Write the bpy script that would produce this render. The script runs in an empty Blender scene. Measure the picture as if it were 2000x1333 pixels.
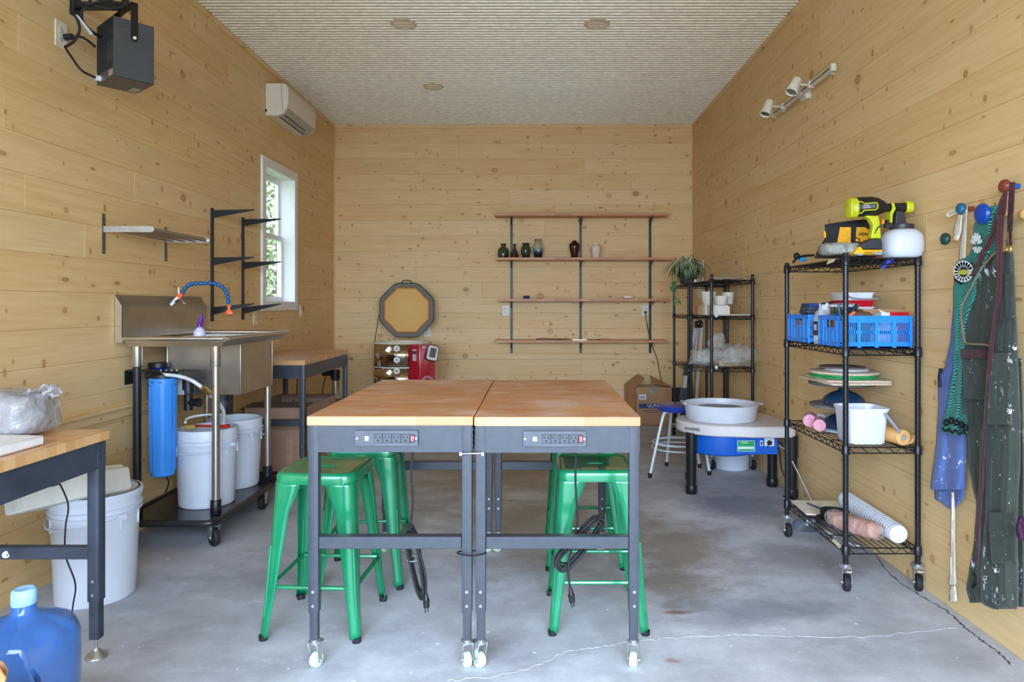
import bpy, bmesh, math, random
from math import pi, sin, cos, radians as R
from mathutils import Vector, Matrix, noise

SC = bpy.context.scene
COL = SC.collection
RND = random.Random(7)

# ---------------------------------------------------------------- camera
F = 1320.0                 # focal length in pixels of the 2000 x 1333 frame
CAMZ = 1.30
cd = bpy.data.cameras.new('camera'); cam = bpy.data.objects.new('camera', cd); COL.objects.link(cam)
cam.location = (0, 0, CAMZ); cam.rotation_euler = (R(90), 0, 0)
cd.sensor_width = 36; cd.lens = F / 2000 * 36
cd.shift_x = -0.0225; cd.shift_y = -0.03475; cd.clip_start = 0.05; cd.clip_end = 200
SC.camera = cam

# ---------------------------------------------------------------- sky, daylight, exposure
SC.view_settings.view_transform = 'Standard'; SC.view_settings.look = 'None'
SC.view_settings.gamma = 1; SC.view_settings.use_curve_mapping = False
SC.view_settings.exposure = 1.28
w = bpy.data.worlds.new('sky'); SC.world = w; w.use_nodes = True
nt = w.node_tree
bg = nt.nodes['Background']; bg.inputs[0].default_value = (0.62, 0.78, 1.0, 1); bg.inputs[1].default_value = 1.6

def area(name, loc, rot, sx, sy, power, col):
    l = bpy.data.lights.new(name, 'AREA'); l.shape = 'RECTANGLE'; l.size = sx; l.size_y = sy
    l.energy = power; l.color = col
    o = bpy.data.objects.new(name, l); COL.objects.link(o); o.location = loc; o.rotation_euler = rot
    return o
area('daylight_from_open_garage_door', (-0.2, -4.2, 3.4), (R(78), 0, 0), 8.0, 5.0, 960, (0.60, 0.765, 1.0))
sl_ = bpy.data.lights.new('sun', 'SUN'); sl_.energy = 4.0; sl_.angle = R(.6); sl_.color = (1.0, .93, .82)
so = bpy.data.objects.new('sun', sl_); COL.objects.link(so); so.rotation_euler = Vector((-.42, -.22, -.9)).to_track_quat('-Z', 'Y').to_euler()
SC.cycles.diffuse_bounces = 6

# ---------------------------------------------------------------- pixel helpers: a pixel of the photograph at a known depth
def P(px, py, Y): return Vector(((px - 1045) * Y / F, Y, CAMZ - (py - 597) * Y / F))
def PX(px, py, X):
    Y = X * F / (px - 1045); return P(px, py, Y)
def S(npx, Y): return npx * Y / F

# ---------------------------------------------------------------- colour + materials
def lin(c):
    c = c / 255.0
    return c / 12.92 if c <= 0.04045 else ((c + 0.055) / 1.055) ** 2.4
def rgb(r, g, b): return (lin(r), lin(g), lin(b), 1)

class NT:
    def __init__(s, name):
        s.m = bpy.data.materials.new(name); s.m.use_nodes = True
        s.t = s.m.node_tree; s.bsdf = s.t.nodes['Principled BSDF']; s.out = s.t.nodes['Material Output']
    def n(s, typ, **kw):
        nd = s.t.nodes.new(typ)
        for k, v in kw.items():
            if k in ('op',): nd.operation = v
            elif k == 'ins':
                for a, b in v.items(): nd.inputs[a].default_value = b
            else: setattr(nd, k, v)
        return nd
    def l(s, a, b): s.t.links.new(a, b)
    def math(s, op, a, b=None, clamp=False):
        nd = s.t.nodes.new('ShaderNodeMath'); nd.operation = op; nd.use_clamp = clamp
        for i, v in enumerate((a, b)):
            if v is None: continue
            if hasattr(v, 'links'): s.l(v, nd.inputs[i])
            else: nd.inputs[i].default_value = v
        return nd.outputs[0]
    def mix(s, f, a, b, mode='MIX'):
        nd = s.t.nodes.new('ShaderNodeMix'); nd.data_type = 'RGBA'; nd.blend_type = mode
        for k, v in ((0, f), (6, a), (7, b)):
            if hasattr(v, 'links'): s.l(v, nd.inputs[k])
            else: nd.inputs[k].default_value = v
        return nd.outputs[2]
    def ramp(s, fac, stops):
        nd = s.t.nodes.new('ShaderNodeValToRGB'); s.l(fac, nd.inputs[0])
        el = nd.color_ramp.elements
        while len(el) < len(stops): el.new(0.5)
        for e, (p, c) in zip(el, stops):
            e.position = p; e.color = c if len(c) == 4 else (*c, 1)
        return nd.outputs[0]
    def mapv(s, vec, scale=(1, 1, 1), loc=(0, 0, 0)):
        nd = s.t.nodes.new('ShaderNodeMapping'); s.l(vec, nd.inputs[0])
        nd.inputs['Scale'].default_value = scale; nd.inputs['Location'].default_value = loc
        return nd.outputs[0]
    def noise(s, vec, scale, detail=3, rough=.55):
        nd = s.t.nodes.new('ShaderNodeTexNoise'); s.l(vec, nd.inputs[0])
        nd.inputs['Scale'].default_value = scale; nd.inputs['Detail'].default_value = detail
        nd.inputs['Roughness'].default_value = rough
        return nd.outputs[0]
    def bump(s, h, strength=.3, dist=.01):
        nd = s.t.nodes.new('ShaderNodeBump'); nd.inputs['Strength'].default_value = strength
        nd.inputs['Distance'].default_value = dist; s.l(h, nd.inputs['Height']); s.l(nd.outputs[0], s.bsdf.inputs['Normal'])

MATS = {}
def mat(name, col, rough=.5, metal=0., var=.06, nscale=18., bump=0., spots=None, spec=.5, coat=0., alpha=1., trans=0.):
    """a plain procedural material: base colour with slight noise variation, optional clay spatter"""
    if name in MATS: return MATS[name]
    t = NT(name); b = t.bsdf
    tc = t.n('ShaderNodeTexCoord').outputs['Object']
    nz = t.noise(tc, nscale)
    c = rgb(*col)
    lo = tuple(max(0, x * (1 - 2.2 * var)) for x in c[:3]) + (1,)
    hi = tuple(min(1, x * (1 + 2.2 * var)) for x in c[:3]) + (1,)
    o = t.ramp(nz, [(.3, lo), (.7, hi)])
    if spots:
        v = t.n('ShaderNodeTexVoronoi', ins={'Scale': spots[0]}); t.l(tc, v.inputs[0])
        g = t.noise(tc, 5, 2)
        r_ = t.math('MULTIPLY', t.math('SUBTRACT', g, .38), spots[1])
        f = t.math('LESS_THAN', v.outputs['Distance'], r_)
        o = t.mix(f, o, rgb(*spots[2]))
    t.l(o, b.inputs['Base Color'])
    b.inputs['Roughness'].default_value = rough; b.inputs['Metallic'].default_value = metal
    b.inputs['Specular IOR Level'].default_value = spec
    b.inputs['Coat Weight'].default_value = coat
    b.inputs['Alpha'].default_value = alpha
    b.inputs['Transmission Weight'].default_value = trans
    if bump: t.bump(nz, bump, .004)
    MATS[name] = t.m
    return t.m

def pine(name, axis):
    """knotty pine boards running along the axis ('X' or 'Y'); knots, grain and a tint per board"""
    t = NT(name); b = t.bsdf
    pos = t.n('ShaderNodeNewGeometry').outputs['Position']
    sep = t.n('ShaderNodeSeparateXYZ'); t.l(pos, sep.inputs[0])
    inf = t.n('ShaderNodeObjectInfo').outputs['Random']
    along = sep.outputs[0 if axis == 'X' else 1]
    cmb = t.n('ShaderNodeCombineXYZ'); t.l(along, cmb.inputs[0]); t.l(sep.outputs[2], cmb.inputs[1])
    t.l(t.math('MULTIPLY', inf, 37.0), cmb.inputs[2])
    v = cmb.outputs[0]
    wob = t.noise(v, 2.2, 2)
    # grain
    g1 = t.noise(t.mapv(v, (1.1, 22, 1)), 2.6, 4, .6)
    g2 = t.noise(t.mapv(v, (.7, 7, 1)), 1.5, 2)
    base = t.ramp(g1, [(.3, rgb(214, 175, 117)), (.55, rgb(230, 195, 139)), (.8, rgb(238, 210, 160))])
    tint = t.ramp(inf, [(0, rgb(227, 190, 132)), (.3, rgb(239, 211, 161)), (.55, rgb(223, 183, 123)), (.8, rgb(233, 205, 156)), (1, rgb(229, 191, 135))])
    c = t.mix(.45, base, tint)
    c = t.mix(t.ramp(g2, [(.55, (0, 0, 0)), (.78, (.5, .5, .5))]), c, rgb(214, 168, 106))
    blotch = t.noise(t.mapv(v, (.8, 2.6, 1)), 1.1, 2)
    c = t.mix(t.ramp(blotch, [(.52, (0, 0, 0)), (.75, (.35, .35, .35))]), c, rgb(212, 190, 140))
    # knots: cells stretched along the board
    def knots(sc, rad, thr, asp, seed):
        dv = t.mapv(v, (sc, sc * asp, 1), (seed, seed * .7, 0))
        vo = t.n('ShaderNodeTexVoronoi', voronoi_dimensions='2D', ins={'Scale': 1.0, 'Randomness': .9}); t.l(dv, vo.inputs[0])
        s2 = t.n('ShaderNodeSeparateColor'); t.l(vo.outputs['Color'], s2.inputs[0])
        on = t.math('GREATER_THAN', s2.outputs[0], thr)
        rr = t.math('MULTIPLY', t.math('ADD', s2.outputs[1], .45), rad)
        d = t.math('DIVIDE', t.math('ADD', vo.outputs['Distance'], t.math('MULTIPLY', t.math('SUBTRACT', wob, .5), .02)), rr)
        return d, t.math('MULTIPLY', on, t.math('ADD', t.math('MULTIPLY', s2.outputs[2], .75), .42, True))
    for (sc, rad, thr, asp, seed) in ((4.2, .060, .84, 1.0, 3.1), (9.0, .075, .88, .55, 9.7), (3.1, .085, .90, 1.25, 21.3), (6.3, .045, .80, .8, 33.3), (5.1, .10, .88, 2.6, 47.1), (12.0, .10, .93, .8, 60.7)):
        d, on = knots(sc, rad, thr, asp, seed)
        ring = t.ramp(d, [(0, (.55, .55, .55)), (.35, (.5, .5, .5)), (.62, (.98, .98, .98)), (.8, (.85, .85, .85)), (1.0, (.12, .12, .12)), (1.0, (0, 0, 0))])
        halo = t.ramp(t.math('MULTIPLY', d, .45), [(0, (.5, .5, .5)), (1, (0, 0, 0))])
        ringf = t.math('MULTIPLY', ring, on); halof = t.math('MULTIPLY', halo, on)
        c = t.mix(halof, c, rgb(206, 152, 88))
        c = t.mix(t.math('MULTIPLY', ringf, .80), c, rgb(150, 98, 50))
    t.l(c, b.inputs['Base Color'])
    b.inputs['Roughness'].default_value = .52; b.inputs['Specular IOR Level'].default_value = .35
    t.bump(g1, .12, .002)
    MATS[name] = t.m
    return t.m

def butcher(name, cols, dust=0.6):
    """butcher block: staves along Y, short lengths, worn clay haze"""
    t = NT(name); b = t.bsdf
    tc = t.n('ShaderNodeTexCoord').outputs['Object']
    sep = t.n('ShaderNodeSeparateXYZ'); t.l(tc, sep.inputs[0])
    cmb = t.n('ShaderNodeCombineXYZ'); t.l(sep.outputs[0], cmb.inputs[0]); t.l(sep.outputs[1], cmb.inputs[1])
    br = t.n('ShaderNodeTexBrick', ins={'Scale': 1.0, 'Mortar Size': 0.0006, 'Brick Width': .19, 'Row Height': .045, 'Bias': 0.0,
             'Color1': (0, 0, 0, 1), 'Color2': (1, 1, 1, 1), 'Mortar': (.3, .3, .3, 1)})
    t.l(cmb.outputs[0], br.inputs[0])
    g = t.noise(t.mapv(tc, (4, 40, 4)), 1.6, 4)
    f = t.math('ADD', t.math('MULTIPLY', br.outputs[0], .55), t.math('MULTIPLY', g, .45))
    c = t.ramp(f, [(.1, rgb(*cols[0])), (.5, rgb(*cols[1])), (.9, rgb(*cols[2]))])
    up = t.n('ShaderNodeNewGeometry')
    su = t.n('ShaderNodeSeparateXYZ'); t.l(up.outputs['Normal'], su.inputs[0])
    top = t.math('GREATER_THAN', su.outputs[2], .6)
    du = t.noise(t.mapv(up.outputs['Position'], (1.6, 2.2, 1)), 2.1, 7, .72)
    df = t.math('MULTIPLY', t.math('MULTIPLY', t.ramp(du, [(.47, (0, 0, 0)), (.66, (.8, .8, .8))]), top), dust)
    c = t.mix(df, c, rgb(228, 204, 194))
    worn = t.noise(t.mapv(up.outputs['Position'], (1.5, 1.9, 1), (4, 1, 0)), 1.7, 3)
    wf = t.math('MULTIPLY', t.math('MULTIPLY', t.ramp(worn, [(.35, (1, 1, 1)), (.6, (0, 0, 0))]), top), .45)
    c = t.mix(wf, c, rgb(186, 118, 62))
    t.l(c, b.inputs['Base Color']); b.inputs['Roughness'].default_value = .42
    t.bump(g, .06, .001)
    MATS[name] = t.m
    return t.m

def concrete(name):
    t = NT(name); b = t.bsdf
    p = t.n('ShaderNodeNewGeometry').outputs['Position']
    big = t.noise(p, .9, 4, .6); med = t.noise(t.mapv(p, (1, 1.3, 1)), 2.6, 8, .72); fine = t.noise(p, 60, 3)
    c = t.ramp(med, [(.3, rgb(166, 169, 177)), (.5, rgb(198, 202, 210)), (.72, rgb(226, 230, 236))])
    c = t.mix(t.ramp(big, [(.42, (0, 0, 0)), (.7, (.6, .6, .6))]), c, rgb(146, 144, 142))
    c = t.mix(t.math('MULTIPLY', fine, .18), c, rgb(120, 122, 128))
    # chalky wipe marks and clay dust
    st = t.noise(t.mapv(p, (3.4, 5.5, 1)), 1.3, 8, .78)
    c = t.mix(t.ramp(st, [(.55, (0, 0, 0)), (.8, (.75, .75, .75))]), c, rgb(226, 230, 238))
    v = t.n('ShaderNodeTexVoronoi', ins={'Scale': 16.0}); t.l(p, v.inputs[0])
    s2 = t.n('ShaderNodeSeparateColor'); t.l(v.outputs['Color'], s2.inputs[0])
    rr = t.math('MULTIPLY', t.math('SUBTRACT', s2.outputs[0], .72), .5)
    c = t.mix(t.math('LESS_THAN', v.outputs['Distance'], rr), c, rgb(226, 226, 224))
    v = t.n('ShaderNodeTexVoronoi', ins={'Scale': 7.3}); t.l(p, v.inputs[0])
    s2 = t.n('ShaderNodeSeparateColor'); t.l(v.outputs['Color'], s2.inputs[0])
    rr = t.math('MULTIPLY', t.math('SUBTRACT', s2.outputs[1], .78), .22)
    c = t.mix(t.math('LESS_THAN', v.outputs['Distance'], rr), c, rgb(48, 44, 44))
    def blob(cx, cy, rx, ry, col, amt, c):
        m = t.n('ShaderNodeMapping'); t.l(p, m.inputs[0])
        m.inputs['Location'].default_value = (-cx / rx, -cy / ry, 0); m.inputs['Scale'].default_value = (1 / rx, 1 / ry, 0)
        ln = t.n('ShaderNodeVectorMath', operation='LENGTH'); t.l(m.outputs[0], ln.inputs[0])
        d = t.math('ADD', ln.outputs['Value'], t.math('MULTIPLY', t.math('SUBTRACT', med, .5), 1.6))
        return t.mix(t.ramp(d, [(.3, (amt,) * 3), (1, (0, 0, 0))]), c, rgb(*col))
    c = blob(.60, 2.86, .075, .025, (140, 84, 56), .9, c)      # rust marks by the table's far right foot
    c = blob(.50, 2.47, .035, .02, (160, 110, 90), .6, c)
    c = blob(.75, 3.6, .40, .7, (136, 122, 102), .75, c)
    c = blob(.62, 3.15, .22, .35, (128, 118, 104), .6, c)
    c = blob(-.2, 5.2, 1.2, .9, (150, 136, 110), .6, c)
    c = blob(-1.3, 3.25, .4, .3, (130, 132, 138), .55, c)
    c = blob(1.35, 3.45, .35, .35, (132, 130, 130), .5, c)
    c = blob(.0, 3.9, .8, .7, (150, 136, 110), .7, c)
    c = blob(1.3, 4.4, .5, .35, (118, 124, 140), .7, c)
    c = blob(.95, 2.9, .40, .22, (126, 130, 140), .65, c)
    t.l(c, b.inputs['Base Color']); b.inputs['Roughness'].default_value = .62; b.inputs['Specular IOR Level'].default_value = .35
    t.bump(t.math('ADD', med, t.math('MULTIPLY', fine, .3)), .12, .004)
    MATS[name] = t.m
    return t.m

def film(name, col, alpha, scale=14, bump=.9, rough=.15, core=None):
    """clear plastic film or bag, crinkled"""
    t = NT(name); b = t.bsdf
    tc = t.n('ShaderNodeTexCoord').outputs['Object']
    nz = t.noise(tc, scale, 4, .6)
    v = t.n('ShaderNodeTexVoronoi', feature='F1', ins={'Scale': scale * .9}); t.l(tc, v.inputs[0])
    h = t.math('ADD', nz, v.outputs['Distance'])
    c = rgb(*col)
    t.l(t.ramp(nz, [(.3, tuple(x * .75 for x in c[:3]) + (1,)), (.65, c)]), b.inputs['Base Color'])
    t.l(t.math('ADD', t.math('MULTIPLY', nz, .5), alpha - .25, True), b.inputs['Alpha'])
    b.inputs['Roughness'].default_value = rough; b.inputs['Specular IOR Level'].default_value = .8
    t.bump(h, bump, .02)
    MATS[name] = t.m
    return t.m

# ---------------------------------------------------------------- mesh builder
class MB:
    def __init__(s): s.v = []; s.f = []
    def add(s, vs, fs):
        o = len(s.v); s.v += [Vector(v) for v in vs]; s.f += [tuple(i + o for i in f) for f in fs]; return s
    def box(s, c, d, m=None):
        x, y, z = d[0] / 2, d[1] / 2, d[2] / 2
        vs = [Vector((a, b, e)) for a in (-x, x) for b in (-y, y) for e in (-z, z)]
        if m is not None: vs = [m @ v for v in vs]
        c = Vector(c)
        return s.add([v + c for v in vs], [(0, 1, 3, 2), (4, 6, 7, 5), (0, 4, 5, 1), (2, 3, 7, 6), (0, 2, 6, 4), (1, 5, 7, 3)])
    def bb(s, a, b):
        a, b = Vector(a), Vector(b); return s.box((a + b) / 2, [abs(q) for q in (b - a)])
    def ring_loft(s, rings, cap=True, closed=False):
        n = len(rings[0]); o = len(s.v); fs = []
        for r in rings: s.v += [Vector(v) for v in r]
        m = len(rings)
        for i in range(m if closed else m - 1):
            a = o + i * n; b_ = o + ((i + 1) % m) * n
            for j in range(n):
                k = (j + 1) % n; s.f.append((a + j, a + k, b_ + k, b_ + j))
        if cap and not closed:
            s.f.append(tuple(o + j for j in reversed(range(n)))); s.f.append(tuple(o + (m - 1) * n + j for j in range(n)))
        return s
    def cyl(s, a, b, r, r2=None, n=16, cap=True):
        a, b = Vector(a), Vector(b); r2 = r if r2 is None else r2
        d = (b - a).normalized(); u = d.orthogonal().normalized(); w_ = d.cross(u)
        return s.ring_loft([[c + (u * cos(2 * pi * i / n) + w_ * sin(2 * pi * i / n)) * q for i in range(n)] for c, q in ((a, r), (b, r2))], cap)
    def lathe(s, c, prof, n=28, axis='Z', sx=1, sy=1, cap=True, pw=2.0):
        c = Vector(c); rings = []
        def sq(a):
            x, y = cos(a), sin(a)
            if pw == 2.0: return x, y
            k = (abs(x) ** pw + abs(y) ** pw) ** (-1 / pw); return x * k, y * k
        for r, z in prof:
            ring = []
            for i in range(n):
                x, y = sq(2 * pi * i / n); x *= r * sx; y *= r * sy
                ring.append(c + (Vector((x, y, z)) if axis == 'Z' else Vector((z, x, y)) if axis == 'X' else Vector((y, z, x))))
            rings.append(ring)
        return s.ring_loft(rings, cap)
    def tube(s, pts, r, n=8, smooth=4, closed=False, radii=None):
        pts = [Vector(p) for p in pts]
        if smooth and len(pts) > 2: pts = spline(pts, smooth, closed)
        m = len(pts); rings = []; u = None
        for i, p in enumerate(pts):
            a = pts[(i - 1) % m] if closed or i else p; b = pts[(i + 1) % m] if closed or i < m - 1 else p
            d = (b - a)
            d = d.normalized() if d.length > 1e-9 else Vector((0, 0, 1))
            if u is None: u = d.orthogonal().normalized()
            else:
                u = u - d * u.dot(d); u = u.normalized() if u.length > 1e-6 else d.orthogonal().normalized()
            w_ = d.cross(u); q = r if radii is None else radii(i / (m - 1))
            rings.append([p + (u * cos(2 * pi * k / n) + w_ * sin(2 * pi * k / n)) * q for k in range(n)])
        return s.ring_loft(rings, not closed, closed)
    def prism(s, pts, vec):
        """planar outline pts extruded along vec"""
        a = [Vector(p) for p in pts]; v = Vector(vec); return s.ring_loft([a, [p + v for p in a]])
    def sphere(s, c, r, n=16, m=9, sc=(1, 1, 1)):
        prof = [(max(1e-4, r * sin(pi * i / m)), -r * cos(pi * i / m)) for i in range(m + 1)]
        o = len(s.v); s.lathe((0, 0, 0), prof, n)
        for i in range(o, len(s.v)):
            v = s.v[i]; s.v[i] = Vector((v.x * sc[0], v.y * sc[1], v.z * sc[2])) + Vector(c)
        return s
    def xf(s, m):
        s.v = [m @ v for v in s.v]; return s
    def grid(s, fn, nu, nv):
        o = len(s.v)
        for j in range(nv + 1):
            for i in range(nu + 1): s.v.append(Vector(fn(i / nu, j / nv)))
        for j in range(nv):
            for i in range(nu):
                a = o + j * (nu + 1) + i; s.f.append((a, a + 1, a + nu + 2, a + nu + 1))
        return s

def spline(pts, k, closed=False):
    out = []; n = len(pts)
    g = (lambda i: pts[i % n]) if closed else (lambda i: pts[max(0, min(n - 1, i))])
    for i in range(n if closed else n - 1):
        p0, p1, p2, p3 = g(i - 1), g(i), g(i + 1), g(i + 2)
        for j in range(k):
            t = j / k
            out.append(0.5 * ((2 * p1) + (p2 - p0) * t + (2 * p0 - 5 * p1 + 4 * p2 - p3) * t * t + (3 * p1 - p0 - 3 * p2 + p3) * t ** 3))
    if not closed: out.append(pts[-1])
    return out

def rrect(w_, h, r, n=4):
    """rounded rectangle outline, centred, as (x, y) pairs"""
    o = []
    for cx, cy, a0 in ((w_ / 2 - r, h / 2 - r, 0), (-w_ / 2 + r, h / 2 - r, 90), (-w_ / 2 + r, -h / 2 + r, 180), (w_ / 2 - r, -h / 2 + r, 270)):
        for i in range(n + 1):
            a = R(a0 + 90 * i / n); o.append((cx + r * cos(a), cy + r * sin(a)))
    return o

def _origin(o):
    v = Vector((0, 0, 0))
    while o is not None: v += o.location; o = o.parent
    return v

def obj(name, mb, m, parent=None, bev=0., solid=0., sharp=40, seg=2, sub=0, smooth=True):
    """links the collected geometry as ONE mesh object (vertices are given in the root's world frame)"""
    off = _origin(parent) if parent is not None else Vector((0, 0, 0))
    me = bpy.data.meshes.new(name)
    me.from_pydata([v - off for v in mb.v], [], mb.f); me.update()
    b = bmesh.new(); b.from_mesh(me); bmesh.ops.recalc_face_normals(b, faces=b.faces); b.to_mesh(me); b.free()
    if smooth:
        me.shade_smooth()
        try: me.set_sharp_from_angle(angle=R(sharp))
        except Exception: pass
    else: me.shade_flat()
    me.materials.append(m)
    o = bpy.data.objects.new(name, me); COL.objects.link(o)
    if parent is not None: o.parent = parent
    if solid:
        d = o.modifiers.new('solid', 'SOLIDIFY'); d.thickness = solid; d.offset = 0
    if sub:
        d = o.modifiers.new('sub', 'SUBSURF'); d.levels = sub; d.render_levels = sub
    if bev:
        d = o.modifiers.new('bevel', 'BEVEL'); d.width = bev; d.segments = seg; d.limit_method = 'ANGLE'; d.angle_limit = R(35)
        d.harden_normals = False
    return o

def text(name, s, size, m, parent, loc, face='-Y', ext=.0006, align='CENTER', mtx=None):
    cu = bpy.data.curves.new('t', 'FONT'); cu.body = s; cu.size = size; cu.extrude = ext; cu.align_x = align; cu.align_y = 'CENTER'
    tmp = bpy.data.objects.new('t', cu); COL.objects.link(tmp)
    bpy.context.view_layer.update()
    me = bpy.data.meshes.new_from_object(tmp.evaluated_get(bpy.context.evaluated_depsgraph_get()))
    bpy.data.objects.remove(tmp)
    rot = {'-Y': Matrix.Rotation(R(90), 4, 'X'), '-X': Matrix.Rotation(R(-90), 4, 'Z') @ Matrix.Rotation(R(90), 4, 'X'),
           'X': Matrix.Rotation(R(90), 4, 'Z') @ Matrix.Rotation(R(90), 4, 'X'), 'Z': Matrix.Identity(4)}[face]
    if mtx is not None: rot = mtx @ rot
    off = _origin(parent) if parent is not None else Vector((0, 0, 0))
    me.transform(Matrix.Translation(Vector(loc) - off) @ rot)
    me.materials.clear(); me.materials.append(m); me.name = name
    o = bpy.data.objects.new(name, me); COL.objects.link(o)
    if parent is not None: o.parent = parent
    return o

def tag(o, label, cat, group=None, kind=None):
    o['label'] = label; o['category'] = cat
    if group: o['group'] = group
    if kind: o['kind'] = kind
    return o
def thing(name, label, cat, loc=(0, 0, 0), group=None):
    o = bpy.data.objects.new(name, None); COL.objects.link(o); o.location = loc; o.empty_display_size = .05
    return tag(o, label, cat, group)
def struct(o): o['kind'] = 'structure'; return o
def snode(name, loc=(0, 0, 0)):
    o = bpy.data.objects.new(name, None); COL.objects.link(o); o.location = loc; o['kind'] = 'structure'; return o
def dup(root, loc, rotz=0, label=None):
    kids = list(root.children); r = root.copy(); COL.objects.link(r); r.location = loc; r.rotation_euler = (0, 0, rotz)
    if label: r['label'] = label
    def rec(o, p):
        for ch in o.children:
            c = ch.copy(); COL.objects.link(c); c.parent = p; rec(ch, c)
    rec(root, r)
    return r
# ================================================================ the room
LX, RX, BY, CZ, FY = -2.275, 1.783, 7.64, 3.346, -0.6
PX_, PY_ = pine('pine boards along X', 'X'), pine('pine boards along Y', 'Y')
TRIM_X = mat('pine trim', (218, 180, 122), .5, var=.05, nscale=6)
WHITE = mat('white paint', (238, 238, 234), .45, var=.01)
CONC = concrete('worn concrete')

fl = struct(obj('floor', MB().bb((LX - .3, FY - .4, -.12), (RX + .3, BY + .3, 0)), CONC, smooth=False))
# cracks in the slab: narrow broken lines of crumbled edge
CR = mat('crumbled crack edge', (92, 90, 92), .9, var=.2, nscale=60)
CRW = mat('chalky filled crack', (190, 192, 198), .9, var=.15, nscale=60)
def crack(pts, w_, m):
    mb = MB(); q = spline([Vector(p) for p in pts], 10)
    rr = random.Random(len(pts) * 7)
    ps = [v + Vector((rr.uniform(-1, 1) * .006, rr.uniform(-1, 1) * .008, 0)) for v in q]
    for a, b in zip(ps, ps[1:]):
        d = (b - a).normalized(); nrm = Vector((-d.y, d.x, 0)) * w_ * rr.uniform(.4, 1.3) / 2
        mb.prism([a - nrm, b - nrm, b + nrm, a + nrm], (0, 0, .0012))
    obj('crack', mb, m, fl, smooth=False)
def G(px, py): Y = F * CAMZ / (py - 597); return Vector(((px - 1045) * Y / F, Y, 0))
crack([G(870, 1330), G(960, 1322), G(1050, 1300), G(1100, 1275), G(1170, 1264), G(1235, 1255), G(1330, 1246), G(1440, 1240)], .0035, CRW)
crack([G(1440, 1242), G(1560, 1243), G(1700, 1245), G(1760, 1238), G(1870, 1226)], .002, CRW)
crack([G(1710, 1085), G(1745, 1128), G(1800, 1165), G(1850, 1195), G(1880, 1222), G(1915, 1250), G(1950, 1275), G(1975, 1300)], .007, CR)

# walls: a dark backing and every board a piece of its own
DARK = mat('shadow gap backing', (70, 50, 30), .8)
wl = struct(obj('wall_left', MB().bb((LX - .16, FY, 0), (LX - .02, 5.664, CZ)).bb((LX - .16, 6.366, 0), (LX - .02, BY + .2, CZ))
            .bb((LX - .16, 5.664, 0), (LX - .02, 6.366, 1.319)).bb((LX - .16, 5.664, 2.486), (LX - .02, 6.366, CZ)), DARK, smooth=False))
wr = struct(obj('wall_right', MB().bb((RX + .02, FY, 0), (RX + .16, BY + .2, CZ)), DARK, smooth=False))
wb = struct(obj('wall_back', MB().bb((LX - .02, BY + .02, 0), (RX + .02, BY + .16, CZ)), DARK, smooth=False))
CO = .1746; GAP = .0009
def courses(z0, top, first):
    zs = [0]; z = first
    while z < top - .02:
        if z > .03: zs.append(z)
        z += CO
    zs.append(top); return list(zip(zs, zs[1:]))
def board(a, b, parent, m):
    obj('plank', MB().bb(a, b), m, parent, bev=.0012, seg=1, smooth=False)
def lay(side, z0, z1, lo, hi, rr, hole=None):
    # butt joints at random lengths
    cuts = [lo]; x = lo + rr.uniform(.6, 3.2)
    while x < hi - .5: cuts.append(x); x += rr.uniform(2.0, 3.7)
    cuts.append(hi)
    if rr.random() < .25 and side == 'B': cuts = [lo, hi]
    for a, b in zip(cuts, cuts[1:]):
        segs = [(a, b, z0, z1)]
        if hole and a < hole[1] and b > hole[0] and z0 < hole[3] and z1 > hole[2]:
            segs = []
            if a < hole[0]: segs.append((a, hole[0], z0, z1))
            if b > hole[1]: segs.append((hole[1], b, z0, z1))
            m0, m1 = max(a, hole[0]), min(b, hole[1])
            if z0 < hole[2]: segs.append((m0, m1, z0, hole[2]))
            if z1 > hole[3]: segs.append((m0, m1, hole[3], z1))
        dp = rr.uniform(0, .0012)
        for (p, q, u, v) in segs:
            if q - p < .01 or v - u < .01: continue
            if side == 'L': board((LX - .019, p + GAP / 2, u + GAP / 2), (LX - dp, q - GAP / 2, v - GAP / 2), wl, PY_)
            if side == 'R': board((RX + dp, p + GAP / 2, u + GAP / 2), (RX + .019, q - GAP / 2, v - GAP / 2), wr, PY_)
            if side == 'B': board((p + GAP / 2, BY + dp, u + GAP / 2), (q - GAP / 2, BY + .019, v - GAP / 2), wb, PX_)
rr = random.Random(11)
for z0, z1 in courses(0, CZ, 1.888 - 10 * CO): lay('L', z0, z1, FY, BY, rr, (5.664, 6.366, 1.319, 2.486))
for z0, z1 in courses(0, CZ, 1.895 - 10 * CO): lay('R', z0, z1, FY, BY, rr)
for z0, z1 in courses(0, CZ, 1.9135 - 10 * CO): lay('B', z0, z1, LX, RX, rr)
# front return walls beside and above the garage opening, behind the camera
wf = struct(obj('wall_front', MB().bb((LX - .16, FY - .14, 0), (LX + .22, FY, CZ)).bb((RX - .22, FY - .14, 0), (RX + .16, FY, CZ))
            .bb((LX + .22, FY - .14, 2.4), (RX - .22, FY, CZ)), PX_, smooth=False))
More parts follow.
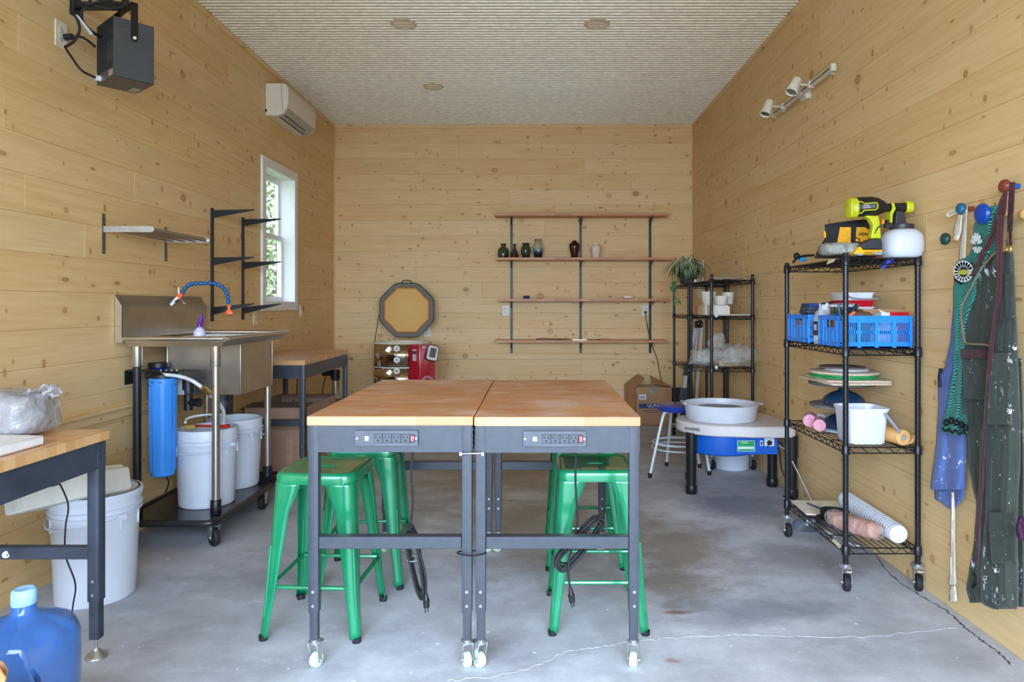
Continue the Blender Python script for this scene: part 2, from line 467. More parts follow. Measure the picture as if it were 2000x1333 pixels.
# trims: corner beads, ceiling boards, chair rail on the left and back walls
def trim(a, b, m=PX_, bev=.002): return struct(obj('trim_%d' % trim.n, MB().bb(a, b), m, bev=bev, seg=1, smooth=False)) if not setattr(trim, 'n', trim.n + 1) else None
trim.n = 0
trim((LX, BY - .012, 0), (LX + .014, BY, CZ - .042), TRIM_X); trim((RX - .014, BY - .012, 0), (RX, BY, CZ - .042), TRIM_X)
trim((LX, FY, CZ - .042), (LX + .016, BY - .016, CZ), PY_); trim((RX - .016, FY, CZ - .042), (RX, BY - .016, CZ), PY_)
trim((LX, BY - .016, CZ - .042), (RX, BY, CZ), PX_)
trim((LX, FY, .735), (LX + .032, BY - .014, .752), PY_); trim((LX, FY, .688), (LX + .016, BY - .014, .735), PY_)
trim((LX + .032, BY - .034, .745), (RX - .014, BY, .762), PX_); trim((LX + .016, BY - .018, .694), (RX - .014, BY, .745), PX_)

# ceiling: ribbed white panels, ribs across the room; every panel run is one length of ribs
CEIL = mat('ribbed ceiling panel', (206, 194, 170), .38, var=.01, spec=.4)
ce = struct(obj('ceiling', MB().bb((LX - .16, FY - .14, CZ + .012), (RX + .16, BY + .2, CZ + .1)), CEIL, smooth=False))
mb = MB(); y = FY; prof = []
pitch = .0475
while y < BY:
    prof += [(y, CZ + .010), (y + .011, CZ - .006), (y + .015, CZ - .006), (y + .019, CZ + .008)]
    y += pitch
prof.append((BY, CZ + .010))
def rib(u, v):
    return (LX + (RX - LX) * u, *prof[0])
o0 = len(mb.v)
for (yy, zz) in prof: mb.v.append(Vector((LX, yy, zz))); mb.v.append(Vector((RX, yy, zz)))
for i in range(len(prof) - 1): mb.f.append((2 * i, 2 * i + 1, 2 * i + 3, 2 * i + 2))
rb = obj('rib_panels', mb, CEIL, ce, smooth=False); rb['kind'] = 'stuff'
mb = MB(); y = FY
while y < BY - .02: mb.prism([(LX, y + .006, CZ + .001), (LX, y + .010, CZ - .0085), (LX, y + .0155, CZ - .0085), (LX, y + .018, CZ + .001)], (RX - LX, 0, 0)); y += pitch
rb = obj('rib_lit_beads', mb, mat('ceiling rib lit tone', (236, 226, 204), .3), ce, smooth=False); rb['kind'] = 'stuff'  # lighter than the panels: paints in the light the rib edges catch

# outside: ground and hedge seen through the window
GR = mat('grass', (92, 118, 60), .9, var=.25, nscale=3)
struct(obj('ground', MB().bb((-40, -40, -.3), (40, 40, -.13)), GR, smooth=False))
DRV = mat('gravel drive', (150, 146, 140), .9, var=.15, nscale=30)
struct(obj('driveway', MB().bb((-3.5, -14, -.129), (3.2, FY - .14, -.03)), DRV, smooth=False))

# window in the left wall
wn = snode('window_1', (LX, 6.0, 1.3))
y0, y1, z0, z1 = 5.60, 6.43, 1.255, 2.55; cw = .08
for a, b in (((y0, z0), (y0 + cw, z1)), ((y1 - cw, z0), (y1, z1)), ((y0 + cw, z1 - cw), (y1 - cw, z1)), ((y0 + cw, z0), (y1 - cw, z0 + cw))):
    obj('window_casing', MB().bb((LX, a[0], a[1]), (LX + .02, b[0], b[1])), WHITE, wn, bev=.003)
iy0, iy1, iz0, iz1 = y0 + cw, y1 - cw, z0 + cw, z1 - cw
D = .15
for a, b in (((iy0 - .015, iz0), (iy0, iz1)), ((iy1, iz0), (iy1 + .015, iz1)), ((iy0, iz1), (iy1, iz1 + .015)), ((iy0, iz0 - .015), (iy1, iz0))):
    obj('jamb', MB().bb((LX - D, a[0], a[1]), (LX, b[0], b[1])), WHITE, wn)
GL = NT('window glass'); GL.t.nodes.remove(GL.bsdf)
gt = GL.n('ShaderNodeBsdfTransparent'); gg = GL.n('ShaderNodeBsdfGlossy', ins={'Roughness': .02}); fr = GL.n('ShaderNodeValue'); fr.outputs[0].default_value = .07
mx = GL.n('ShaderNodeMixShader'); GL.l(fr.outputs[0], mx.inputs[0]); GL.l(gt.outputs[0], mx.inputs[1]); GL.l(gg.outputs[0], mx.inputs[2]); GL.l(mx.outputs[0], GL.out.inputs[0])
zm = (iz0 + iz1) / 2 + .02
for k, (za, zb, xo) in enumerate(((zm - .02, iz1, -.135), (iz0, zm + .02, -.105))):
    fw = .045; mb = MB(); X = LX + xo
    mb.bb((X - .015, iy0, za), (X + .015, iy0 + fw, zb)).bb((X - .015, iy1 - fw, za), (X + .015, iy1, zb))
    mb.bb((X - .015, iy0 + fw, zb - fw), (X + .015, iy1 - fw, zb)).bb((X - .015, iy0 + fw, za), (X + .015, iy1 - fw, za + fw))
    sh = obj('sash', mb, WHITE, wn, bev=.004)
    obj('pane', MB().bb((X - .002, iy0 + fw, za + fw), (X + .002, iy1 - fw, zb - fw)), GL.m, sh, smooth=False)

# shrubs outside the window
LEAF = mat('sunlit leaves', (128, 146, 96), .7, var=.35, nscale=6); BARK = mat('bark', (96, 82, 66), .9, var=.2)
def shrub(name, x, y, h, lab):
    rt = thing(name, lab, 'tree', (x, y, -.13)); q = random.Random(int(y * 10))
    obj('trunk', MB().cyl((x, y, -.13), (x, y, h * .6), .07, .03, 8), BARK, rt)
    mb = MB()
    for i in range(2600):
        a = q.uniform(0, 2 * pi); zz = q.uniform(.3, h); rad = .9 * q.uniform(.3, 1) ** .5 * (1 - abs(zz / h - .45) * .8)
        c = Vector((x + rad * cos(a), y + rad * sin(a), zz)); u = Vector((q.uniform(-1, 1), q.uniform(-1, 1), q.uniform(-1, 1))).normalized() * .06
        w2 = u.orthogonal().normalized() * .035
        mb.add([c - u, c + w2, c + u, c - w2], [(0, 1, 2, 3)])
    f = obj('foliage', mb, LEAF, rt, smooth=False); f['kind'] = 'stuff'
shrub('leafy_tree', -4.4, 11.4, 2.6, 'light green leafy tree outside, seen through the lower sash of the window')
shrub('leafy_tree', -5.9, 14.6, 4.2, 'taller light green tree outside, farther off beyond the window')
# ================================================================ shared materials
STEEL_D = mat('dark slate powder coat', (64, 68, 76), .38, .1, var=.05, nscale=30, spots=(90, .05, (190, 196, 204)))
STEEL_K = mat('black powder coat', (30, 32, 36), .38, .1, var=.08, spots=(110, .06, (180, 180, 184)))
BLK = mat('black plastic', (22, 22, 24), .4, var=.1); RUB = mat('black rubber', (26, 26, 28), .7, var=.1)
ZINC = mat('zinc plated steel', (196, 198, 200), .28, .85, var=.06, nscale=40)
CHR = mat('chrome', (225, 225, 228), .12, 1., var=.02)
SS = mat('stainless steel', (206, 200, 190), .26, .95, var=.05, nscale=7)
SSD = mat('brushed stainless', (176, 170, 160), .3, .95, var=.06, nscale=5)
WHEELG = mat('pale green nylon', (206, 226, 198), .45, var=.02)
WPL = mat('white plastic', (226, 228, 232), .42, var=.015)
PAIL = mat('white pail plastic', (206, 212, 222), .4, var=.015, nscale=4)
RED = mat('red plastic', (200, 40, 34), .35); REDL = mat('red switch', (226, 58, 46), .3)
GREEN = mat('green gloss paint', (14, 132, 86), .22, .15, var=.06, nscale=6, spec=.7, coat=.5, spots=(120, .05, (170, 214, 190)))
BENCH = butcher('butcher block worn', ((192, 132, 90), (210, 150, 104), (220, 168, 122)), 1.0)
BENCH2 = butcher('butcher block side bench', ((198, 146, 92), (212, 164, 112), (224, 184, 136)), .35)
DIRTY = mat('dusty slate steel', (58, 66, 80), .5, .1, var=.14, nscale=9, spots=(70, .07, (190, 196, 206)))

def caster(parent, c, r, wd, wheel_m, fork_m=ZINC, ang=0., brake=True, name='caster'):
    """swivel caster whose wheel touches the floor under c; c.z is the underside of the leg"""
    c = Vector(c); M = Matrix.Translation((c.x, c.y, 0)) @ Matrix.Rotation(ang, 4, 'Z')
    mb = MB(); top = c.z; off = -r * .35
    mb.cyl((0, 0, top - .006), (0, 0, top), r * .62, n=14).cyl((0, 0, top - .014), (0, 0, top - .006), r * .8, n=18)
    t = wd / 2 + .004
    for sgn in (-1, 1):
        mb.prism([(-r * .7, sgn * t, top - .014), (r * .55, sgn * t, top - .014), (off + r * .35, sgn * t, r * .75), (off - r * .3, sgn * t, r * .75)], (0, sgn * .0025, 0))
    mb.bb((-r * .7, -t, top - .018), (r * .55, t, top - .013))
    mb.cyl((off, -t - .006, r), (off, t + .006, r), .005, n=8)
    if brake:
        mb.box((off - r * .9, 0, top - .022), (r * .8, wd * .9, .004), Matrix.Rotation(R(18), 4, 'Y').to_3x3())
    mb.xf(M); f = obj(name, mb, fork_m, parent, bev=.0008, seg=1)
    wb_ = MB(); q = []
    n = 22
    prof = [(r * .55, -wd / 2), (r * .9, -wd / 2), (r, -wd * .3), (r, wd * .3), (r * .9, wd / 2), (r * .55, wd / 2)]
    for rr_, y in prof: q.append([Vector((off + rr_ * cos(2 * pi * i / n), y, r + rr_ * sin(2 * pi * i / n))) for i in range(n)])
    wb_.ring_loft(q).xf(M); obj('wheel', wb_, wheel_m, f)
    return f

# ================================================================ workbenches
def workbench(name, label, loc, W, L, H, top_t, top_m, steel_m, feet='caster', power=True, group=None, apron=.095, over=.006, outer=.205, s=.036, sz=.432):
    t = thing(name, label, 'table', (0, 0, 0), group)
    hw, hl = W / 2, L / 2
    obj('tabletop', MB().bb((-hw, -hl, H - top_t), (hw, hl, H)), top_m, t, bev=.003)
    iw, il = hw - over, hl - over; ab = H - top_t - apron
    mb = MB()
    for sy in (-1, 1):
        mb = MB().ring_loft([[(x, sy * a, b) for a, b in ((il + .002, ab), (il + .002, H - top_t), (il - .02, H - top_t), (il - .02, H - top_t - .002), (il - .002, H - top_t - .002), (il - .002, ab + .002), (il - .012, ab + .002), (il - .012, ab))] for x in (-iw, iw)])
        obj('apron_front', mb, steel_m, t)
    for sx in (-1, 1): obj('apron_side', MB().bb((sx * iw - .002, -il, ab), (sx * iw + .002, il, H - top_t)), steel_m, t)
    lowz = .105 if feet == 'caster' else .075
    for sx in (-1, 1):
        for sy in (-1, 1):
            cx, cy = sx * (iw - s / 2 + .0015), sy * (il - s / 2 + .0035)
            lg = obj('leg', MB().prism([(cx + a, cy + b, outer) for a, b in rrect(s, s, .003, 2)], (0, 0, H - top_t - outer)), steel_m, t)
            s2 = s - .007
            mb = MB().prism([(cx + a, cy + b, lowz) for a, b in rrect(s2, s2, .003, 2)], (0, 0, outer + .1 - lowz))
            for zz in (.145,): mb.cyl((cx, cy - s2 / 2 - .0004, zz), (cx, cy - s2 / 2, zz), .004, n=10)
            obj('leg_extension', mb, steel_m, lg)
            bl = MB()
            for zz in (outer + .025, outer + .075):
                bl.cyl((cx, cy + sy * (s / 2), zz), (cx, cy + sy * (s / 2 + .004), zz), .0052, n=10)
                if sy > 0: bl.cyl((cx, cy - (s / 2 + .003), zz), (cx, cy - s / 2, zz), .0052, n=10)
            obj('bolt', bl, ZINC, lg)
            if feet == 'caster':
                caster(t, (cx, cy, lowz), .0265, .026, WHEELG, ang=RND.choice((.9, 1.3, 1.9, 1.2)) * (1 if sy > 0 else -1))
            else:
                fb = MB().cyl((cx, cy, .02), (cx, cy, lowz + .01), .006, n=10).lathe((cx, cy, 0), [(.036, 0), (.038, .006), (.034, .014), (.018, .026), (.012, .038)], 20)
                obj('leveling_foot', fb, ZINC, lg)
    for sy in (-1, 1):
        y = sy * (il - s / 2 + .0035); mb = MB().bb((-iw + s, y - .017, sz), (iw - s, y + .017, sz + .044))
        obj('stretcher', mb, steel_m, t, bev=.002, seg=1)
    # corner gusset plates with bolt heads, as on the sides of the frame
    for sx in (-1, 1):
        for sy in (-1, 1):
            mb = MB()
            mb.bb((sx * (iw + .0018), sy * il - sy * .045, ab + .004), (sx * (iw + .004), sy * il, H - top_t - .004))
            for zz in (ab + .02, ab + .04, H - top_t - .018, H - top_t - .04):
                for yy in (.012, .032): mb.cyl((sx * iw, sy * (il - yy), zz), (sx * (iw + .0056), sy * (il - yy), zz), .004, n=8)
            obj('corner_plate', mb, steel_m, t)
    if power:
        fy = -il - .002; zc = ab + apron * .5 + .004; xc = -.01
        ps = obj('power_strip', MB().prism([(xc + a, fy, zc + b) for a, b in rrect(.224, .056, .004, 2)], (0, -.012, 0)), mat('strip housing', (84, 88, 96), .35, .3), t, bev=.0012)
        y = fy - .012
        for i in range(4):
            x = xc - .030 + i * .0325
            o_ = obj('outlet', MB().bb((x - .0148, y - .0015, zc - .015), (x + .0148, y, zc + .015)), mat('outlet face', (72, 76, 86), .4), ps, bev=.001, seg=1)
            sl = MB().bb((x - .0088, y - .0022, zc + .000), (x - .0052, y - .0014, zc + .0100)).bb((x + .0052, y - .0022, zc + .000), (x + .0088, y - .0014, zc + .009))
            sl.cyl((x, y - .0022, zc - .0075), (x, y - .0014, zc - .0075), .0042, n=10)
            sl.bb((x - .0162, y - .0006, zc - .0165), (x + .0162, y + .0002, zc + .0165))
            obj('outlet_slots', sl, BLK, ps)
        obj('usb_port', MB().bb((xc - .077, y - .002, zc - .008), (xc - .063, y, zc + .008)), WPL, ps, bev=.0015)
        sw = obj('switch', MB().box((xc + .0925, y - .002, zc), (.011, .006, .020), Matrix.Rotation(R(-8), 3, 'X')), REDL, ps, bev=.0008)
        obj('switch_bezel', MB().bb((xc + .084, y - .0015, zc - .0145), (xc + .101, y + .001, zc + .0145)), BLK, ps)
        mb = MB()
        for x in (-.105, .105): mb.cyl((xc + x, y - .0015, zc), (xc + x, y, zc), .004, n=12)
        obj('screw', mb, ZINC, ps)
    t.location = loc
    return t
WB_L = workbench('workbench', 'butcher-block workbench on casters, left one of the centre pair, cord coil hanging low', (-.5165, 3.0, 0), .592, 1.195, .905, .033, BENCH, STEEL_D, group='centre workbenches')
WB_R = workbench('workbench', 'butcher-block workbench on casters, right one of the centre pair, above the right-hand green stools', (.0795, 3.0, 0), .592, 1.195, .903, .033, BENCH, STEEL_D, group='centre workbenches')
# cord with a tied bundle hanging behind the front stretcher
def power_cord(root, x, y, z0, loops, plug, tie):
    mb = MB(); mb.tube([(x, y, z0)] + loops, .0042, 8, 6); 
    c = obj('power_cord', mb, RUB, root)
    p, d = Vector(plug[0]), Vector(plug[1]).normalized()
    pb = MB().cyl(p, p + d * .022, .006, .010, 10).cyl(p + d * .022, p + d * .05, .0125, .011, 10)
    sd = d.orthogonal().normalized() * .006
    for k in (-1, 1): pb.cyl(p + d * .05 + sd * k, p + d * .068 + sd * k, .0022, n=6)
    obj('plug', pb, BLK, c)
    obj('cable_tie', MB().tube([Vector(tie) + Vector((.022 * cos(a), .018 * sin(a), .004 * sin(a))) for a in [2 * pi * i / 10 for i in range(10)]], .0022, 6, 2, closed=True), mat('grey tie', (120, 122, 126)), c)
def bundle(cx, cy, cz, ang, ln, wd, turns, seed, depth=.05):
    q = random.Random(seed); pts = []
    for k in range(turns):
        l, w_ = ln * q.uniform(.86, 1.08), wd * q.uniform(.6, 1.15); oy = q.uniform(-1, 1) * depth / 2
        for i in range(10):
            a = 2 * pi * i / 10; u = w_ / 2 * sin(a) * (.55 + .45 * abs(cos(a))); v = l / 2 * cos(a)
            pts.append((cx + u * cos(ang) + v * sin(ang), cy + oy + .012 * sin(a * 2), cz - u * sin(ang) + v * cos(ang)))
    return pts
def pw(px, py, Y): return tuple(P(px, py, Y))
y = 2.50
power_cord(WB_L, *P(806, 884, y), [pw(803, 930, y), pw(806, 985, y), pw(800, 1035, y + .01)] + bundle(P(812, 0, y + .03).x, y + .03, P(0, 1104, y).z, -.18, .27, .055, 6, 3) +
           [pw(812, 1060, y + .02), pw(830, 1120, y), pw(832, 1162, y)], (pw(832, 1160, y), (.05, -.05, -1)), pw(806, 1092, y + .02))
power_cord(WB_R, *P(1125, 884, y), [pw(1124, 940, y), pw(1127, 1000, y), pw(1126, 1030, y + .01), pw(1105, 1080, y + .02)] + bundle(P(1132, 0, y + .04).x, y + .04, P(0, 1068, y).z, .72, .25, .085, 8, 5) +
           [pw(1122, 1060, y + .03), pw(1110, 1110, y), pw(1114, 1152, y)], (pw(1114, 1150, y), (.14, -.05, -1)), pw(1128, 1062, y + .03))
# the strap and tie that hold the two benches together
tb = MB().tube([pw(896, 1082, 2.395), pw(920, 1086, 2.39), pw(946, 1082, 2.395), pw(946, 1078, 2.45), pw(920, 1076, 2.46), pw(896, 1078, 2.45)], .003, 6, 3, closed=True)
tag(obj('cable_tie', tb, BLK), 'black cable tie binding the two middle bench legs below the stretchers', 'cable tie')
tb = MB()
for k in (0, .006): tb.tube([pw(900, 887, 2.395 - k), pw(945, 886, 2.395 - k)], .0025, 8, 0)
tb.bb(pw(898, 889, 2.40), pw(902, 884, 2.385)).bb(pw(941, 889, 2.40), pw(945, 884, 2.385))
tag(obj('turnbuckle', tb, ZINC), 'thin metal turnbuckle linking the two benches just under their aprons', 'clamp')

# left foreground bench and the bench in the back left corner
LB = workbench('workbench', 'dusty workbench at left edge with bagged clay and white slab on it', (-1.915, 1.925, 0), .66, 1.19, .838, .037, BENCH2, DIRTY, 'foot', False, apron=.098, over=.012, outer=.215, s=.042, sz=.369)
CB = workbench('workbench', 'workbench in the back left corner, behind the steel sink, cardboard carton beneath', (-1.94, 5.42, 0), .572, 1.13, .905, .036, BENCH2, STEEL_D, 'foot', False)
st = MB().cyl(P(12, 1084, 2.4738), P(12, 1084, 2.4690), .0125, n=20); stk = obj('round_sticker', st, WPL, LB)
text('sticker_print', 'P3', .013, BLK, stk, P(12, 1084, 2.4684), '-Y', .0003, mtx=Matrix.Rotation(pi, 4, 'Y'))
y = 2.53
tag(obj('cord', MB().tube([pw(112, 936, y), pw(133, 985, y), pw(128, 1030, y), pw(128, 1085, y), pw(147, 1140, y), pw(143, 1180, 2.62), pw(138, 1212, 2.75)], .003, 8, 5), RUB),
    'thin black cord hanging from the left bench in front of the white pail', 'cord')

# bagged clay block and white slab on the left bench
CLAYW = film('clay bag film', (200, 200, 204), .46, 13, .9, .16); CLAY = mat('grey clay', (128, 120, 112), .8, var=.08, bump=.5)
bz = .838
def blobbox(c, d, m, seed, amp, nu=26, nv=14, pw_=4.0, taper=0.):
    """soft rounded block along X with a lumpy surface"""
    mb = MB(); rings = []
    for i in range(nu + 1):
        u = i / nu; x = (u - .5) * d[0]
        k = (1 - abs(2 * u - 1) ** 6) ** .25 if 0 < u < 1 else .25
        k *= 1 - taper * u
        ring = []
        for j in range(nv * 2):
            a = 2 * pi * j / (nv * 2); cx, sx_ = cos(a), sin(a); q = (abs(cx) ** pw_ + abs(sx_) ** pw_) ** (-1 / pw_)
            p = Vector((x, cx * q * d[1] / 2 * k, sx_ * q * d[2] / 2 * k))
            nz = noise.fractal(p * 9 + Vector((seed, 0, 0)), .9, 2.0, 4) * amp + abs(noise.noise(p * 22 + Vector((0, seed, 0)))) * amp * .6
            ring.append(Vector(c) + p + p.normalized() * nz)
        rings.append(ring)
    return mb.ring_loft(rings)
cb = thing('clay_bag', 'clear plastic bag of grey clay lying on the left bench', 'clay bag', (-1.96, 2.385, bz))
obj('clay_block', blobbox((-1.96, 2.385, bz + .079), (.44, .20, .15), CLAY, 3, .006), CLAY, cb)
obj('plastic_wrap', blobbox((-1.955, 2.385, bz + .083), (.475, .225, .165), CLAYW, 8, .008), CLAYW, cb)
def flap(u, v):
    x = -1.78 + .10 * u; z = bz + .155 - .05 * v * (1 - .3 * u) + .035 * u
    return (x, 2.38 + .07 * (v - .5) + .02 * noise.noise(Vector((u * 4, v * 5, 1))), z + .02 * noise.noise(Vector((u * 6, v * 6, 4))))
obj('bag_neck', MB().grid(flap, 14, 10), CLAYW, cb, solid=.002)
sl = MB().prism([(-2.08, 1.66, bz + .001), (-1.625, 1.70, bz + .001), (-1.622, 2.235, bz + .001), (-2.05, 2.262, bz + .001)], (0, 0, .032))
tag(obj('plaster_slab', sl, mat('white plaster', (232, 230, 232), .6, var=.02), bev=.006), 'white plaster slab on the near end of the left bench, before the clay bag', 'slab')

# ================================================================ green metal stools
def metal_stool():
    t = thing('metal_stool', '', 'stool', (0, 0, 0), 'green metal stools')
    H = .64; hs = .158
    mb = MB(); rings = []
    for (k, z) in ((.93, H - .045), (1.0, H - .043), (1.005, H - .016), (.985, H - .006), (.95, H), (.90, H + .0005), (.86, H - .004), (.78, H - .006), (.3, H - .007)):
        rings.append([Vector((a, b, z)) for a, b in rrect(2 * hs * k, 2 * hs * k, .045 * k, 6)])
    mb.ring_loft(rings, cap=False)
    # hand hole rim in the middle
    inner = [Vector((a, b, H - .007)) for a, b in rrect(.075, .034, .0169, 6)]
    n = len(inner); o = len(mb.v); mb.v += inner; last = o - n
    for j in range(n): mb.f.append((last + j, last + (j + 1) % n, o + (j + 1) % n, o + j))
    o2 = len(mb.v); mb.v += [v + Vector((0, 0, -.012)) for v in inner]
    for j in range(n): mb.f.append((o + j, o + (j + 1) % n, o2 + (j + 1) % n, o2 + j))
    obj('seat', mb, GREEN, t, solid=.0022, sharp=50)
    def corner(z):
        u = 1 - z / (H - .03)
        k = hs * .985 + (.196 - hs) * u + .012 * max(0, u - .78) ** 1.0 * 2
        w_ = .088 - .052 * min(1, u / .85) ** .8
        return k, w_
    for ix, (sx, sy) in enumerate(((-1, -1), (1, -1), (1, 1), (-1, 1))):
        mb = MB(); rings = []
        zs = [H - .035, H - .05, H - .09, .5, .44, .38, .32, .26, .20, .15, .11, .07, .04, .014]
        prof_n = 5
        for z in zs:
            k, w_ = corner(z)
            if z > H - .06: w_ = .105
            elif z > H - .1: w_ = .092
            r_ = min(.03, w_ * .6); pts = [(k - w_, k), (k - (w_ + r_) / 2, k)]
            for i in range(prof_n + 1):
                a = R(90 - 90 * i / prof_n); pts.append((k - r_ + r_ * cos(a), k - r_ + r_ * sin(a)))
            pts += [(k, k - (w_ + r_) / 2), (k, k - w_)]
            rings.append([Vector((sx * a, sy * b, z)) for a, b in pts])
        o = 0; nn = len(rings[0]); mb.v = [v for r in rings for v in r]
        for i in range(len(rings) - 1):
            for j in range(nn - 1):
                a = i * nn + j; mb.f.append((a, a + 1, a + nn + 1, a + nn))
        lg = obj('leg', mb, GREEN, t, solid=.0025, sharp=60)
        # pressed rib down the outer corner
        k1, _ = corner(.36); k2, _ = corner(.09)
        rb_ = MB().tube([(sx * (k1 - .0075), sy * (k1 - .0075), .36), (sx * (corner(.22)[0] - .0075), sy * (corner(.22)[0] - .0075), .22), (sx * (k2 - .0075), sy * (k2 - .0075), .09)], .006, 8, 3)
        obj('pressed_rib', rb_, GREEN, lg)
        kf, _ = corner(.014)
        obj('rubber_foot', MB().cyl((sx * (kf - .014), sy * (kf - .014), 0), (sx * (kf - .012), sy * (kf - .012), .02), .017, .016, 12), RUB, lg)
    # braces low down between the legs and the cross under the seat
    kb, wb_ = corner(.20)
    for a, b in (((-1, -1), (1, -1)), ((1, -1), (1, 1)), ((1, 1), (-1, 1)), ((-1, 1), (-1, -1))):
        p, q = Vector((a[0] * (kb - .012), a[1] * (kb - .012), .20)), Vector((b[0] * (kb - .012), b[1] * (kb - .012), .20))
        d = (q - p).normalized() * .03
        m = MB().tube([p, p + d, p + d * 1.8, q - d * 1.8, q - d, q], .0085, 8, 0, radii=lambda u: .0085)
        obj('brace', m, GREEN, t)
    kt, _ = corner(.56)
    for s_ in (-1, 1):
        obj('cross_brace', MB().tube([(-kt + .02, -s_ * (kt - .02), .555), (-.05, -s_ * .05, .575), (.05, s_ * .05, .575), (kt - .02, s_ * (kt - .02), .555)], .008, 8, 2), GREEN, t)
    return t
s1 = metal_stool(); s1['label'] = 'green metal stool at front left, jutting out past the left bench corner, hand hole visible'
s1.location = (-.862, 2.80, 0); s1.rotation_euler = (0, 0, R(-3))
dup(s1, (-.812, 3.27, 0), R(3), 'green metal stool behind the front left one, mostly under the left workbench')
dup(s1, (.252, 2.85, 0), R(0), 'green metal stool at front right, behind the coiled cord of the right workbench')
dup(s1, (.248, 3.50, 0), R(1), 'green metal stool deepest under the right workbench, mostly hidden by the front one')
# ================================================================ steel utility sink on tube legs
snk = thing('utility_sink', 'stainless utility sink on tube legs, standing on the black wheeled dolly', 'sink', (-1.97, 4.1, .15))
XB, XF, Y0, Y1, ZR = -2.245, -1.672, 3.66, 4.59, 1.128
SXA, SXB, SYA, SYB, SZ = -2.165, -1.735, 3.98, 4.46, .775
# deck with rolled rim and a bowl hole
def deck(parent):
    mb = MB()
    zt = ZR - .018
    for a, b in (((XB, Y0), (XF, SYA)), ((XB, SYB), (XF, Y1)), ((XB, SYA), (SXA, SYB)), ((SXB, SYA), (XF, SYB))):
        mb.bb((a[0], a[1], zt - .003), (b[0], b[1], zt))
    return obj('drainboard', mb, SS, parent)
deck(snk)
mb = MB()
mb.tube([(XB + .015, Y0, ZR - .008), (XF - .015, Y0, ZR - .008), (XF, Y0 + .012, ZR - .008), (XF, Y1 - .01, ZR - .008), (XB + .015, Y1, ZR - .008)], .0125, 12, 0)
mb.prism([(XB + .012, Y0 + .006, ZR - .012), (XF - .006, Y0 + .006, ZR - .012), (XF - .03, Y0 + .02, ZR - .052), (XB + .03, Y0 + .02, ZR - .052)], (0, .003, 0))
mb.prism([(XF - .006, Y0 + .006, ZR - .012), (XF - .006, Y1 - .006, ZR - .012), (XF - .03, Y1 - .02, ZR - .052), (XF - .03, Y0 + .02, ZR - .052)], (-.003, 0, 0))
obj('rolled_rim', mb, SS, snk)
mb = MB().bb((SXA - .002, SYA, SZ), (SXA, SYB, ZR - .02)).bb((SXB, SYA, SZ), (SXB + .002, SYB, ZR - .02)).bb((SXA, SYA - .002, SZ), (SXB, SYA, ZR - .02)).bb((SXA, SYB, SZ), (SXB, SYB + .002, ZR - .02)).bb((SXA, SYA, SZ - .002), (SXB, SYB, SZ))
for sx, sy in ((SXB, SYA), (SXB, SYB), (SXA, SYA), (SXA, SYB)): mb.cyl((sx, sy, SZ), (sx, sy, ZR - .02), .006, n=10)
obj('sink_bowl', mb, SSD, snk, bev=.002)
obj('drain_pipe', MB().cyl((-1.95, 4.22, SZ), (-1.95, 4.22, SZ - .03), .05, n=20).cyl((-1.95, 4.22, SZ - .03), (-1.95, 4.22, SZ - .14), .022, n=14).cyl((-1.95, 4.22, SZ - .07), (-1.95, 4.22, SZ - .10), .032, n=8), mat('dark grey pipe', (70, 74, 80), .5), snk)
xs = XB + .012
prof = [(xs, ZR - .008), (xs, 1.295), (-2.272, 1.355), (-2.272, ZR - .008)]
def spl(x, z, d): return (x - d, z)
# splash plate: upright sheet that tips back to the wall at the top, closed end faces
mb = MB()
def qp(pts, t): mb.prism(pts, t)
ya, yb = Y0 - .004, Y1 + .004
qp([(xs, ya, ZR - .008), (xs, yb, ZR - .008), (xs, yb, 1.295), (xs, ya, 1.295)], (-.0025, 0, 0))
qp([(xs, ya, 1.295), (xs, yb, 1.295), (-2.272, yb, 1.357), (-2.272, ya, 1.357)], (-.002, 0, .001))
obj('splash_plate', mb, SSD, snk)
for y_, nm in ((ya, 'splash_end'), (yb, 'splash_end')):
    obj(nm, MB().prism([(xs, y_, ZR - .03), (xs, y_, 1.295), (-2.272, y_, 1.357), (-2.272, y_, ZR - .03)], (0, .002, 0)), SS, snk)
for x, y, dark in ((-2.19, 3.72, True), (-1.757, 3.72, False), (-1.757, 4.44, False), (-2.165, 4.46, False)):
    zt, zb = ZR - .03, .152
    lg = obj('leg', MB().cyl((x, y, zb), (x, y, zt), .0205, n=18), STEEL_K if dark else SS, snk)
    obj('leg_socket', MB().lathe((x, y, 0), [(.0255, zt - .135), (.027, zt - .13), (.027, zt), (.0255, zt)], 18), SS, lg)
    fm = BLK
    if y > 4 and x > -2: fp = [(.085, zb), (.088, zb + .012), (.05, zb + .02), (.03, zb + .03), (.03, zb + .09), (.024, zb + .095)]
    else: fp = [(.026, zb), (.028, zb + .004), (.028, zb + .075), (.024, zb + .08)]
    obj('leg_foot', MB().lathe((x, y, 0), fp, 20), fm, lg)
fc = thing('flexible_faucet', 'blue ball-jointed flexible faucet hose with orange nozzle arching over the sink', 'faucet', (-2.2, 4.18, 1.3))
yf = 4.12
mb = MB().cyl(P(334, 596, yf), P(352, 577, yf), .010, .013, 12); obj('spout_base', mb, WPL, fc)
mb = MB().cyl(P(349, 585, yf), P(349, 563, yf), .004, n=8).sphere(P(349, 562, yf), .007, 10, 6).tube([P(343, 590, yf - .01), P(352, 585, yf - .03), P(361, 594, yf - .03)], .006, 8, 3)
obj('valve_lever', mb, CHR, fc)
obj('connector', MB().cyl(P(349, 581, yf), P(356, 573, yf), .0155, n=12), mat('orange plastic', (244, 108, 62), .35), fc)
path = spline([P(356, 573, yf), P(364, 560, yf), P(378, 554, yf), P(396, 554, yf), P(414, 553, yf), P(430, 558, yf), P(441, 568, yf), P(445, 580, yf), P(447, 593, yf)], 8)
acc = [Vector(path[0])]; 
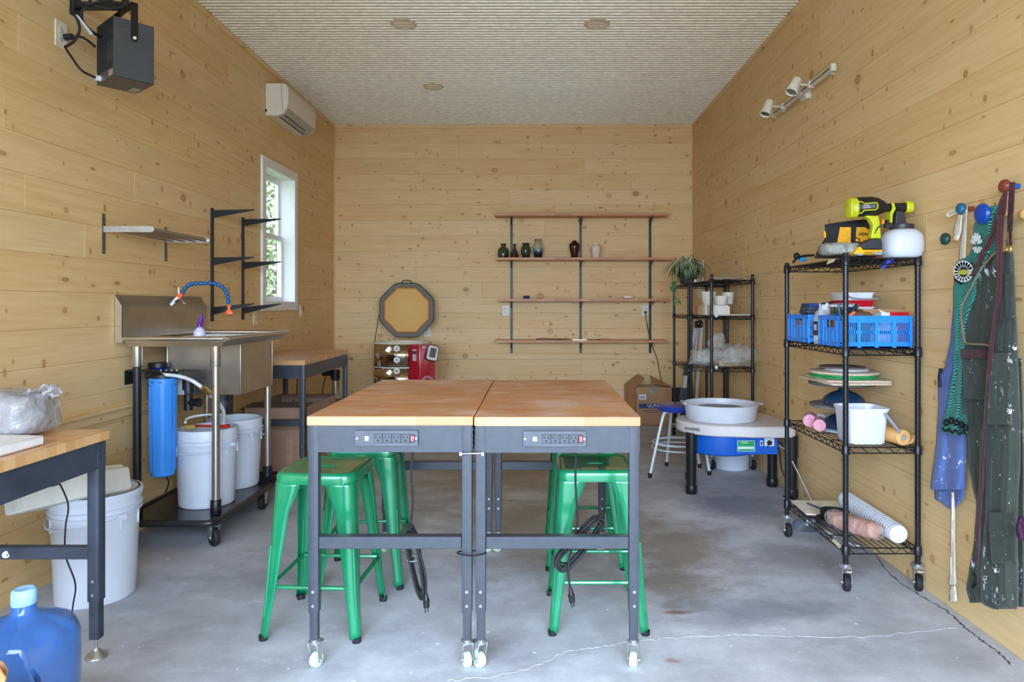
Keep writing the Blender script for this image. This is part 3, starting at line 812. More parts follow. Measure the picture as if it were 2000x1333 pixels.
for p in path[1:]:
    if (p - acc[-1]).length > .0225: acc.append(p)
for a, b in zip(acc, acc[1:] + [path[-1] + Vector((0, 0, -.012))]):
    d = (b - a).normalized(); u = d.orthogonal().normalized(); v_ = d.cross(u); rings = []
    for s_, r_ in ((-.004, .008), (0, .0125), (.007, .0145), (.013, .0125), (.0175, .0085), (.022, .008)):
        rings.append([a + d * s_ + (u * cos(2 * pi * i / 12) + v_ * sin(2 * pi * i / 12)) * r_ for i in range(12)])
    obj('hose_link', MB().ring_loft(rings), mat('blue acetal', (28, 92, 150), .3), fc)
e = P(447, 596, yf)
mb = MB().lathe((e.x, e.y, 0), [(.012, e.z - .002), (.013, e.z - .012), (.008, e.z - .016), (.008, e.z - .028), (.022, e.z - .040), (.026, e.z - .050), (.024, e.z - .056)], 14, sy=.5)
obj('nozzle', mb, MATS['orange plastic'], fc)
sb = thing('spray_bottle', 'small clear spray bottle with purple trigger on the sink drainboard', 'spray bottle', (-2.02, 3.85, ZR - .018))
bx, by = P(390, 0, 3.85).x, 3.85; b0 = ZR - .017
obj('bottle', MB().lathe((bx, by, 0), [(.030, b0), (.032, b0 + .004), (.032, b0 + .03), (.029, b0 + .045), (.016, b0 + .06), (.013, b0 + .064), (.013, b0 + .07)], 22), mat('milky lilac plastic', (206, 206, 236), .35), sb)
PUR = mat('purple plastic', (96, 42, 140), .35)
obj('spray_head', MB().cyl((bx, by, b0 + .064), (bx, by, b0 + .082), .015, n=16).prism([(bx - .012, by - .009, b0 + .082), (bx + .014, by - .009, b0 + .082), (bx + .018, by - .009, b0 + .118), (bx + .012, by - .009, b0 + .146), (bx - .002, by - .009, b0 + .118)], (0, .018, 0)), PUR, sb, bev=.003)
obj('trigger', MB().tube([(bx + .016, by, b0 + .12), (bx + .022, by, b0 + .105), (bx + .022, by, b0 + .09)], .003, 6, 3), PUR, sb)

# dolly under the sink
dl = thing('dolly', 'black wheeled platform dolly carrying the sink legs and two white pails', 'dolly', (-1.96, 4.1, 0))
dx0, dx1, dy0, dy1 = -2.235, -1.70, 3.585, 4.64; dz = .150
DMAT = mat('dirty black deck', (40, 38, 40), .25, var=.4, nscale=9, spots=(40, .06, (200, 200, 196)))
obj('deck', MB().bb((dx0, dy0, dz - .01), (dx1, dy1, dz)), DMAT, dl)
pts = [(x + (dx0 + dx1) / 2, y + (dy0 + dy1) / 2, dz - .008) for x, y in rrect(dx1 - dx0, dy1 - dy0, .06, 5)]
obj('bumper_rail', MB().tube(pts, .0185, 10, 0, closed=True), mat('scuffed black tube', (34, 34, 36), .35, var=.15, spots=(80, .09, (206, 206, 202))), dl)
for x, y, a in ((-1.745, 3.66, 2.4), (-2.19, 3.66, 1.3), (-1.735, 4.32, 1.6), (-2.19, 4.56, .6)):
    caster(dl, (x, y, dz - .01), .05, .03, RUB, ang=a)
# spare black ring parts lying on the dolly
for k, (x, y, r_) in enumerate(((-1.86, 4.36, .055),)):
    tag(obj('black_ring', MB().tube([(x + r_ * cos(2 * pi * i / 16), y + r_ * .8 * sin(2 * pi * i / 16), dz + .010) for i in range(16)], .009, 8, 1, closed=True), BLK), 'flat black plastic ring lying on the dolly beside the far pail', 'ring')

def pail(name, label, x, y, z, r, h, group=None, lid=None, handle_ang=0., col=None):
    t = thing(name, label, 'bucket', (x, y, z), group); m = col or PAIL
    rb_, rt = r * .84, r * .93
    prof = [(rb_ * .96, z), (rb_, z + .006), (rt * .99, z + h * .78), (rt, z + h * .80), (rt * 1.06, z + h * .805), (rt * 1.06, z + h * .815), (rt * 1.01, z + h * .82), (rt * 1.01, z + h * .85),
            (rt * 1.07, z + h * .855), (rt * 1.07, z + h * .865), (rt * 1.02, z + h * .87), (rt * 1.03, z + h * .97), (rt * 1.0, z + h), (rt * .96, z + h), (rt * .95, z + h * .9), (rb_ * .95, z + .02), (.001, z + .015)]
    obj('pail_body', MB().lathe((x, y, 0), prof, 40, cap=True), m, t)
    mb = MB()
    for i in range(10):
        a = 2 * pi * i / 10 + .2; rr_ = rt * 1.0
        mb.box((x + rr_ * cos(a), y + rr_ * sin(a), z + h * .74), (.006, .003, h * .14), Matrix.Rotation(a, 3, 'Z'))
    obj('rib', mb, m, t)
    mb = MB(); q = rt * 1.10
    a0 = handle_ang
    mb.tube([(x + q * cos(a0 + s_), y + q * sin(a0 + s_), z + h * .79 - .03 * sin(pi * (s_ / pi))) for s_ in [pi * i / 12 for i in range(13)]], .004, 6, 1)
    for s_ in (0, pi): mb.cyl((x + rt * cos(a0 + s_), y + rt * sin(a0 + s_), z + h * .79), (x + q * 1.03 * cos(a0 + s_), y + q * 1.03 * sin(a0 + s_), z + h * .79), .014, n=12)
    obj('handle', mb, m, t)
    if lid: obj('snap_lid', MB().lathe((x, y, 0), [(rt * .90, z + h * .94), (rt * 1.05, z + h * .93), (rt * 1.08, z + h * .98), (rt * 1.06, z + h * 1.0), (rt * .95, z + h * 1.0), (rt * .93, z + h * .975), (.001, z + h * .975)], 40), m, t)
    return t
p1 = pail('white_pail', 'white pail with blue-white sides on the dolly front, sponge and clear hose in its top', -1.915, 3.945, dz, .178, .44, 'white pails', handle_ang=2.9)
p2 = pail('white_pail', 'white pail with looped rim handle behind the front pail on the dolly', -1.925, 4.335, dz, .172, .43, 'white pails', handle_ang=-.6)
p3 = pail('white_pail', 'large white lidded pail on the floor behind the left bench leg', -1.968, 3.03, 0, .185, .475, 'white pails', lid=True, handle_ang=2.7)
WATER = mat('milky water', (176, 176, 176), .1)
for p_, (x, y) in ((p1, (-1.915, 3.945)), (p2, (-1.925, 4.335))):
    obj('water', MB().lathe((x, y, 0), [(.15, .50), (.15, .502), (.001, .502)], 30), WATER, p_)
tag(obj('sponge', MB().box((-1.99, 3.90, .60), (.055, .04, .025), Matrix.Rotation(.4, 3, 'Z')), mat('mustard sponge', (170, 138, 60), .8), bev=.004), 'mustard-brown sponge resting on the rim of the front pail', 'sponge')
tag(obj('red_scraper', MB().box((-1.885, 3.93, .598), (.20, .02, .012), Matrix.Rotation(-.1, 3, 'Z')).box((-1.80, 3.92, .600), (.05, .045, .018)), RED, bev=.003), 'red plastic scraper laid across the front pail', 'scraper')
CLR = mat('clear hose', (208, 212, 214), .25, alpha=.9)
hs = thing('drain_hose', 'clear hose with brass fitting running from filter bracket into the front pail', 'hose', tuple(P(305, 735, 3.72)))
obj('hose', MB().tube([P(303, 733, 3.72), P(330, 733, 3.70), P(360, 738, 3.69), P(385, 750, 3.68), P(405, 768, 3.72), P(425, 785, 3.85), P(437, 805, 3.9), P(436, 834, 3.93)], .0105, 10, 5), CLR, hs)
obj('brass_fitting', MB().cyl(P(395, 757, 3.675), P(409, 769, 3.72), .015, n=8), mat('brass', (190, 150, 70), .3, .9), hs)
obj('hose_loop', MB().tube([P(362, 826, 3.80), P(366, 818, 3.84), P(390, 812, 3.9), P(430, 810, 3.96), P(450, 818, 4.0)], .007, 8, 5), CLR, hs)

# water filter column, the second filter behind it and their bracket
wf_ = thing('water_filter', 'tall blue cylindrical water filter hanging under the sink, with black bracket', 'water filter', (-2.08, 3.77, .35))
fx, fy = P(318, 0, 3.74).x, 3.74; BLU = mat('sky blue plastic', (56, 140, 226), .32, var=.03, nscale=3)
zt, zb = P(0, 738, 3.74).z, P(0, 930, 3.74).z
mb = MB().lathe((fx, fy, 0), [(.045, zb), (.058, zb + .008), (.060, zb + .02), (.0665, zt - .05), (.0665, zt - .036), (.072, zt - .034), (.072, zt - .004), (.066, zt)], 36)
obj('filter_housing', mb, BLU, wf_)
mb = MB()
for i in range(14):
    a = 2 * pi * i / 14; mb.tube([(fx + .0615 * cos(a), fy + .0615 * sin(a), zb + .03), (fx + .0665 * cos(a), fy + .0665 * sin(a), zt - .045)], .0035, 6, 0)
obj('housing_ribs', mb, BLU, wf_)
obj('filter_cap', MB().lathe((fx, fy, 0), [(.060, zt), (.060, zt + .018), (.045, zt + .026), (.02, zt + .03)], 28).cyl((fx - .09, fy, zt + .012), (fx + .09, fy, zt + .012), .02, n=12), BLK, wf_)
ar = MB().prism([(fx - .028, fy - .0725, zt - .019), (fx - .018, fy - .0725, zt - .014), (fx - .018, fy - .0725, zt - .024)], (0, -.001, 0)).bb((fx - .02, fy - .0733, zt - .0205), (fx - .006, fy - .0722, zt - .0175))
ar.prism([(fx + .034, fy - .066, zt - .019), (fx + .024, fy - .0705, zt - .014), (fx + .024, fy - .0705, zt - .024)], (0, -.002, 0)).bb((fx + .012, fy - .0733, zt - .0205), (fx + .026, fy - .0700, zt - .0175))
obj('flow_arrows', ar, BLK, wf_)
br = MB().bb((-2.272, 3.76, zt + .031), (-1.86, 3.84, zt + .036)).bb((-2.272, 3.74, zt - .04), (-2.268, 3.84, zt + .04)).bb((-1.99, 3.81, zt - .08), (-1.985, 3.84, zt + .04))
obj('bracket', br, STEEL_K, wf_)
mb = MB()
for i in range(4): mb.cyl((fx - .03 + i * .03, 3.775, zt + .036), (fx - .03 + i * .03, 3.775, zt + .041), .005, n=8)
obj('bolt', mb, CHR, wf_)
obj('drain_cord', MB().tube([(fx + .01, fy, zb + .01), (fx + .005, fy + .05, zb - .05), (fx - .04, fy + .1, zb - .12)], .004, 8, 5), RUB, wf_)
w2 = thing('water_filter', 'short dark navy water filter half hidden behind the tall blue one', 'water filter', (-2.19, 3.95, .75))
obj('filter_housing', MB().lathe((-2.2, 3.95, 0), [(.04, .735), (.055, .745), (.060, .90), (.062, .93), (.05, .94)], 28), mat('navy plastic', (22, 42, 110), .3), w2)
obj('filter_cap', MB().cyl((-2.2, 3.95, .94), (-2.2, 3.95, .965), .055, n=24), BLK, w2)
vl = thing('pump_regulator', 'black pump regulator with clear gauge beside the blue filter', 'pump', (-1.985, 3.85, .72))
vx, vy = -1.985, 3.87
obj('pump_body', MB().cyl((vx, vy, .80), (vx, vy, .88), .035, n=20).cyl((vx, vy, .70), (vx, vy, .79), .024, n=16).cyl((vx, vy, .745), (vx + .06, vy - .01, .745), .022, n=16).cyl((vx + .06, vy - .01, .745), (vx + .075, vy - .01, .745), .028, n=6), BLK, vl)
obj('gauge_case', MB().bb((vx - .045, vy - .04, .792), (vx - .005, vy - .03, .885)), mat('grey plastic', (168, 170, 172), .4), vl, bev=.003)

# ================================================================ pale lid-like tool case leaning on the left pail
cs = thing('plastic_case', 'off-white ribbed plastic case tipped over the lidded pail under left bench', 'case', tuple(P(150, 950, 2.83)))
M = Matrix.Translation(P(143, 957, 2.87)) @ Matrix.Rotation(R(14), 4, 'Y').inverted() @ Matrix.Rotation(R(-10), 4, 'X')
OW = mat('off-white plastic', (222, 222, 214), .45, var=.02)
mb = MB().prism([(a, -.15, b) for a, b in rrect(.36, .10, .012, 3)], (0, .26, 0)).xf(M); obj('case_body', mb, OW, cs, bev=.006)
mb = MB()
for i in range(9): mb.bb((-.172 + i * .009, -.154, -.04), (-.168 + i * .009, -.149, .04))
obj('grip_ribs', mb.xf(M), OW, cs)
obj('case_rim', MB().prism([(a, -.14, b) for a, b in rrect(.30, .02, .008, 3)], (0, .24, 0)).xf(M @ Matrix.Translation((0.01, 0, .055))), OW, cs, bev=.003)
obj('latch', MB().bb((.02, -.157, .02), (.055, -.148, .05)).xf(M), mat('grey latch', (70, 76, 84), .3), cs, bev=.003)

# ================================================================ blue water jug, brown paper corner
JG = mat('clear blue jug', (44, 116, 200), .06, var=.10, nscale=5, bump=.3, spec=.9, alpha=.38)
jx, jy = -1.452, 1.92
jg = thing('water_jug', 'translucent blue water-cooler jug with pale blue cap at bottom left corner', 'water jug', (jx, jy, 0))
def jr(a, z):
    r = .134
    if z > .30: r = .134 - (z - .30) ** 1.0 * .0
    return r
rings = []
for z, r in ((0, .11), (.006, .124), (.03, .133), (.05, .132), (.075, .124), (.09, .133), (.16, .134), (.18, .127), (.20, .134), (.31, .136), (.345, .135), (.372, .129), (.392, .114), (.406, .088), (.416, .058), (.424, .036), (.434, .030), (.47, .028), (.478, .026)):
    n = 48; ring = []
    for i in range(n):
        a = 2 * pi * i / n; k = 1
        if .35 < z < .42: k = 1 - .10 * max(0, cos(9 * a)) ** 2
        if .20 < z < .31: k = 1 - .03 * max(0, cos(a * 4 + .6)) ** 4
        ring.append((jx + r * k * cos(a), jy + r * k * sin(a), z))
    rings.append(ring)
obj('jug_body', MB().ring_loft(rings, cap=False), JG, jg, solid=.003)
obj('cap', MB().lathe((jx, jy, 0), [(.030, .452), (.031, .454), (.031, .485), (.029, .492), (.024, .496), (.012, .494), (.001, .494)], 26), mat('pale blue cap', (150, 196, 236), .4), jg)
obj('handle_recess', MB().tube([(jx + .085, jy - .085, .31), (jx + .105, jy - .09, .285), (jx + .108, jy - .092, .25)], .006, 8, 4), mat('dark blue', (24, 60, 110), .3), jg)
KR = mat('kraft paper', (172, 122, 76), .8, var=.08, bump=.6)
def crum(u, v):
    x = -1.50 + .405 * u * (1 - .06 * v); y = 1.50 + .10 * (u - .5) - .12 * v
    z = .005 + .545 * v * (1 - .07 * u * u)
    n_ = noise.fractal(Vector((u * 3, v * 3, 5)), .8, 2, 3)
    return (x + .03 * n_, y + .05 * n_, z + .02 * noise.noise(Vector((u * 5, v * 4, 2))))
kb = thing('paper_bag', 'crumpled brown kraft paper bag, its corner at the lower left frame edge', 'paper bag', (-1.4, 1.45, 0))
obj('bag_front', MB().grid(crum, 14, 12), KR, kb, solid=.003, smooth=False)
obj('bag_back', MB().grid(lambda u, v: tuple(Vector(crum(u, v)) + Vector((-.02, .10 * (1 - v * .7), 0))), 14, 12), KR, kb, solid=.003, smooth=False)

# ================================================================ tubular wall rack over the sink
wrk = thing('wall_rack', 'steel wall rack of four tubes on flat brackets above the sink', 'wall rack', (LX, 3.86, 1.7))
for yy in (3.56, 4.16):
    bk = obj('bracket', MB().bb((LX, yy - .011, 1.572), (LX + .005, yy + .011, 1.782)), mat('dull dark steel', (110, 104, 98), .4, .6), wrk)
    zc = 1.70
    pts = [(LX, yy, zc + .018), (LX + .255, yy, zc + .018)] + [(LX + .255 + .016 * sin(a), yy, zc + .002 + .016 * cos(a)) for a in [pi * i / 8 for i in range(9)]] + [(LX, yy, zc - .014)]
    obj('arm', MB().prism(pts, (0, .004 if yy > 4 else -.004, 0)), mat('satin aluminium', (196, 196, 192), .35, .7), bk)
    mb = MB()
    for i in range(4): mb.cyl((LX + .05 + i * .0665, yy, zc + .002), (LX + .05 + i * .0665, yy - .006, zc + .002), .005, n=10)
    for zz in (1.585, 1.77): mb.cyl((LX, yy, zz), (LX + .007, yy, zz), .004, n=8)
    obj('screw', mb, ZINC, bk)
for i in range(4):
    obj('tube', MB().cyl((LX + .05 + i * .0665, 3.56, 1.702), (LX + .05 + i * .0665, 4.16, 1.702), .0115, n=14), SSD, wrk)
# two black slotted standards with tapered arms
for k, (yy, lab) in enumerate(((4.75, 'black wall standard with three tapered arms, nearer one, beside the wall rack'), (5.25, 'black wall standard with three tapered arms, farther one, in front of the window edge'))):
    sd = thing('shelf_standard', lab, 'shelf bracket', (LX, yy, 1.19), 'black standards by the window')
    st_ = obj('slotted_upright', MB().bb((LX, yy - .013, 1.19), (LX + .013, yy + .013, 1.985)), STEEL_K, sd, bev=.001)
    for j, zz in enumerate((1.972, 1.639, 1.290)):
        rise = 0 if j < 2 else .022
        a = [(LX + .010, yy - .004, zz - .002), (LX + .012, yy - .004, zz - .056 + rise * 0), (LX + .30, yy - .004, zz - .004 + rise), (LX + .30, yy - .004, zz + .004 + rise)]
        obj('arm', MB().prism(a, (0, .008, 0)), STEEL_K, sd)

# electric outlets and switch plates on the left wall
IV = mat('ivory plate', (232, 224, 196), .45)
def plate(name, label, face, c, w_=.075, h=.118, toggles=False, cat='outlet', m=None):
    c = Vector(c); t = thing(name, label, cat, c); m = m or IV
    ax = {'L': (Vector((0, -1, 0)), Vector((1, 0, 0))), 'B': (Vector((1, 0, 0)), Vector((0, -1, 0)))}[face]
    u, nrm = ax; z = Vector((0, 0, 1))
    def quad(a0, b0, a1, b1, t0, t1): 
        p = [c + u * a + z * b + nrm * t0 for a, b in ((a0, b0), (a1, b0), (a1, b1), (a0, b1))]; return p, nrm * (t1 - t0)
    mb = MB().prism(*quad(-w_ / 2, -h / 2, w_ / 2, h / 2, 0, .006)); obj('cover_plate', mb, m, t, bev=.0015)
    for s_ in (-1, 1):
        if toggles: obj('rocker', MB().prism(*quad(-.012, -.02, .012, .02, .006, .010)), m, t); break
        f = obj('socket', MB().prism(*quad(-.017, s_ * .02 - .014, .017, s_ * .02 + .014, .006, .0075)), mat('pale socket', (214, 212, 204), .4), t)
        sl_ = MB()
        for a in (-.007, .006): sl_.prism(*quad(a - .001, s_ * .02 - .002, a + .001, s_ * .02 + .008, .0074, .0079))
        sl_.prism(*quad(-.0025, s_ * .02 - .011, .0025, s_ * .02 - .006, .0074, .0079))
        obj('slots', sl_, BLK, f)
    return t
q = PX(498, 620, LX); plate('wall_outlet', 'ivory outlet on left wall below the window, left of its casing', 'L', (LX, q.y, q.z))
q = PX(587, 608, LX); plate('light_switch', 'ivory switch plate on left wall to the right of the window', 'L', (LX, q.y, q.z), toggles=True, cat='switch')

# ================================================================ mini-split air conditioner
ac = thing('air_conditioner', 'white mini-split air conditioner high on the left wall above the window', 'air conditioner', (LX, 6.05, 3.0))
A0, A1 = 5.70, 6.42
prof = [(0, 2.905), (0, 3.178), (.150, 3.178), (.178, 3.165), (.192, 3.12), (.192, 3.02), (.178, 2.965), (.150, 2.925), (.10, 2.905)]
ACW = mat('appliance white', (230, 222, 208), .4, var=.01)
obj('casing', MB().prism([(LX + a, A0, b) for a, b in prof], (0, A1 - A0, 0)), ACW, ac, bev=.006, sharp=30)
fl_ = obj('air_flap', MB().prism([(LX + .185, A0 + .03, 2.972), (LX + .150, A0 + .03, 2.919), (LX + .10, A0 + .03, 2.899), (LX + .10, A0 + .03, 2.903), (LX + .148, A0 + .03, 2.925), (LX + .18, A0 + .03, 2.974)], (0, A1 - A0 - .06, 0)), mat('grey flap', (176, 170, 158), .4), ac)
mb = MB()
mb.prism([(LX + .146, A0 + .035, 2.914), (LX + .152, A0 + .035, 2.919), (LX + .152, A0 + .035, 2.917), (LX + .146, A0 + .035, 2.911)], (0, A1 - A0 - .2, 0)).bb((LX + .105, A0 + .03, 2.8965), (LX + .112, A1 - .1, 2.901))
obj('flap_seam', mb, mat('dark slot', (70, 64, 56), .6), ac)
obj('panel_seam', MB().prism([(LX + .13, A0 - .0045, 3.175), (LX + .135, A0 - .0045, 3.175), (LX + .150, A0 - .0045, 2.935), (LX + .146, A0 - .0045, 2.93)], (0, .004, 0)), mat('seam shade', (196, 176, 150), .5), ac)
obj('drain_stub', MB().cyl((LX + .006, A0 - .006, 2.945), (LX + .006, A0 + .01, 2.945), .01, n=10), BLK, ac)

# ================================================================ garage heater and its cables
ht = thing('garage_heater', 'dark grey box heater with wire grille hanging from a bracket at top left', 'heater', (-2.0, 3.3, 2.5))
HG = mat('charcoal enamel', (74, 78, 82), .38, .2, var=.03)
D = 3.2
z0_, z1_ = 2.390, 2.675
c1 = Vector((-.624 * D, D, 0)); e1 = Vector((.0455, .026, 0)) * D; e2 = Vector((-.0365, .050, 0)) * D
# keep the footprint square: second side turned at right angles to the first
e1n = Vector((cos(R(50)), sin(R(50)), 0)); e2n = Vector((-e1n.y, e1n.x, 0)); L1, L2 = .18, .222
def hp(a, b, z): v = c1 + e1n * a + e2n * b; return Vector((v.x, v.y, z))
mb = MB()
mb.prism([hp(0, 0, z0_), hp(L1, 0, z0_), hp(L1, 0, z1_), hp(0, 0, z1_)], e2n * .004)
mb.prism([hp(L1, 0, z0_), hp(L1, L2, z0_), hp(L1, L2, z1_), hp(L1, 0, z1_)], e1n * -.003)
mb.prism([hp(0, L2, z0_), hp(L1, L2, z0_), hp(L1, L2, z1_), hp(0, L2, z1_)], e2n * -.003)
mb.prism([hp(0, 0, z1_), hp(L1, 0, z1_), hp(L1, L2, z1_), hp(0, L2, z1_)], Vector((0, 0, -.003)))
mb.prism([hp(0, 0, z0_), hp(L1, 0, z0_), hp(L1, L2, z0_), hp(0, L2, z0_)], Vector((0, 0, .003)))
obj('casing', mb, HG, ht, bev=.001)
mb = MB()
for i in range(19):
    b = L2 * (i + .5) / 19; mb.cyl(hp(0, b, z0_ + .045), hp(0, b, z1_), .0013, n=5)
for i in range(26):
    z = z0_ + .045 + (z1_ - z0_ - .045) * i / 25; mb.cyl(hp(0, 0, z), hp(0, L2, z), .0013, n=5)
g = obj('wire_grille', mb, STEEL_K, ht); g['kind'] = 'stuff'
obj('grille_frame', MB().prism([hp(0, 0, z0_), hp(0, L2, z0_), hp(0, L2, z0_ + .045), hp(0, 0, z0_ + .045)], e1n * .002).prism([hp(0, L2 - .006, z0_), hp(0, L2, z0_), hp(0, L2, z1_), hp(0, L2 - .006, z1_)], e1n * .003), HG, ht)
mb = MB()
for i in range(6): mb.cyl(hp(.02, .03 + i * .02, z0_ + .10), hp(.02, .03 + i * .02, z1_ - .09), .005, n=8)
mb.cyl(hp(.045, L2 / 2, (z0_ + z1_) / 2), hp(.12, L2 / 2, (z0_ + z1_) / 2), .045, n=18)
obj('fan_motor', mb, mat('galvanised inside', (150, 150, 148), .35, .8), ht)
obj('cord_gland', MB().cyl(hp(-.022, L2 - .05, z0_ + .022), hp(0, L2 - .05, z0_ + .022), .014, n=12), WPL, ht)
obj('rating_label', MB().prism([hp(-.0008, .01, z0_ + .008), hp(-.0008, .06, z0_ + .008), hp(-.0008, .06, z0_ + .036), hp(-.0008, .01, z0_ + .036)], e1n * .0008), mat('silver label', (176, 170, 156), .4, .3), ht)
obj('rating_label', MB().prism([hp(L1 - .05, L2 - .09, z0_ - .0008), hp(L1 - .01, L2 - .09, z0_ - .0008), hp(L1 - .01, L2 - .02, z0_ - .0008), hp(L1 - .05, L2 - .02, z0_ - .0008)], Vector((0, 0, .0007))), MATS['silver label'], ht)
# yoke straps on both sides up to a wall arm
bx_ = L1 * .50
def strap(b, s_):
    mb = MB().prism([hp(bx_ - .016, b, z1_ - .088), hp(bx_ - .009, b, z1_ - .098), hp(bx_ + .009, b, z1_ - .098), hp(bx_ + .016, b, z1_ - .088), hp(bx_ + .016, b, z1_ + .09), hp(bx_ - .016, b, z1_ + .09)], e2n * s_ * .004)
    return obj('yoke_strap', mb, BLK, ht, bev=.001)
s_ = strap(-.001, -1)
obj('pivot_bolt', MB().cyl(hp(bx_, -.005, z1_ - .082), hp(bx_, -.010, z1_ - .082), .0075, n=14), mat('white bolt', (238, 238, 238), .3), s_)
strap(L2 + .001, 1)
obj('yoke_top', MB().prism([hp(bx_ - .016, -.005, z1_ + .086), hp(bx_ + .016, -.005, z1_ + .086), hp(bx_ + .016, L2 + .005, z1_ + .086), hp(bx_ - .016, L2 + .005, z1_ + .086)], Vector((0, 0, .004))), BLK, ht)
tp = hp(bx_, L2 / 2, z1_ + .09)
obj('wall_arm', MB().bb((LX + .001, tp.y - .02, tp.z), (tp.x + .02, tp.y + .02, tp.z + .03)).bb((LX + .001, tp.y - .04, tp.z - .04), (LX + .008, tp.y + .04, tp.z + .06)).bb((tp.x - .012, tp.y - .012, tp.z), (tp.x + .012, tp.y + .012, tp.z + .2)), BLK, ht, bev=.002)
mb = MB()
for i in range(3):
    a = hp(.055 + .0 * i - .012 * (2 - i), -.0006, z1_ - .045 + .004 * i); mb.cyl(a, a - e2n * .001, .003, n=8)
obj('adjust_hole', mb, BLK, ht)
op = PX(118, 68, LX)
plate('wall_outlet', 'ivory outlet plate on left wall beside the heater, black cords plugged in', 'L', (LX, op.y, op.z), .08, .125)
cc = thing('heater_cord', 'tangle of black cords looping between heater, wall plate and bracket', 'cord', (LX, 3.2, 2.5))
obj('plug', MB().cyl((LX + .008, op.y + .02, op.z - .004), (LX + .045, op.y + .02, op.z), .016, .014, 12), BLK, cc)
gl = hp(-.022, L2 - .05, z0_ + .022)
obj('cord', MB().tube([(LX + .045, op.y + .02, op.z), (LX + .09, op.y + .03, op.z - .002), hp(-.01, L2 - .01, z1_ - .10)], .006, 8, 5), RUB, cc)
obj('cord', MB().tube([P(127, 92, 3.18), P(145, 80, 3.15), P(155, 60, 3.12), P(152, 40, 3.12), P(142, 18, 3.12), P(150, -10, 3.12), P(175, -8, 3.12), P(172, 12, 3.12), P(160, 22, 3.12), P(162, 42, 3.14), P(180, 62, 3.2), hp(.004, L2 - .05, z1_ - .06)], .0065, 8, 6), RUB, cc)
obj('cord', MB().tube([P(127, 92, 3.18), P(140, 112, 3.15), P(160, 138, 3.16), gl], .0055, 8, 6), RUB, cc)
obj('cord', MB().tube([P(142, 8, 3.13), P(165, 6, 3.12), P(190, 12, 3.13), P(215, 16, 3.16), P(240, 12, 3.2), P(245, -5, 3.2), P(200, -12, 3.15), tp], .007, 8, 6), RUB, cc)
obj('cord', MB().tube([P(140, 2, 3.14), P(170, 8, 3.1), P(200, 2, 3.12), P(235, 6, 3.18)], .006, 8, 6), RUB, cc)
obj('cord_tag', MB().prism([P(147, 28, 3.10), P(153, 30, 3.10), P(182, 66, 3.11), P(176, 68, 3.11)], (0, .001, 0)), mat('cord warning tag', (176, 180, 190), .5), cc)
# ================================================================ back wall shelving
SHW = butcher('shelf pine', ((176, 112, 66), (196, 130, 80), (214, 150, 98)), .1)
su = thing('wall_shelving', 'four long wooden shelves on three black standards across the back wall', 'shelves', (.5, BY, .76))
for px in (999, 1134, 1270):
    x = (px - 1045) * 7.62 / F
    u_ = obj('slotted_upright', MB().bb((x - .013, BY - .014, .762), (x + .013, BY, 2.30)), STEEL_K, su, bev=.001)
    mb = MB()
    for i in range(58): mb.bb((x - .008, BY - .0146, .80 + i * .0254), (x - .003, BY - .0139, .81 + i * .0254)).bb((x + .003, BY - .0146, .80 + i * .0254), (x + .008, BY - .0139, .81 + i * .0254))
    sl_ = obj('slot_holes', mb, mat('slot dark', (10, 10, 12), .6), u_); sl_['kind'] = 'stuff'
SHZ = []
for (xl, xr, py) in ((966, 1302, 419), (969, 1318, 505.5), (971, 1309, 586.5), (966, 1304, 667.5)):
    Ym = 7.39; zc = P(0, py, Ym).z
    a = P(xl, py, Ym); b = P(xr, py, Ym)
    tl = (RND.random() - .5) * .0
    mb = MB().bb((a.x, Ym, zc - .0135), (b.x, BY - .016, zc + .0135))
    obj('shelf_board', mb, SHW, su, bev=.002); SHZ.append(zc + .0135)
    for px in (999, 1134, 1270):
        x = (px - 1045) * 7.62 / F
        zb = zc - .0135
        obj('bracket', MB().prism([(x - .004, BY - .014, zb), (x - .004, BY - .014, zb - .075), (x - .004, BY - .03, zb - .06), (x - .004, BY - .19, zb - .010), (x - .004, BY - .22, zb)], (.008, 0, 0)), STEEL_K, su)
# pottery on the second shelf
def glaze(name, stops, z0, h, rough=.15):
    t = NT(name); b = t.bsdf
    pos = t.n('ShaderNodeNewGeometry').outputs['Position']; sp = t.n('ShaderNodeSeparateXYZ'); t.l(pos, sp.inputs[0])
    f = t.math('DIVIDE', t.math('SUBTRACT', sp.outputs[2], z0), h)
    f = t.math('ADD', f, t.math('MULTIPLY', t.math('SUBTRACT', t.noise(pos, 30, 4), .5), .22))
    t.l(t.ramp(f, [(p, rgb(*c)) for p, c in stops]), b.inputs['Base Color']); b.inputs['Roughness'].default_value = rough
    return t.m
zs = SHZ[1] + .0005; yv = 7.50
def vase(lab, px, prof, m, hgt):
    x = (px - 1045) * yv / F; t = thing('vase', lab, 'vase', (x, yv, zs))
    pr = [(r, zs + z) for r, z in prof]; inner = [(max(.004, prof[-1][0] - .006), zs + prof[-1][1]), (max(.004, min(p[0] for p in prof[-4:]) - .006), zs + hgt * .8), (.004, zs + hgt * .6)]
    obj('vase_body', MB().lathe((x, yv, 0), pr + inner, 30), m, t)
GRN = [(0, (70, 34, 20)), (.12, (60, 40, 24)), (.22, (52, 62, 38)), (.7, (66, 78, 50)), (1, (40, 46, 32))]
h = .158
vase('squat green vase with straight shoulders, leftmost on the second shelf', 983, [(.045, 0), (.057, .006), (.061, .03), (.060, .085), (.052, .104), (.028, .120), (.022, .130), (.024, .145), (.033, .154), (.034, .158)], glaze('green glaze a', GRN, zs, h), h)
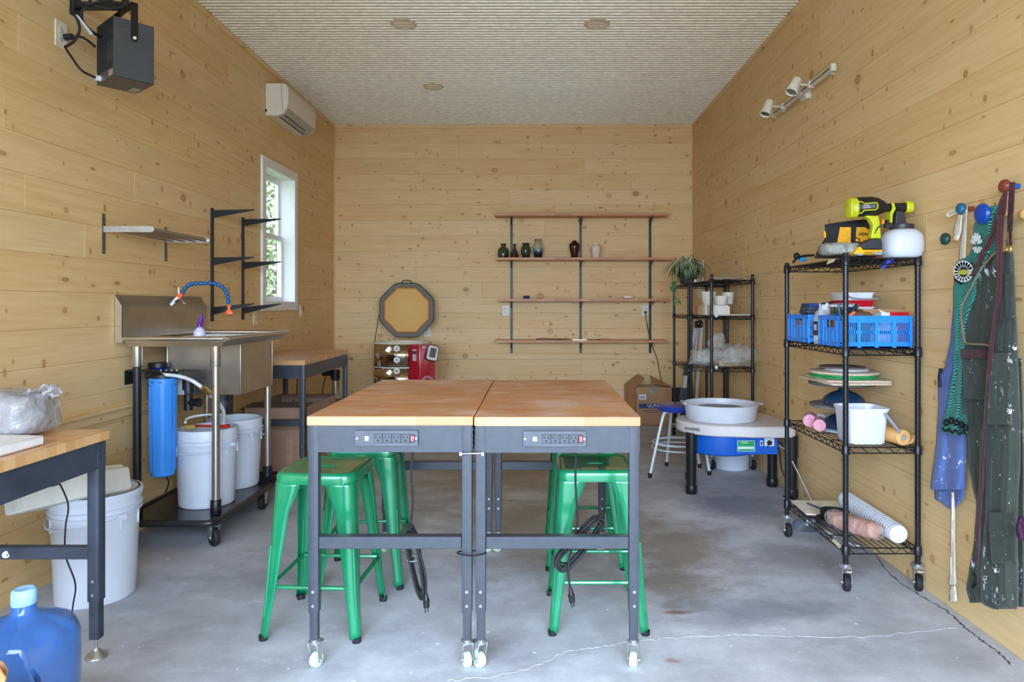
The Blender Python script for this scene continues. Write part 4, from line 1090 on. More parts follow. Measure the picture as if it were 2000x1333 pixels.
vase('small green cone-shaped vase with narrow neck, second from left', 1005, [(.040, 0), (.047, .008), (.045, .035), (.030, .075), (.015, .105), (.012, .125), (.013, .142), (.021, .152), (.022, .155)], glaze('green glaze b', [(0, (90, 40, 26)), (.2, (80, 44, 28)), (.4, (60, 66, 44)), (1, (52, 60, 40))], zs, .155), .155)
vase('round green vase with wide flared mouth, third from left', 1027, [(.032, 0), (.036, .004), (.050, .04), (.056, .080), (.052, .115), (.038, .135), (.034, .142), (.042, .158), (.044, .163)], glaze('green glaze c', GRN, zs, .163), .163)
vase('tall vase fading from cream top to dark blue base', 1051, [(.036, 0), (.040, .004), (.053, .06), (.057, .100), (.052, .135), (.036, .160), (.030, .178), (.040, .198), (.050, .206)], glaze('cream blue glaze', [(0, (22, 28, 48)), (.25, (30, 44, 66)), (.45, (120, 136, 124)), (.6, (176, 178, 150)), (.85, (170, 160, 130)), (1, (150, 136, 104))], zs, .206), .206)
vase('dark reddish-brown vase beside the middle standard', 1122, [(.036, 0), (.038, .004), (.042, .05), (.056, .100), (.060, .135), (.054, .160), (.034, .176), (.022, .180), (.021, .184), (.026, .19), (.025, .193)], glaze('brown glaze', [(0, (56, 26, 16)), (.5, (72, 28, 16)), (1, (46, 22, 18))], zs, .193), .193)
vase('unglazed white vase, rightmost on the second shelf', 1164, [(.034, 0), (.036, .003), (.046, .05), (.056, .095), (.057, .120), (.045, .142), (.028, .150), (.026, .155), (.030, .162), (.029, .165)], mat('bisque white', (236, 214, 186), .8, var=.02), .165)
z3 = SHZ[2] + .0005; z4 = SHZ[3] + .0005
x = P(1028, 0, yv).x
tag(obj('folded_cloth', blobbox((x, yv, z3 + .018), (.075, .06, .036), CLAY, 2, .004, 14, 10), mat('navy cloth', (52, 56, 86), .85, bump=.4)), 'small folded dark blue cloth lump on the third shelf', 'cloth')
x = P(1055, 0, yv).x
tag(obj('clay_ring', MB().tube([(x + .028 * cos(2 * pi * i / 16), yv, z3 + .032 + .026 * sin(2 * pi * i / 16)) for i in range(16)], .006, 8, 1, closed=True), mat('tan clay', (186, 150, 104), .7)), 'tan clay ring standing upright on the third shelf', 'ring')
x = P(1227, 0, yv).x
dsh = obj('oval_dish', MB().lathe((x, yv, 0), [(.042, z3), (.058, z3 + .008), (.060, z3 + .026), (.054, z3 + .036), (.030, z3 + .038), (.001, z3 + .037)], 26), mat('cream white', (236, 226, 208), .5)); tag(dsh, 'white oval covered dish near right end of the third shelf', 'dish')
x0, x1 = P(1140, 0, yv).x, P(1208, 0, yv).x
tag(obj('flat_stick', MB().bb((x0, yv - .02, z3), (x1, yv + .02, z3 + .008)), mat('pale stick', (226, 206, 176), .6), bev=.002), 'long pale flat stick lying on the third shelf', 'stick')
mb = MB()
for k, px in enumerate((1168, 1180, 1192)):
    pass
for k, (a, b, hh) in enumerate(((1048, 1062, .009), (1062, 1098, .007), (1098, 1112, .010))):
    xa, xb = P(a, 0, yv).x, P(b, 0, yv).x
mb.tube([(P(1047, 0, yv).x, yv, z4 + .008), (P(1060, 0, yv).x, yv + .01, z4 + .012), (P(1085, 0, yv).x, yv, z4 + .007), (P(1112, 0, yv).x, yv + .01, z4 + .009)], .006, 8, 4)
tag(obj('trimming_tool', mb, mat('tool brown metal', (140, 120, 100), .35, .5)), 'thin brown-handled trimming tool, leftmost tool on the bottom shelf', 'tool')
mb = MB().bb((P(1118, 0, 7.45).x, 7.40, z4), (P(1145, 0, 7.45).x, 7.43, z4 + .006)).tube([(P(1145, 0, 7.45).x, 7.41, z4 + .006), (P(1160, 0, 7.45).x, 7.43, z4 + .006), (P(1172, 0, 7.45).x, 7.45, z4 + .008)], .005, 8, 4)
tag(obj('metal_scraper', mb, CHR), 'bright metal scraper on the bottom shelf beside the middle standard', 'tool')
tag(obj('wooden_rib', MB().tube([(P(1168, 0, yv).x, yv, z4 + .006), (P(1190, 0, yv).x, yv + .02, z4 + .006)], .006, 8, 2), mat('tan wood tool', (190, 140, 90), .6)), 'short tan wooden tool right of the metal scraper', 'tool')
WP = mat('white outlet plate', (232, 228, 216), .45)
q = P(988, 607, BY); plate('wall_outlet', 'white outlet on back wall left of the left shelving standard', 'B', (q.x, BY, q.z), .075, .115, m=WP)
q = P(1260, 606, BY); plate('wall_outlet', 'ivory outlet on back wall with a black cord plugged in', 'B', (q.x, BY, q.z), .075, .115)
cdn = thing('lamp_cord', 'black cord plugged in the right-hand back wall outlet, trailing down behind a shelf', 'cord', (q.x, BY - .02, .5))
obj('plug', MB().bb((q.x - .014, BY - .035, q.z - .04), (q.x + .014, BY - .008, q.z - .012)), BLK, cdn, bev=.004)
obj('cord', MB().tube([(q.x, BY - .03, q.z - .035), P(1263, 630, 7.59), P(1268, 655, 7.60), P(1275, 680, 7.55), P(1283, 700, 7.55), P(1288, 725, 7.55), P(1292, 745, 7.56)], .004, 8, 5), RUB, cdn)
q = P(834, 648, BY); plate('wall_outlet', 'white outlet on the back wall peeking from behind the kiln lid', 'B', (q.x, BY, q.z), .075, .115, m=WP)

# ================================================================ kiln
Yk = 7.00; kx = P(786, 0, Yk).x; KR_ = .305; kz = P(0, 670, Yk - .2).z
kl = thing('kiln', 'stainless pottery kiln with red control box and open round lid by the back wall', 'kiln', (kx, Yk, 0))
KSS = mat('mirror stainless', (200, 190, 172), .10, 1., var=.02)
def octo(r, z, n=10, ph=0.0): return [Vector((kx + r * cos(2 * pi * (i + ph) / n), Yk + r * sin(2 * pi * (i + ph) / n), z)) for i in range(n)]
secs = [(kz - .245, kz - .012), (kz - .49, kz - .252), (kz - .72, kz - .497)]
for a, b in secs:
    s_ = obj('kiln_section', MB().ring_loft([octo(KR_, a), octo(KR_, b)], cap=False), KSS, kl, sharp=20, solid=.003)
    obj('band', MB().ring_loft([octo(KR_ + .004, a - .006), octo(KR_ + .006, a), octo(KR_ + .004, a + .006)], cap=False), mat('pale seam band', (230, 224, 210), .4), s_)
obj('brick_rim', MB().ring_loft([octo(KR_ - .002, kz - .012), octo(KR_ + .001, kz), octo(KR_ - .065, kz), octo(KR_ - .065, kz - .4)], cap=False), mat('firebrick cream', (238, 230, 206), .85, var=.03), kl, solid=.003)
obj('kiln_stand', MB().ring_loft([octo(KR_ * .9, kz - .75), octo(KR_ * .95, kz - .72)]).cyl((kx - .2, Yk - .15, 0), (kx - .2, Yk - .15, kz - .74), .015, n=8).cyl((kx + .2, Yk - .15, 0), (kx + .2, Yk - .15, kz - .74), .015, n=8).cyl((kx - .2, Yk + .15, 0), (kx - .2, Yk + .15, kz - .74), .015, n=8).cyl((kx + .2, Yk + .15, 0), (kx + .2, Yk + .15, kz - .74), .015, n=8), STEEL_K, kl)
yf_ = Yk - KR_ * .97
px_ = P(776, 0, yf_).x
for j, py in enumerate((681, 703, 725)):
    zz = P(0, py, yf_).z
    f = obj('peephole_plug', MB().lathe((px_, yf_ - .030, zz), [(.012, .034), (.018, .02), (.030, .008), (.031, .002), (.026, 0), (.009, 0), (.008, .006), (.001, .006)], 22, axis='Y'), mat('ceramic plug', (228, 222, 212), .6), kl)
    obj('plug_hole', MB().cyl((px_, yf_ - .0302, zz), (px_, yf_ - .0285, zz), .008, n=14), BLK, f)
for px, py in ((738, 694), (741, 712), (734, 743)):
    q = P(px, py, Yk - .235); mb = MB().bb((q.x - .012, q.y - .02, q.z - .02), (q.x + .012, q.y - .003, q.z + .02))
    mb.tube([(q.x - .014, q.y - .015, q.z - .022), (q.x, q.y - .034, q.z - .03), (q.x + .014, q.y - .015, q.z - .022), (q.x + .010, q.y - .022, q.z + .028), (q.x - .010, q.y - .022, q.z + .028)], .004, 6, 3, closed=True)
    obj('draw_latch', mb, CHR, kl)
KRED = mat('kiln red enamel', (168, 16, 34), .2, .05, var=.03, coat=.4)
xa, xb = P(799, 0, yf_ - .02).x, P(851, 0, yf_ + .06).x
cb_ = obj('control_box', MB().prism([(xa, yf_ - .012, kz - .60), (xa + .105, yf_ - .04, kz - .60), (xb, yf_ + .015, kz - .60), (xb, yf_ + .16, kz - .60), (xa, yf_ + .16, kz - .60)], (0, 0, .585)), KRED, kl, bev=.003)
text('kiln_lettering', 'SKUTT', .030, WPL, cb_, (xb - .078, yf_ - .020, kz - .038), '-Y', .0006, mtx=Matrix.Rotation(R(22), 4, 'Z'))
obj('data_plate', MB().box((xa + .055, yf_ - .029, kz - .115), (.042, .002, .115), Matrix.Rotation(R(-15), 3, 'Z')), mat('plate grey', (176, 170, 166), .4), cb_)
obj('data_plate_head', MB().box((xa + .055, yf_ - .0302, kz - .09), (.040, .002, .03), Matrix.Rotation(R(-15), 3, 'Z')), mat('plate dark', (60, 46, 50), .4), cb_)
mb = MB()
for i in range(11):
    a = R(20 + 140 * i / 10); c_ = Vector((xb - .07, yf_ - .018 , kz - .375)); p, q = [c_ + Vector((cos(a) * r_, .35 * cos(a) * r_, sin(a) * r_)) for r_ in (.035, .062 if i % 2 else .054)]
    mb.tube([p, q], .0022, 5, 0)
obj('vent_slots', mb, WPL, cb_)
Mt = Matrix.Translation(P(845, 690, yf_ - .07)) @ Matrix.Rotation(R(14), 4, 'Y') @ Matrix.Rotation(R(20), 4, 'Z') @ Matrix.Rotation(R(-14), 4, 'X')
tc_ = obj('touch_controller', MB().prism([(a, 0, b) for a, b in rrect(.118, .155, .025, 5)], (0, .028, 0)).xf(Mt), BLK, kl, bev=.004)
obj('bezel', MB().prism([(a, -.004, b) for a, b in rrect(.105, .142, .022, 5)], (0, .005, 0)).xf(Mt), mat('light bezel', (206, 206, 202), .3), tc_, bev=.0015)
obj('screen', MB().bb((-.030, -.0052, -.045), (.030, -.0035, .05)).xf(Mt), mat('dark screen', (96, 90, 80), .15), tc_)
# raised lid: thick brick slab banded in steel, hinged behind
lx_, lz_ = P(794, 0, 7.33).x, P(0, 606, 7.33).z; ly = 7.33; n = 10
def lo(r, y, k=8, ph=.5): return [Vector((lx_ + r * cos(2 * pi * (i + ph) / k), y, lz_ + r * sin(2 * pi * (i + ph) / k))) for i in range(k)]
def ro(r, y, rad=.35):
    """octagon with softened corners"""
    c = lo(r, y); out = []
    for i in range(8):
        a, b, d = c[i - 1], c[i], c[(i + 1) % 8]
        p, q = b + (a - b) * rad * .5, b + (d - b) * rad * .5
        for t_ in (0, .33, .66, 1): out.append(p * (1 - t_) ** 2 + b * 2 * t_ * (1 - t_) + q * t_ ** 2)
    return out
ld = obj('lid_band', MB().ring_loft([ro(.320, ly + .075), ro(.322, ly - .002), ro(.316, ly - .008), ro(.309, ly - .004), ro(.309, ly + .07)], cap=True), mat('blued steel band', (120, 122, 120), .35, .6, var=.15, nscale=20), kl)
SC_ = NT('scorched brick'); p_ = SC_.n('ShaderNodeTexCoord').outputs['Object']
MP = SC_.n('ShaderNodeMapping'); SC_.l(p_, MP.inputs[0]); MP.inputs['Location'].default_value = (-(lx_ - kx), 0, -lz_)
sp = SC_.n('ShaderNodeSeparateXYZ'); SC_.l(MP.outputs[0], sp.inputs[0])
# eight-sided distance so the scorch follows the kiln's wall
ds = None
for i in range(4):
    a = pi * i / 4; dd = SC_.math('ABSOLUTE', SC_.math('ADD', SC_.math('MULTIPLY', sp.outputs[0], cos(a)), SC_.math('MULTIPLY', sp.outputs[2], sin(a))))
    ds = dd if ds is None else SC_.math('MAXIMUM', ds, dd)
ds = SC_.math('ADD', ds, SC_.math('MULTIPLY', SC_.math('SUBTRACT', SC_.noise(p_, 9, 3), .5), .012))
SC_.l(SC_.ramp(SC_.math('MULTIPLY', ds, 3.3), [(0, rgb(226, 182, 112)), (.745, rgb(222, 172, 98)), (.79, rgb(176, 108, 48)), (.835, rgb(112, 104, 90)), (1, rgb(126, 130, 128))]), SC_.bsdf.inputs['Base Color'])
SC_.bsdf.inputs['Roughness'].default_value = .8; MATS['scorched brick'] = SC_.m
obj('lid_brick', MB().ring_loft([ro(.310, ly + .06), ro(.310, ly - .002)]), SC_.m, ld)
obj('lid_handle', MB().tube([(lx_ - .045, ly + .01, lz_ + .282), (lx_ - .045, ly + .0, lz_ + .31), (lx_ - .02, ly + .0, lz_ + .322), (lx_ + .02, ly + .0, lz_ + .322), (lx_ + .05, ly + .0, lz_ + .31), (lx_ + .05, ly + .01, lz_ + .282)], .006, 8, 4), STEEL_K, ld)
obj('lid_hinge', MB().bb((lx_ - .14, ly + .02, kz - .12), (lx_ - .135, ly + .05, lz_ - .22)).bb((lx_ + .155, ly + .02, kz - .12), (lx_ + .16, ly + .05, lz_ - .22)).bb((lx_ - .14, Yk + KR_ * .9, kz - .14), (lx_ + .16, ly + .05, kz - .11)), mat('thin grey rod', (150, 146, 138), .4, .6), kl)
obj('lid_brace', MB().tube([P(732, 667, Yk - .02), (lx_ - .30, ly, lz_ - .05)], .004, 6, 0), STEEL_K, kl)

# kiln vent duct hanging behind the corner bench
vd = thing('vent_duct', 'silver flexible vent duct with black collar in the back corner', 'duct', (P(655, 0, 6.7).x, 6.7, 0))
vx = P(655, 0, 6.7).x; z_a, z_b = P(0, 742, 6.7).z, .0
prof = []; z = z_b; k = 0
while z < z_a: prof.append((.034 + (.004 if k % 2 else -.002), z)); z += .009; k += 1
obj('flex_hose', MB().lathe((vx, 6.7, 0), prof, 18), mat('crinkled foil', (210, 206, 196), .22, .95, var=.1, nscale=60), vd, sharp=80)
obj('collar', MB().cyl((vx, 6.7, z_a), (vx, 6.7, z_a + .10), .045, n=20).bb((vx - .12, 6.66, z_a + .04), (vx - .04, 6.74, z_a + .12)), BLK, vd)
obj('cord', MB().tube([(vx - .09, 6.7, z_a + .05), (vx - .12, 6.68, z_a - .10), (vx - .09, 6.66, z_a - .26), (vx - .02, 6.64, z_a - .36)], .005, 8, 4), RUB, vd)
tag(obj('cord', MB().tube([P(581, 741, 5.95), P(580, 765, 5.96), P(580, 783, 5.97), P(572, 782, 5.9)], .005, 8, 4), RUB), 'black cord hanging under the corner bench above the carton', 'cord')
# ================================================================ cartons
CARD = mat('corrugated cardboard', (178, 134, 96), .75, var=.05, nscale=5); CARD2 = mat('pinkish cardboard', (176, 142, 118), .75, var=.05, nscale=4); CARDI = mat('cardboard inside', (150, 116, 86), .8)
bx = thing('cardboard_box', 'large pinkish-brown cardboard carton under the back left workbench', 'box', (-1.98, 5.55, 0))
mb = MB().bb((-2.225, 5.16, 0), (-1.745, 5.166, .52)).bb((-1.751, 5.16, 0), (-1.745, 5.93, .52)).bb((-2.225, 5.924, 0), (-1.745, 5.93, .52)).bb((-2.225, 5.16, 0), (-2.219, 5.93, .52)).bb((-2.225, 5.16, 0), (-1.745, 5.93, .006))
obj('box_body', mb, CARD2, bx)
obj('flap', MB().box((-1.985, 5.25, .525), (.475, .19, .004), Matrix.Rotation(R(5), 3, 'X')), mat('grey-brown flap', (128, 108, 92), .75), bx)
obj('flap', MB().box((-1.985, 5.83, .528), (.475, .19, .004), Matrix.Rotation(R(-4), 3, 'X')), MATS['grey-brown flap'], bx)
obj('tape', MB().bb((-1.90, 5.1585, .08), (-1.85, 5.1600, .30)), mat('pale tape', (192, 160, 134), .4), bx)

Yb = 7.30; q0, q1 = P(1229, 0, Yb).x, P(1313, 0, Yb).x; ztp = P(0, 757, Yb).z
b2 = thing('cardboard_box', 'open brown carton with dark blue band and barcode sticker by the back wall', 'box', ((q0 + q1) / 2, Yb + .15, 0))
q0 -= .0
mb = MB().bb((q0 + .07, Yb, 0), (q1, Yb + .004, ztp)).bb((q1 - .004, Yb, 0), (q1, Yb + .30, ztp)).bb((q0 + .03, Yb + .296, 0), (q1, Yb + .30, ztp)).prism([(q0 + .07, Yb, 0), (q0 + .074, Yb, 0), (q0 - .01, Yb + .30, 0), (q0 - .014, Yb + .30, 0)], (0, 0, ztp)).bb((q0 + .03, Yb, 0), (q1, Yb + .3, .004))
obj('box_body', mb, CARD, b2)
obj('flap', MB().prism([(q0 + .07, Yb + .002, ztp), (q0 - .01, Yb + .3, ztp), (q0 + .13, Yb + .26, ztp + .12), (q0 + .17, Yb + .03, ztp + .09)], (.003, 0, .003)), CARD, b2)
obj('flap', MB().prism([(q1, Yb + .01, ztp), (q1, Yb + .29, ztp), (q1 - .20, Yb + .26, ztp + .10), (q1 - .20, Yb + .04, ztp + .04)], (0, 0, .003)), CARD, b2)
obj('blue_band', MB().bb((P(1248, 0, Yb).x, Yb - .001, P(0, 798, Yb).z), (q1, Yb, P(0, 789, Yb).z)), mat('navy print', (34, 58, 104), .6), b2)
text('box_lettering', 'ULINE', .052, WPL, b2, (P(1277, 0, Yb).x, Yb - .0014, P(0, 793.3, Yb).z), '-Y', .0003)
bc = obj('barcode_sticker', MB().bb((P(1248, 0, Yb).x, Yb - .001, P(0, 781, Yb).z), (P(1262, 0, Yb).x, Yb, P(0, 771, Yb).z)), WPL, b2)
mb = MB(); x = P(1249.5, 0, Yb).x; q = random.Random(4)
while x < P(1260, 0, Yb).x: wv = q.uniform(.0015, .004); mb.bb((x, Yb - .0014, P(0, 779, Yb).z), (x + wv, Yb - .0009, P(0, 774, Yb).z)); x += wv + q.uniform(.002, .004)
obj('barcode', mb, BLK, bc)
obj('small_print', MB().bb((P(1256, 0, Yb).x, Yb - .0008, P(0, 803.2, Yb).z), (P(1306, 0, Yb).x, Yb, P(0, 802, Yb).z)).bb((P(1262, 0, Yb).x, Yb - .0008, P(0, 806.4, Yb).z), (P(1300, 0, Yb).x, Yb, P(0, 805.4, Yb).z)), MATS['navy print'], b2)
obj('tape', MB().bb((P(1270, 0, Yb).x, Yb - .0012, P(0, 770, Yb).z), (P(1284, 0, Yb).x, Yb, ztp + .002)), film('clear tape', (220, 214, 200), .5, 30), b2)
tag(obj('waste_bin', MB().ring_loft([[(1.605 + a, 7.44 + b, z) for a, b in rrect(w_, w_ * .8, .03, 3)] for w_, z in ((.17, 0), (.21, .37), (.225, .372), (.225, .385), (.2, .385), (.16, .02))]), BLK), 'small black waste bin between carton and rack at the back wall', 'bin')

# ================================================================ recessed ceiling lights, not lit
LN = mat('frosted lens', (226, 214, 190), .5, var=.01); RG = mat('light trim ring', (214, 202, 176), .45)
for (px, py, lab) in ((788, 47, 'round recessed ceiling light, near left one of the three'), (1166, 47, 'round recessed ceiling light, near right one of the three'), (846, 169, 'round recessed ceiling light, farthest one, left of centre')):
    Yl = (CZ - .006 - CAMZ) * F / (597 - py); x = (px - 1045) * Yl / F
    t = thing('ceiling_light', lab, 'ceiling light', (x, Yl, CZ), 'recessed ceiling lights')
    obj('trim_ring', MB().lathe((x, Yl, 0), [(.070, CZ + .004), (.094, CZ + .002), (.094, CZ - .007), (.088, CZ - .011), (.074, CZ - .010), (.070, CZ - .004)], 36), RG, t)
    obj('lens', MB().cyl((x, Yl, CZ - .007), (x, Yl, CZ + .002), .0715, n=32), LN, t)

# ================================================================ track light on the right wall
TW = mat('track white', (216, 208, 190), .35, var=.02)
tl_ = thing('track_light', 'white two-spot track light bar on the right wall near the ceiling', 'track light', (RX, 4.55, 2.72))
xt = RX - .05; a, b = PX(1512, 222, xt), PX(1627, 134, xt); zt_ = (a.z + b.z) / 2
dirn = (b - a).normalized()
rail = MB().bb((xt - .012, b.y, zt_ - .017), (xt + .012, a.y, zt_ + .017))
obj('track_rail', rail, TW, tl_, bev=.002)
mb = MB().bb((xt - .0128, b.y + .02, zt_ - .005), (xt - .0118, a.y - .02, zt_ + .006)); obj('rail_slot', mb, mat('rail slot', (110, 104, 92), .5), tl_)
for yy in (b.y - .004, a.y + .004): obj('end_cap', MB().box((xt, yy, zt_), (.030, .014, .042)), mat('mint white', (214, 218, 202), .35), tl_, bev=.002)
ym = PX(1564, 182, xt).y
obj('canopy', MB().bb((xt + .012, ym - .045, zt_ - .045), (RX, ym + .045, zt_ + .045)).bb((xt - .016, ym - .03, zt_ - .02), (xt - .010, ym + .03, zt_ + .02)), TW, tl_, bev=.003)
for yy in (a.y - .08, b.y + .10): obj('standoff', MB().cyl((xt, yy, zt_), (RX, yy, zt_), .008, n=10), TW, tl_)
def spot(pa, ph_top, ph_bot, rt, rb_, lamp):
    """pa: joint pixel on the rail; shade from top to bottom pixel"""
    A = PX(*pa, xt); Yh = A.y - .0; B = P(*ph_top, Yh); C = P(*ph_bot, Yh - .02)
    mid = B.lerp(C, .38)
    j = obj('joint', MB().box((xt - .004, A.y, zt_), (.034, .036, .044)).cyl((xt - .02, A.y, zt_), mid, .0075, n=10), TW, tl_, bev=.002)
    d = (C - B).normalized(); L = (C - B).length; u = d.orthogonal().normalized(); v = d.cross(u); rings = []
    for s_, r_ in ((0, rt * .75), (.004, rt), (L, rb_), (L, rb_ - .003), (L - .02, rb_ - .006)): rings.append([B + d * s_ + (u * cos(2 * pi * i / 22) + v * sin(2 * pi * i / 22)) * r_ for i in range(22)])
    sh = obj('lamp_shade', MB().ring_loft(rings, cap=True), mat('shade white', (232, 226, 208), .4), tl_)
    obj('lamp_glass', MB().cyl(C - d * .012, C - d * .006, rb_ - .007, n=22), mat('silver reflector', (220, 222, 220), .12, .9, var=.3, nscale=80), sh)
spot((1531, 206), (1504, 197), (1494, 224), .026, .037, True)
spot((1584, 161), (1558, 154), (1545, 181), .026, .038, False)
# ================================================================ black wire racks
WB_ = mat('black wire', (24, 25, 28), .35, .2, var=.05)
PST = mat('black post', (34, 36, 40), .3, .25, var=.05)
def wire_rack(label, x0, x1, y0, y1, top, shelves, group, cr=.038, wheel_m=RUB):
    t = thing('wire_rack', label, 'shelf rack', ((x0 + x1) / 2, (y0 + y1) / 2, 0), group)
    zb = cr * 2 + .045
    for x in (x0, x1):
        for y in (y0, y1):
            prof = [(.0125, zb)]; z = zb + .02
            while z < top - .02: prof += [(.0125, z - .0018), (.0113, z - .0012), (.0113, z + .0006), (.0125, z + .0012)]; z += .0254
            prof += [(.0125, top - .004), (.0112, top)]
            obj('post', MB().lathe((x, y, 0), prof, 14), PST, t, sharp=30)
            caster(t, (x, y, zb), cr, .026, wheel_m, ang=RND.uniform(1.2, 1.9), brake=(y == y0))
    for z in shelves:
        mb = MB(); r = .0032
        cx = [(x0, y0), (x1, y0), (x1, y1), (x0, y1)]
        for (a, b) in zip(cx, cx[1:] + cx[:1]):
            a, b = Vector((*a, z)), Vector((*b, z)); d = (b - a); L = d.length; d.normalize(); p, q = a + d * .012, b - d * .012
            mb.cyl(p, q, r, n=6).cyl(p + Vector((0, 0, -.026)), q + Vector((0, 0, -.026)), r, n=6)
            k = max(4, int(L / .036)); k += k % 2
            pts = [p.lerp(q, i / k) + Vector((0, 0, -.026 if i % 2 else 0)) for i in range(k + 1)]
            for u, v in zip(pts, pts[1:]): mb.cyl(u, v, .0022, n=5, cap=False)
        sh = obj('shelf_edge_truss', mb, WB_, t)
        mb = MB(); n = int((x1 - x0) / .0262)
        for i in range(1, n): xx = x0 + (x1 - x0) * i / n; mb.cyl((xx, y0, z + .002), (xx, y1, z + .002), .0021, n=5, cap=False)
        for i in range(1, 4): yy = y0 + (y1 - y0) * i / 4; mb.cyl((x0, yy, z - .002), (x1, yy, z - .002), .0028, n=5, cap=False)
        dk = obj('deck_wires', mb, WB_, sh)
        for (x, y) in cx: obj('collar', MB().lathe((x, y, 0), [(.0150, z - .034), (.0185, z - .030), (.0168, z + .008), (.0145, z + .012)], 14), PST, sh)
    return t
wire_rack('black wheeled wire rack nearest the camera on the right, with blue crates and batts', 1.42, 1.750, 3.09, 3.81, 1.540, (1.515, 1.0985, .650, .190), 'black wire racks')
wire_rack('black wire rack behind the pottery wheel, plastic bags on its lowest visible shelf', 1.40, 1.725, 5.36, 6.06, 1.547, (1.500, 1.215, .800, .42), 'black wire racks')
wire_rack('black wire rack farthest back in the corner, spider plant on top', 1.40, 1.725, 6.16, 6.80, 1.545, (1.497, 1.205, .730, .16), 'black wire racks')
ZT, Z2, Z3, Z4 = 1.5195, 1.103, .6545, .1945     # deck tops of the near rack

# ---------------------------------------------------------------- top shelf: sprayer, tool bag, clamp, tape, pen
LIME = mat('lime plastic', (196, 200, 30), .35, var=.03); YEL = mat('amber yellow plastic', (244, 180, 20), .35); GRY = mat('dark grey plastic', (48, 50, 56), .42)
sp_ = thing('paint_sprayer', 'lime and black cordless paint sprayer with white tank on the near rack top', 'paint sprayer', (1.6, 3.12, ZT))
ys = 3.13
def Q(px, py, dy=0): return P(px, py, ys + dy)
def zx(px, py): v = Q(px, py); return v
def loftx(secs, n=18, pw_=2.6):
    """horizontal body along X: (px, centre py, half height in px, half depth m)"""
    rings = []
    for px, py, hp_, dp in secs:
        c = Q(px, py); ring = []
        for i in range(n):
            a = 2 * pi * i / n; x_, y_ = cos(a), sin(a); k = (abs(x_) ** pw_ + abs(y_) ** pw_) ** (-1 / pw_)
            ring.append((c.x, c.y + x_ * k * dp, c.z + y_ * k * S(hp_, ys)))
        rings.append(ring)
    return MB().ring_loft(rings)
def disc(px, py, r_, dy, d=.004, n=14): c = Q(px, py, dy); return MB().cyl(c, c + Vector((0, d, 0)), r_, n=n)
body = obj('sprayer_body', loftx([(1666, 405, 17, .034), (1672, 405, 19, .040), (1700, 403.5, 19, .042), (1712, 404, 17, .040), (1724, 405, 12, .030), (1730, 406, 8, .022), (1765, 406, 9.5, .024), (1768, 406, 9.5, .024)]), BLK, sp_, bev=.001)
obj('rear_cap', loftx([(1654, 407, 12, .026), (1656, 407, 19, .038), (1668, 407, 20.5, .044), (1671, 407, 19, .040)]), LIME, sp_)
def frame(pts, d0=-.046, w_=.0028): return MB().tube([Q(a, b, d0) for a, b in pts], w_, 6, 0, closed=True)
obj('side_trim', frame([(1671, 395), (1683, 394), (1688, 398), (1712, 396), (1714.5, 399), (1714, 407), (1710, 410), (1688, 411), (1682, 417), (1672, 417), (1668, 412), (1668, 399)]), LIME, sp_)
obj('side_badge', MB().prism([Q(1682, 400, -.043), Q(1711, 399, -.043), Q(1711, 407, -.043), Q(1682, 408, -.043)], (0, -.003, 0)), mat('badge grey', (84, 88, 100), .3), sp_)
mb = MB()
for i in range(5): mb.add(disc(1687.5 + i * 3, 406.3 - i * .3, .0022, -.0475, .001, 8).v, disc(0, 0, .002, 0, .001, 8).f)
mb.prism([Q(1687, 401.6, -.0465), Q(1698, 401, -.0465), Q(1698, 402, -.0465), Q(1687, 402.6, -.0465)], (0, -.0008, 0))
obj('badge_print', mb, WPL, sp_)
obj('nozzle_cap', loftx([(1766, 405, 11, .026), (1768, 405, 12, .029), (1779, 405, 11, .027), (1781, 405, 8, .02)]), LIME, sp_)
obj('nozzle_horn', MB().cyl(Q(1780, 399), Q(1783, 399), .004, n=8).cyl(Q(1780, 410), Q(1783, 410), .004, n=8), BLK, sp_)
obj('trigger_lever', MB().prism([Q(1742, 395, -.024), Q(1747, 397, -.024), Q(1750, 408, -.024), Q(1744, 420, -.024), Q(1743, 436, -.024), Q(1740, 434, -.024), Q(1739, 418, -.024), Q(1743, 406, -.024)], (0, .048, 0)), LIME, sp_, bev=.002)
obj('neck', MB().prism([Q(1751, 412, -.018), Q(1765, 412, -.018), Q(1772, 440, -.018), Q(1749, 440, -.018)], (0, .036, 0)), GRY, sp_, bev=.003)
obj('tank_collar', MB().cyl(Q(1761, 448), Q(1761, 439), .052, n=28), GRY, sp_, bev=.002)
c = Q(1761, 0)
zt_, zb_ = Q(0, 448).z, Q(0, 498).z + .0
obj('tank', MB().lathe((c.x, ys, 0), [(.064, ZT + .001), (.075, ZT + .010), (.084, ZT + .035), (.0855, ZT + .060), (.082, ZT + .098), (.070, ZT + .118), (.053, ZT + .1315)], 36, pw=2.8), mat('milky tank', (214, 220, 230), .35, var=.01), sp_)
obj('handle_grip', MB().prism([Q(1690, 421, -.02), Q(1717, 421, -.02), Q(1720, 438, -.02), Q(1722, 466, -.02), Q(1701, 466, -.02), Q(1706, 440, -.02), Q(1700, 428, -.02)], (0, .04, 0)), LIME, sp_, bev=.006)
obj('grip_inset', MB().prism([Q(1709, 457, -.0215), Q(1707.5, 457, -.0215), Q(1713, 445, -.0215), Q(1721, 438, -.0215), Q(1721, 441, -.0215), Q(1715, 447, -.0215)], (0, .004, 0)), GRY, sp_)
obj('trigger', MB().prism([Q(1723, 428, -.01), Q(1728, 428, -.01), Q(1728, 438, -.01), Q(1723, 438, -.01)], (0, .02, 0)), mat('amber trigger', (240, 140, 26), .4), sp_, bev=.002)
obj('flow_knob', MB().cyl(Q(1730, 434), Q(1742, 434), .010, n=12).cyl(Q(1728, 441), Q(1745, 441), .012, n=10), GRY, sp_)
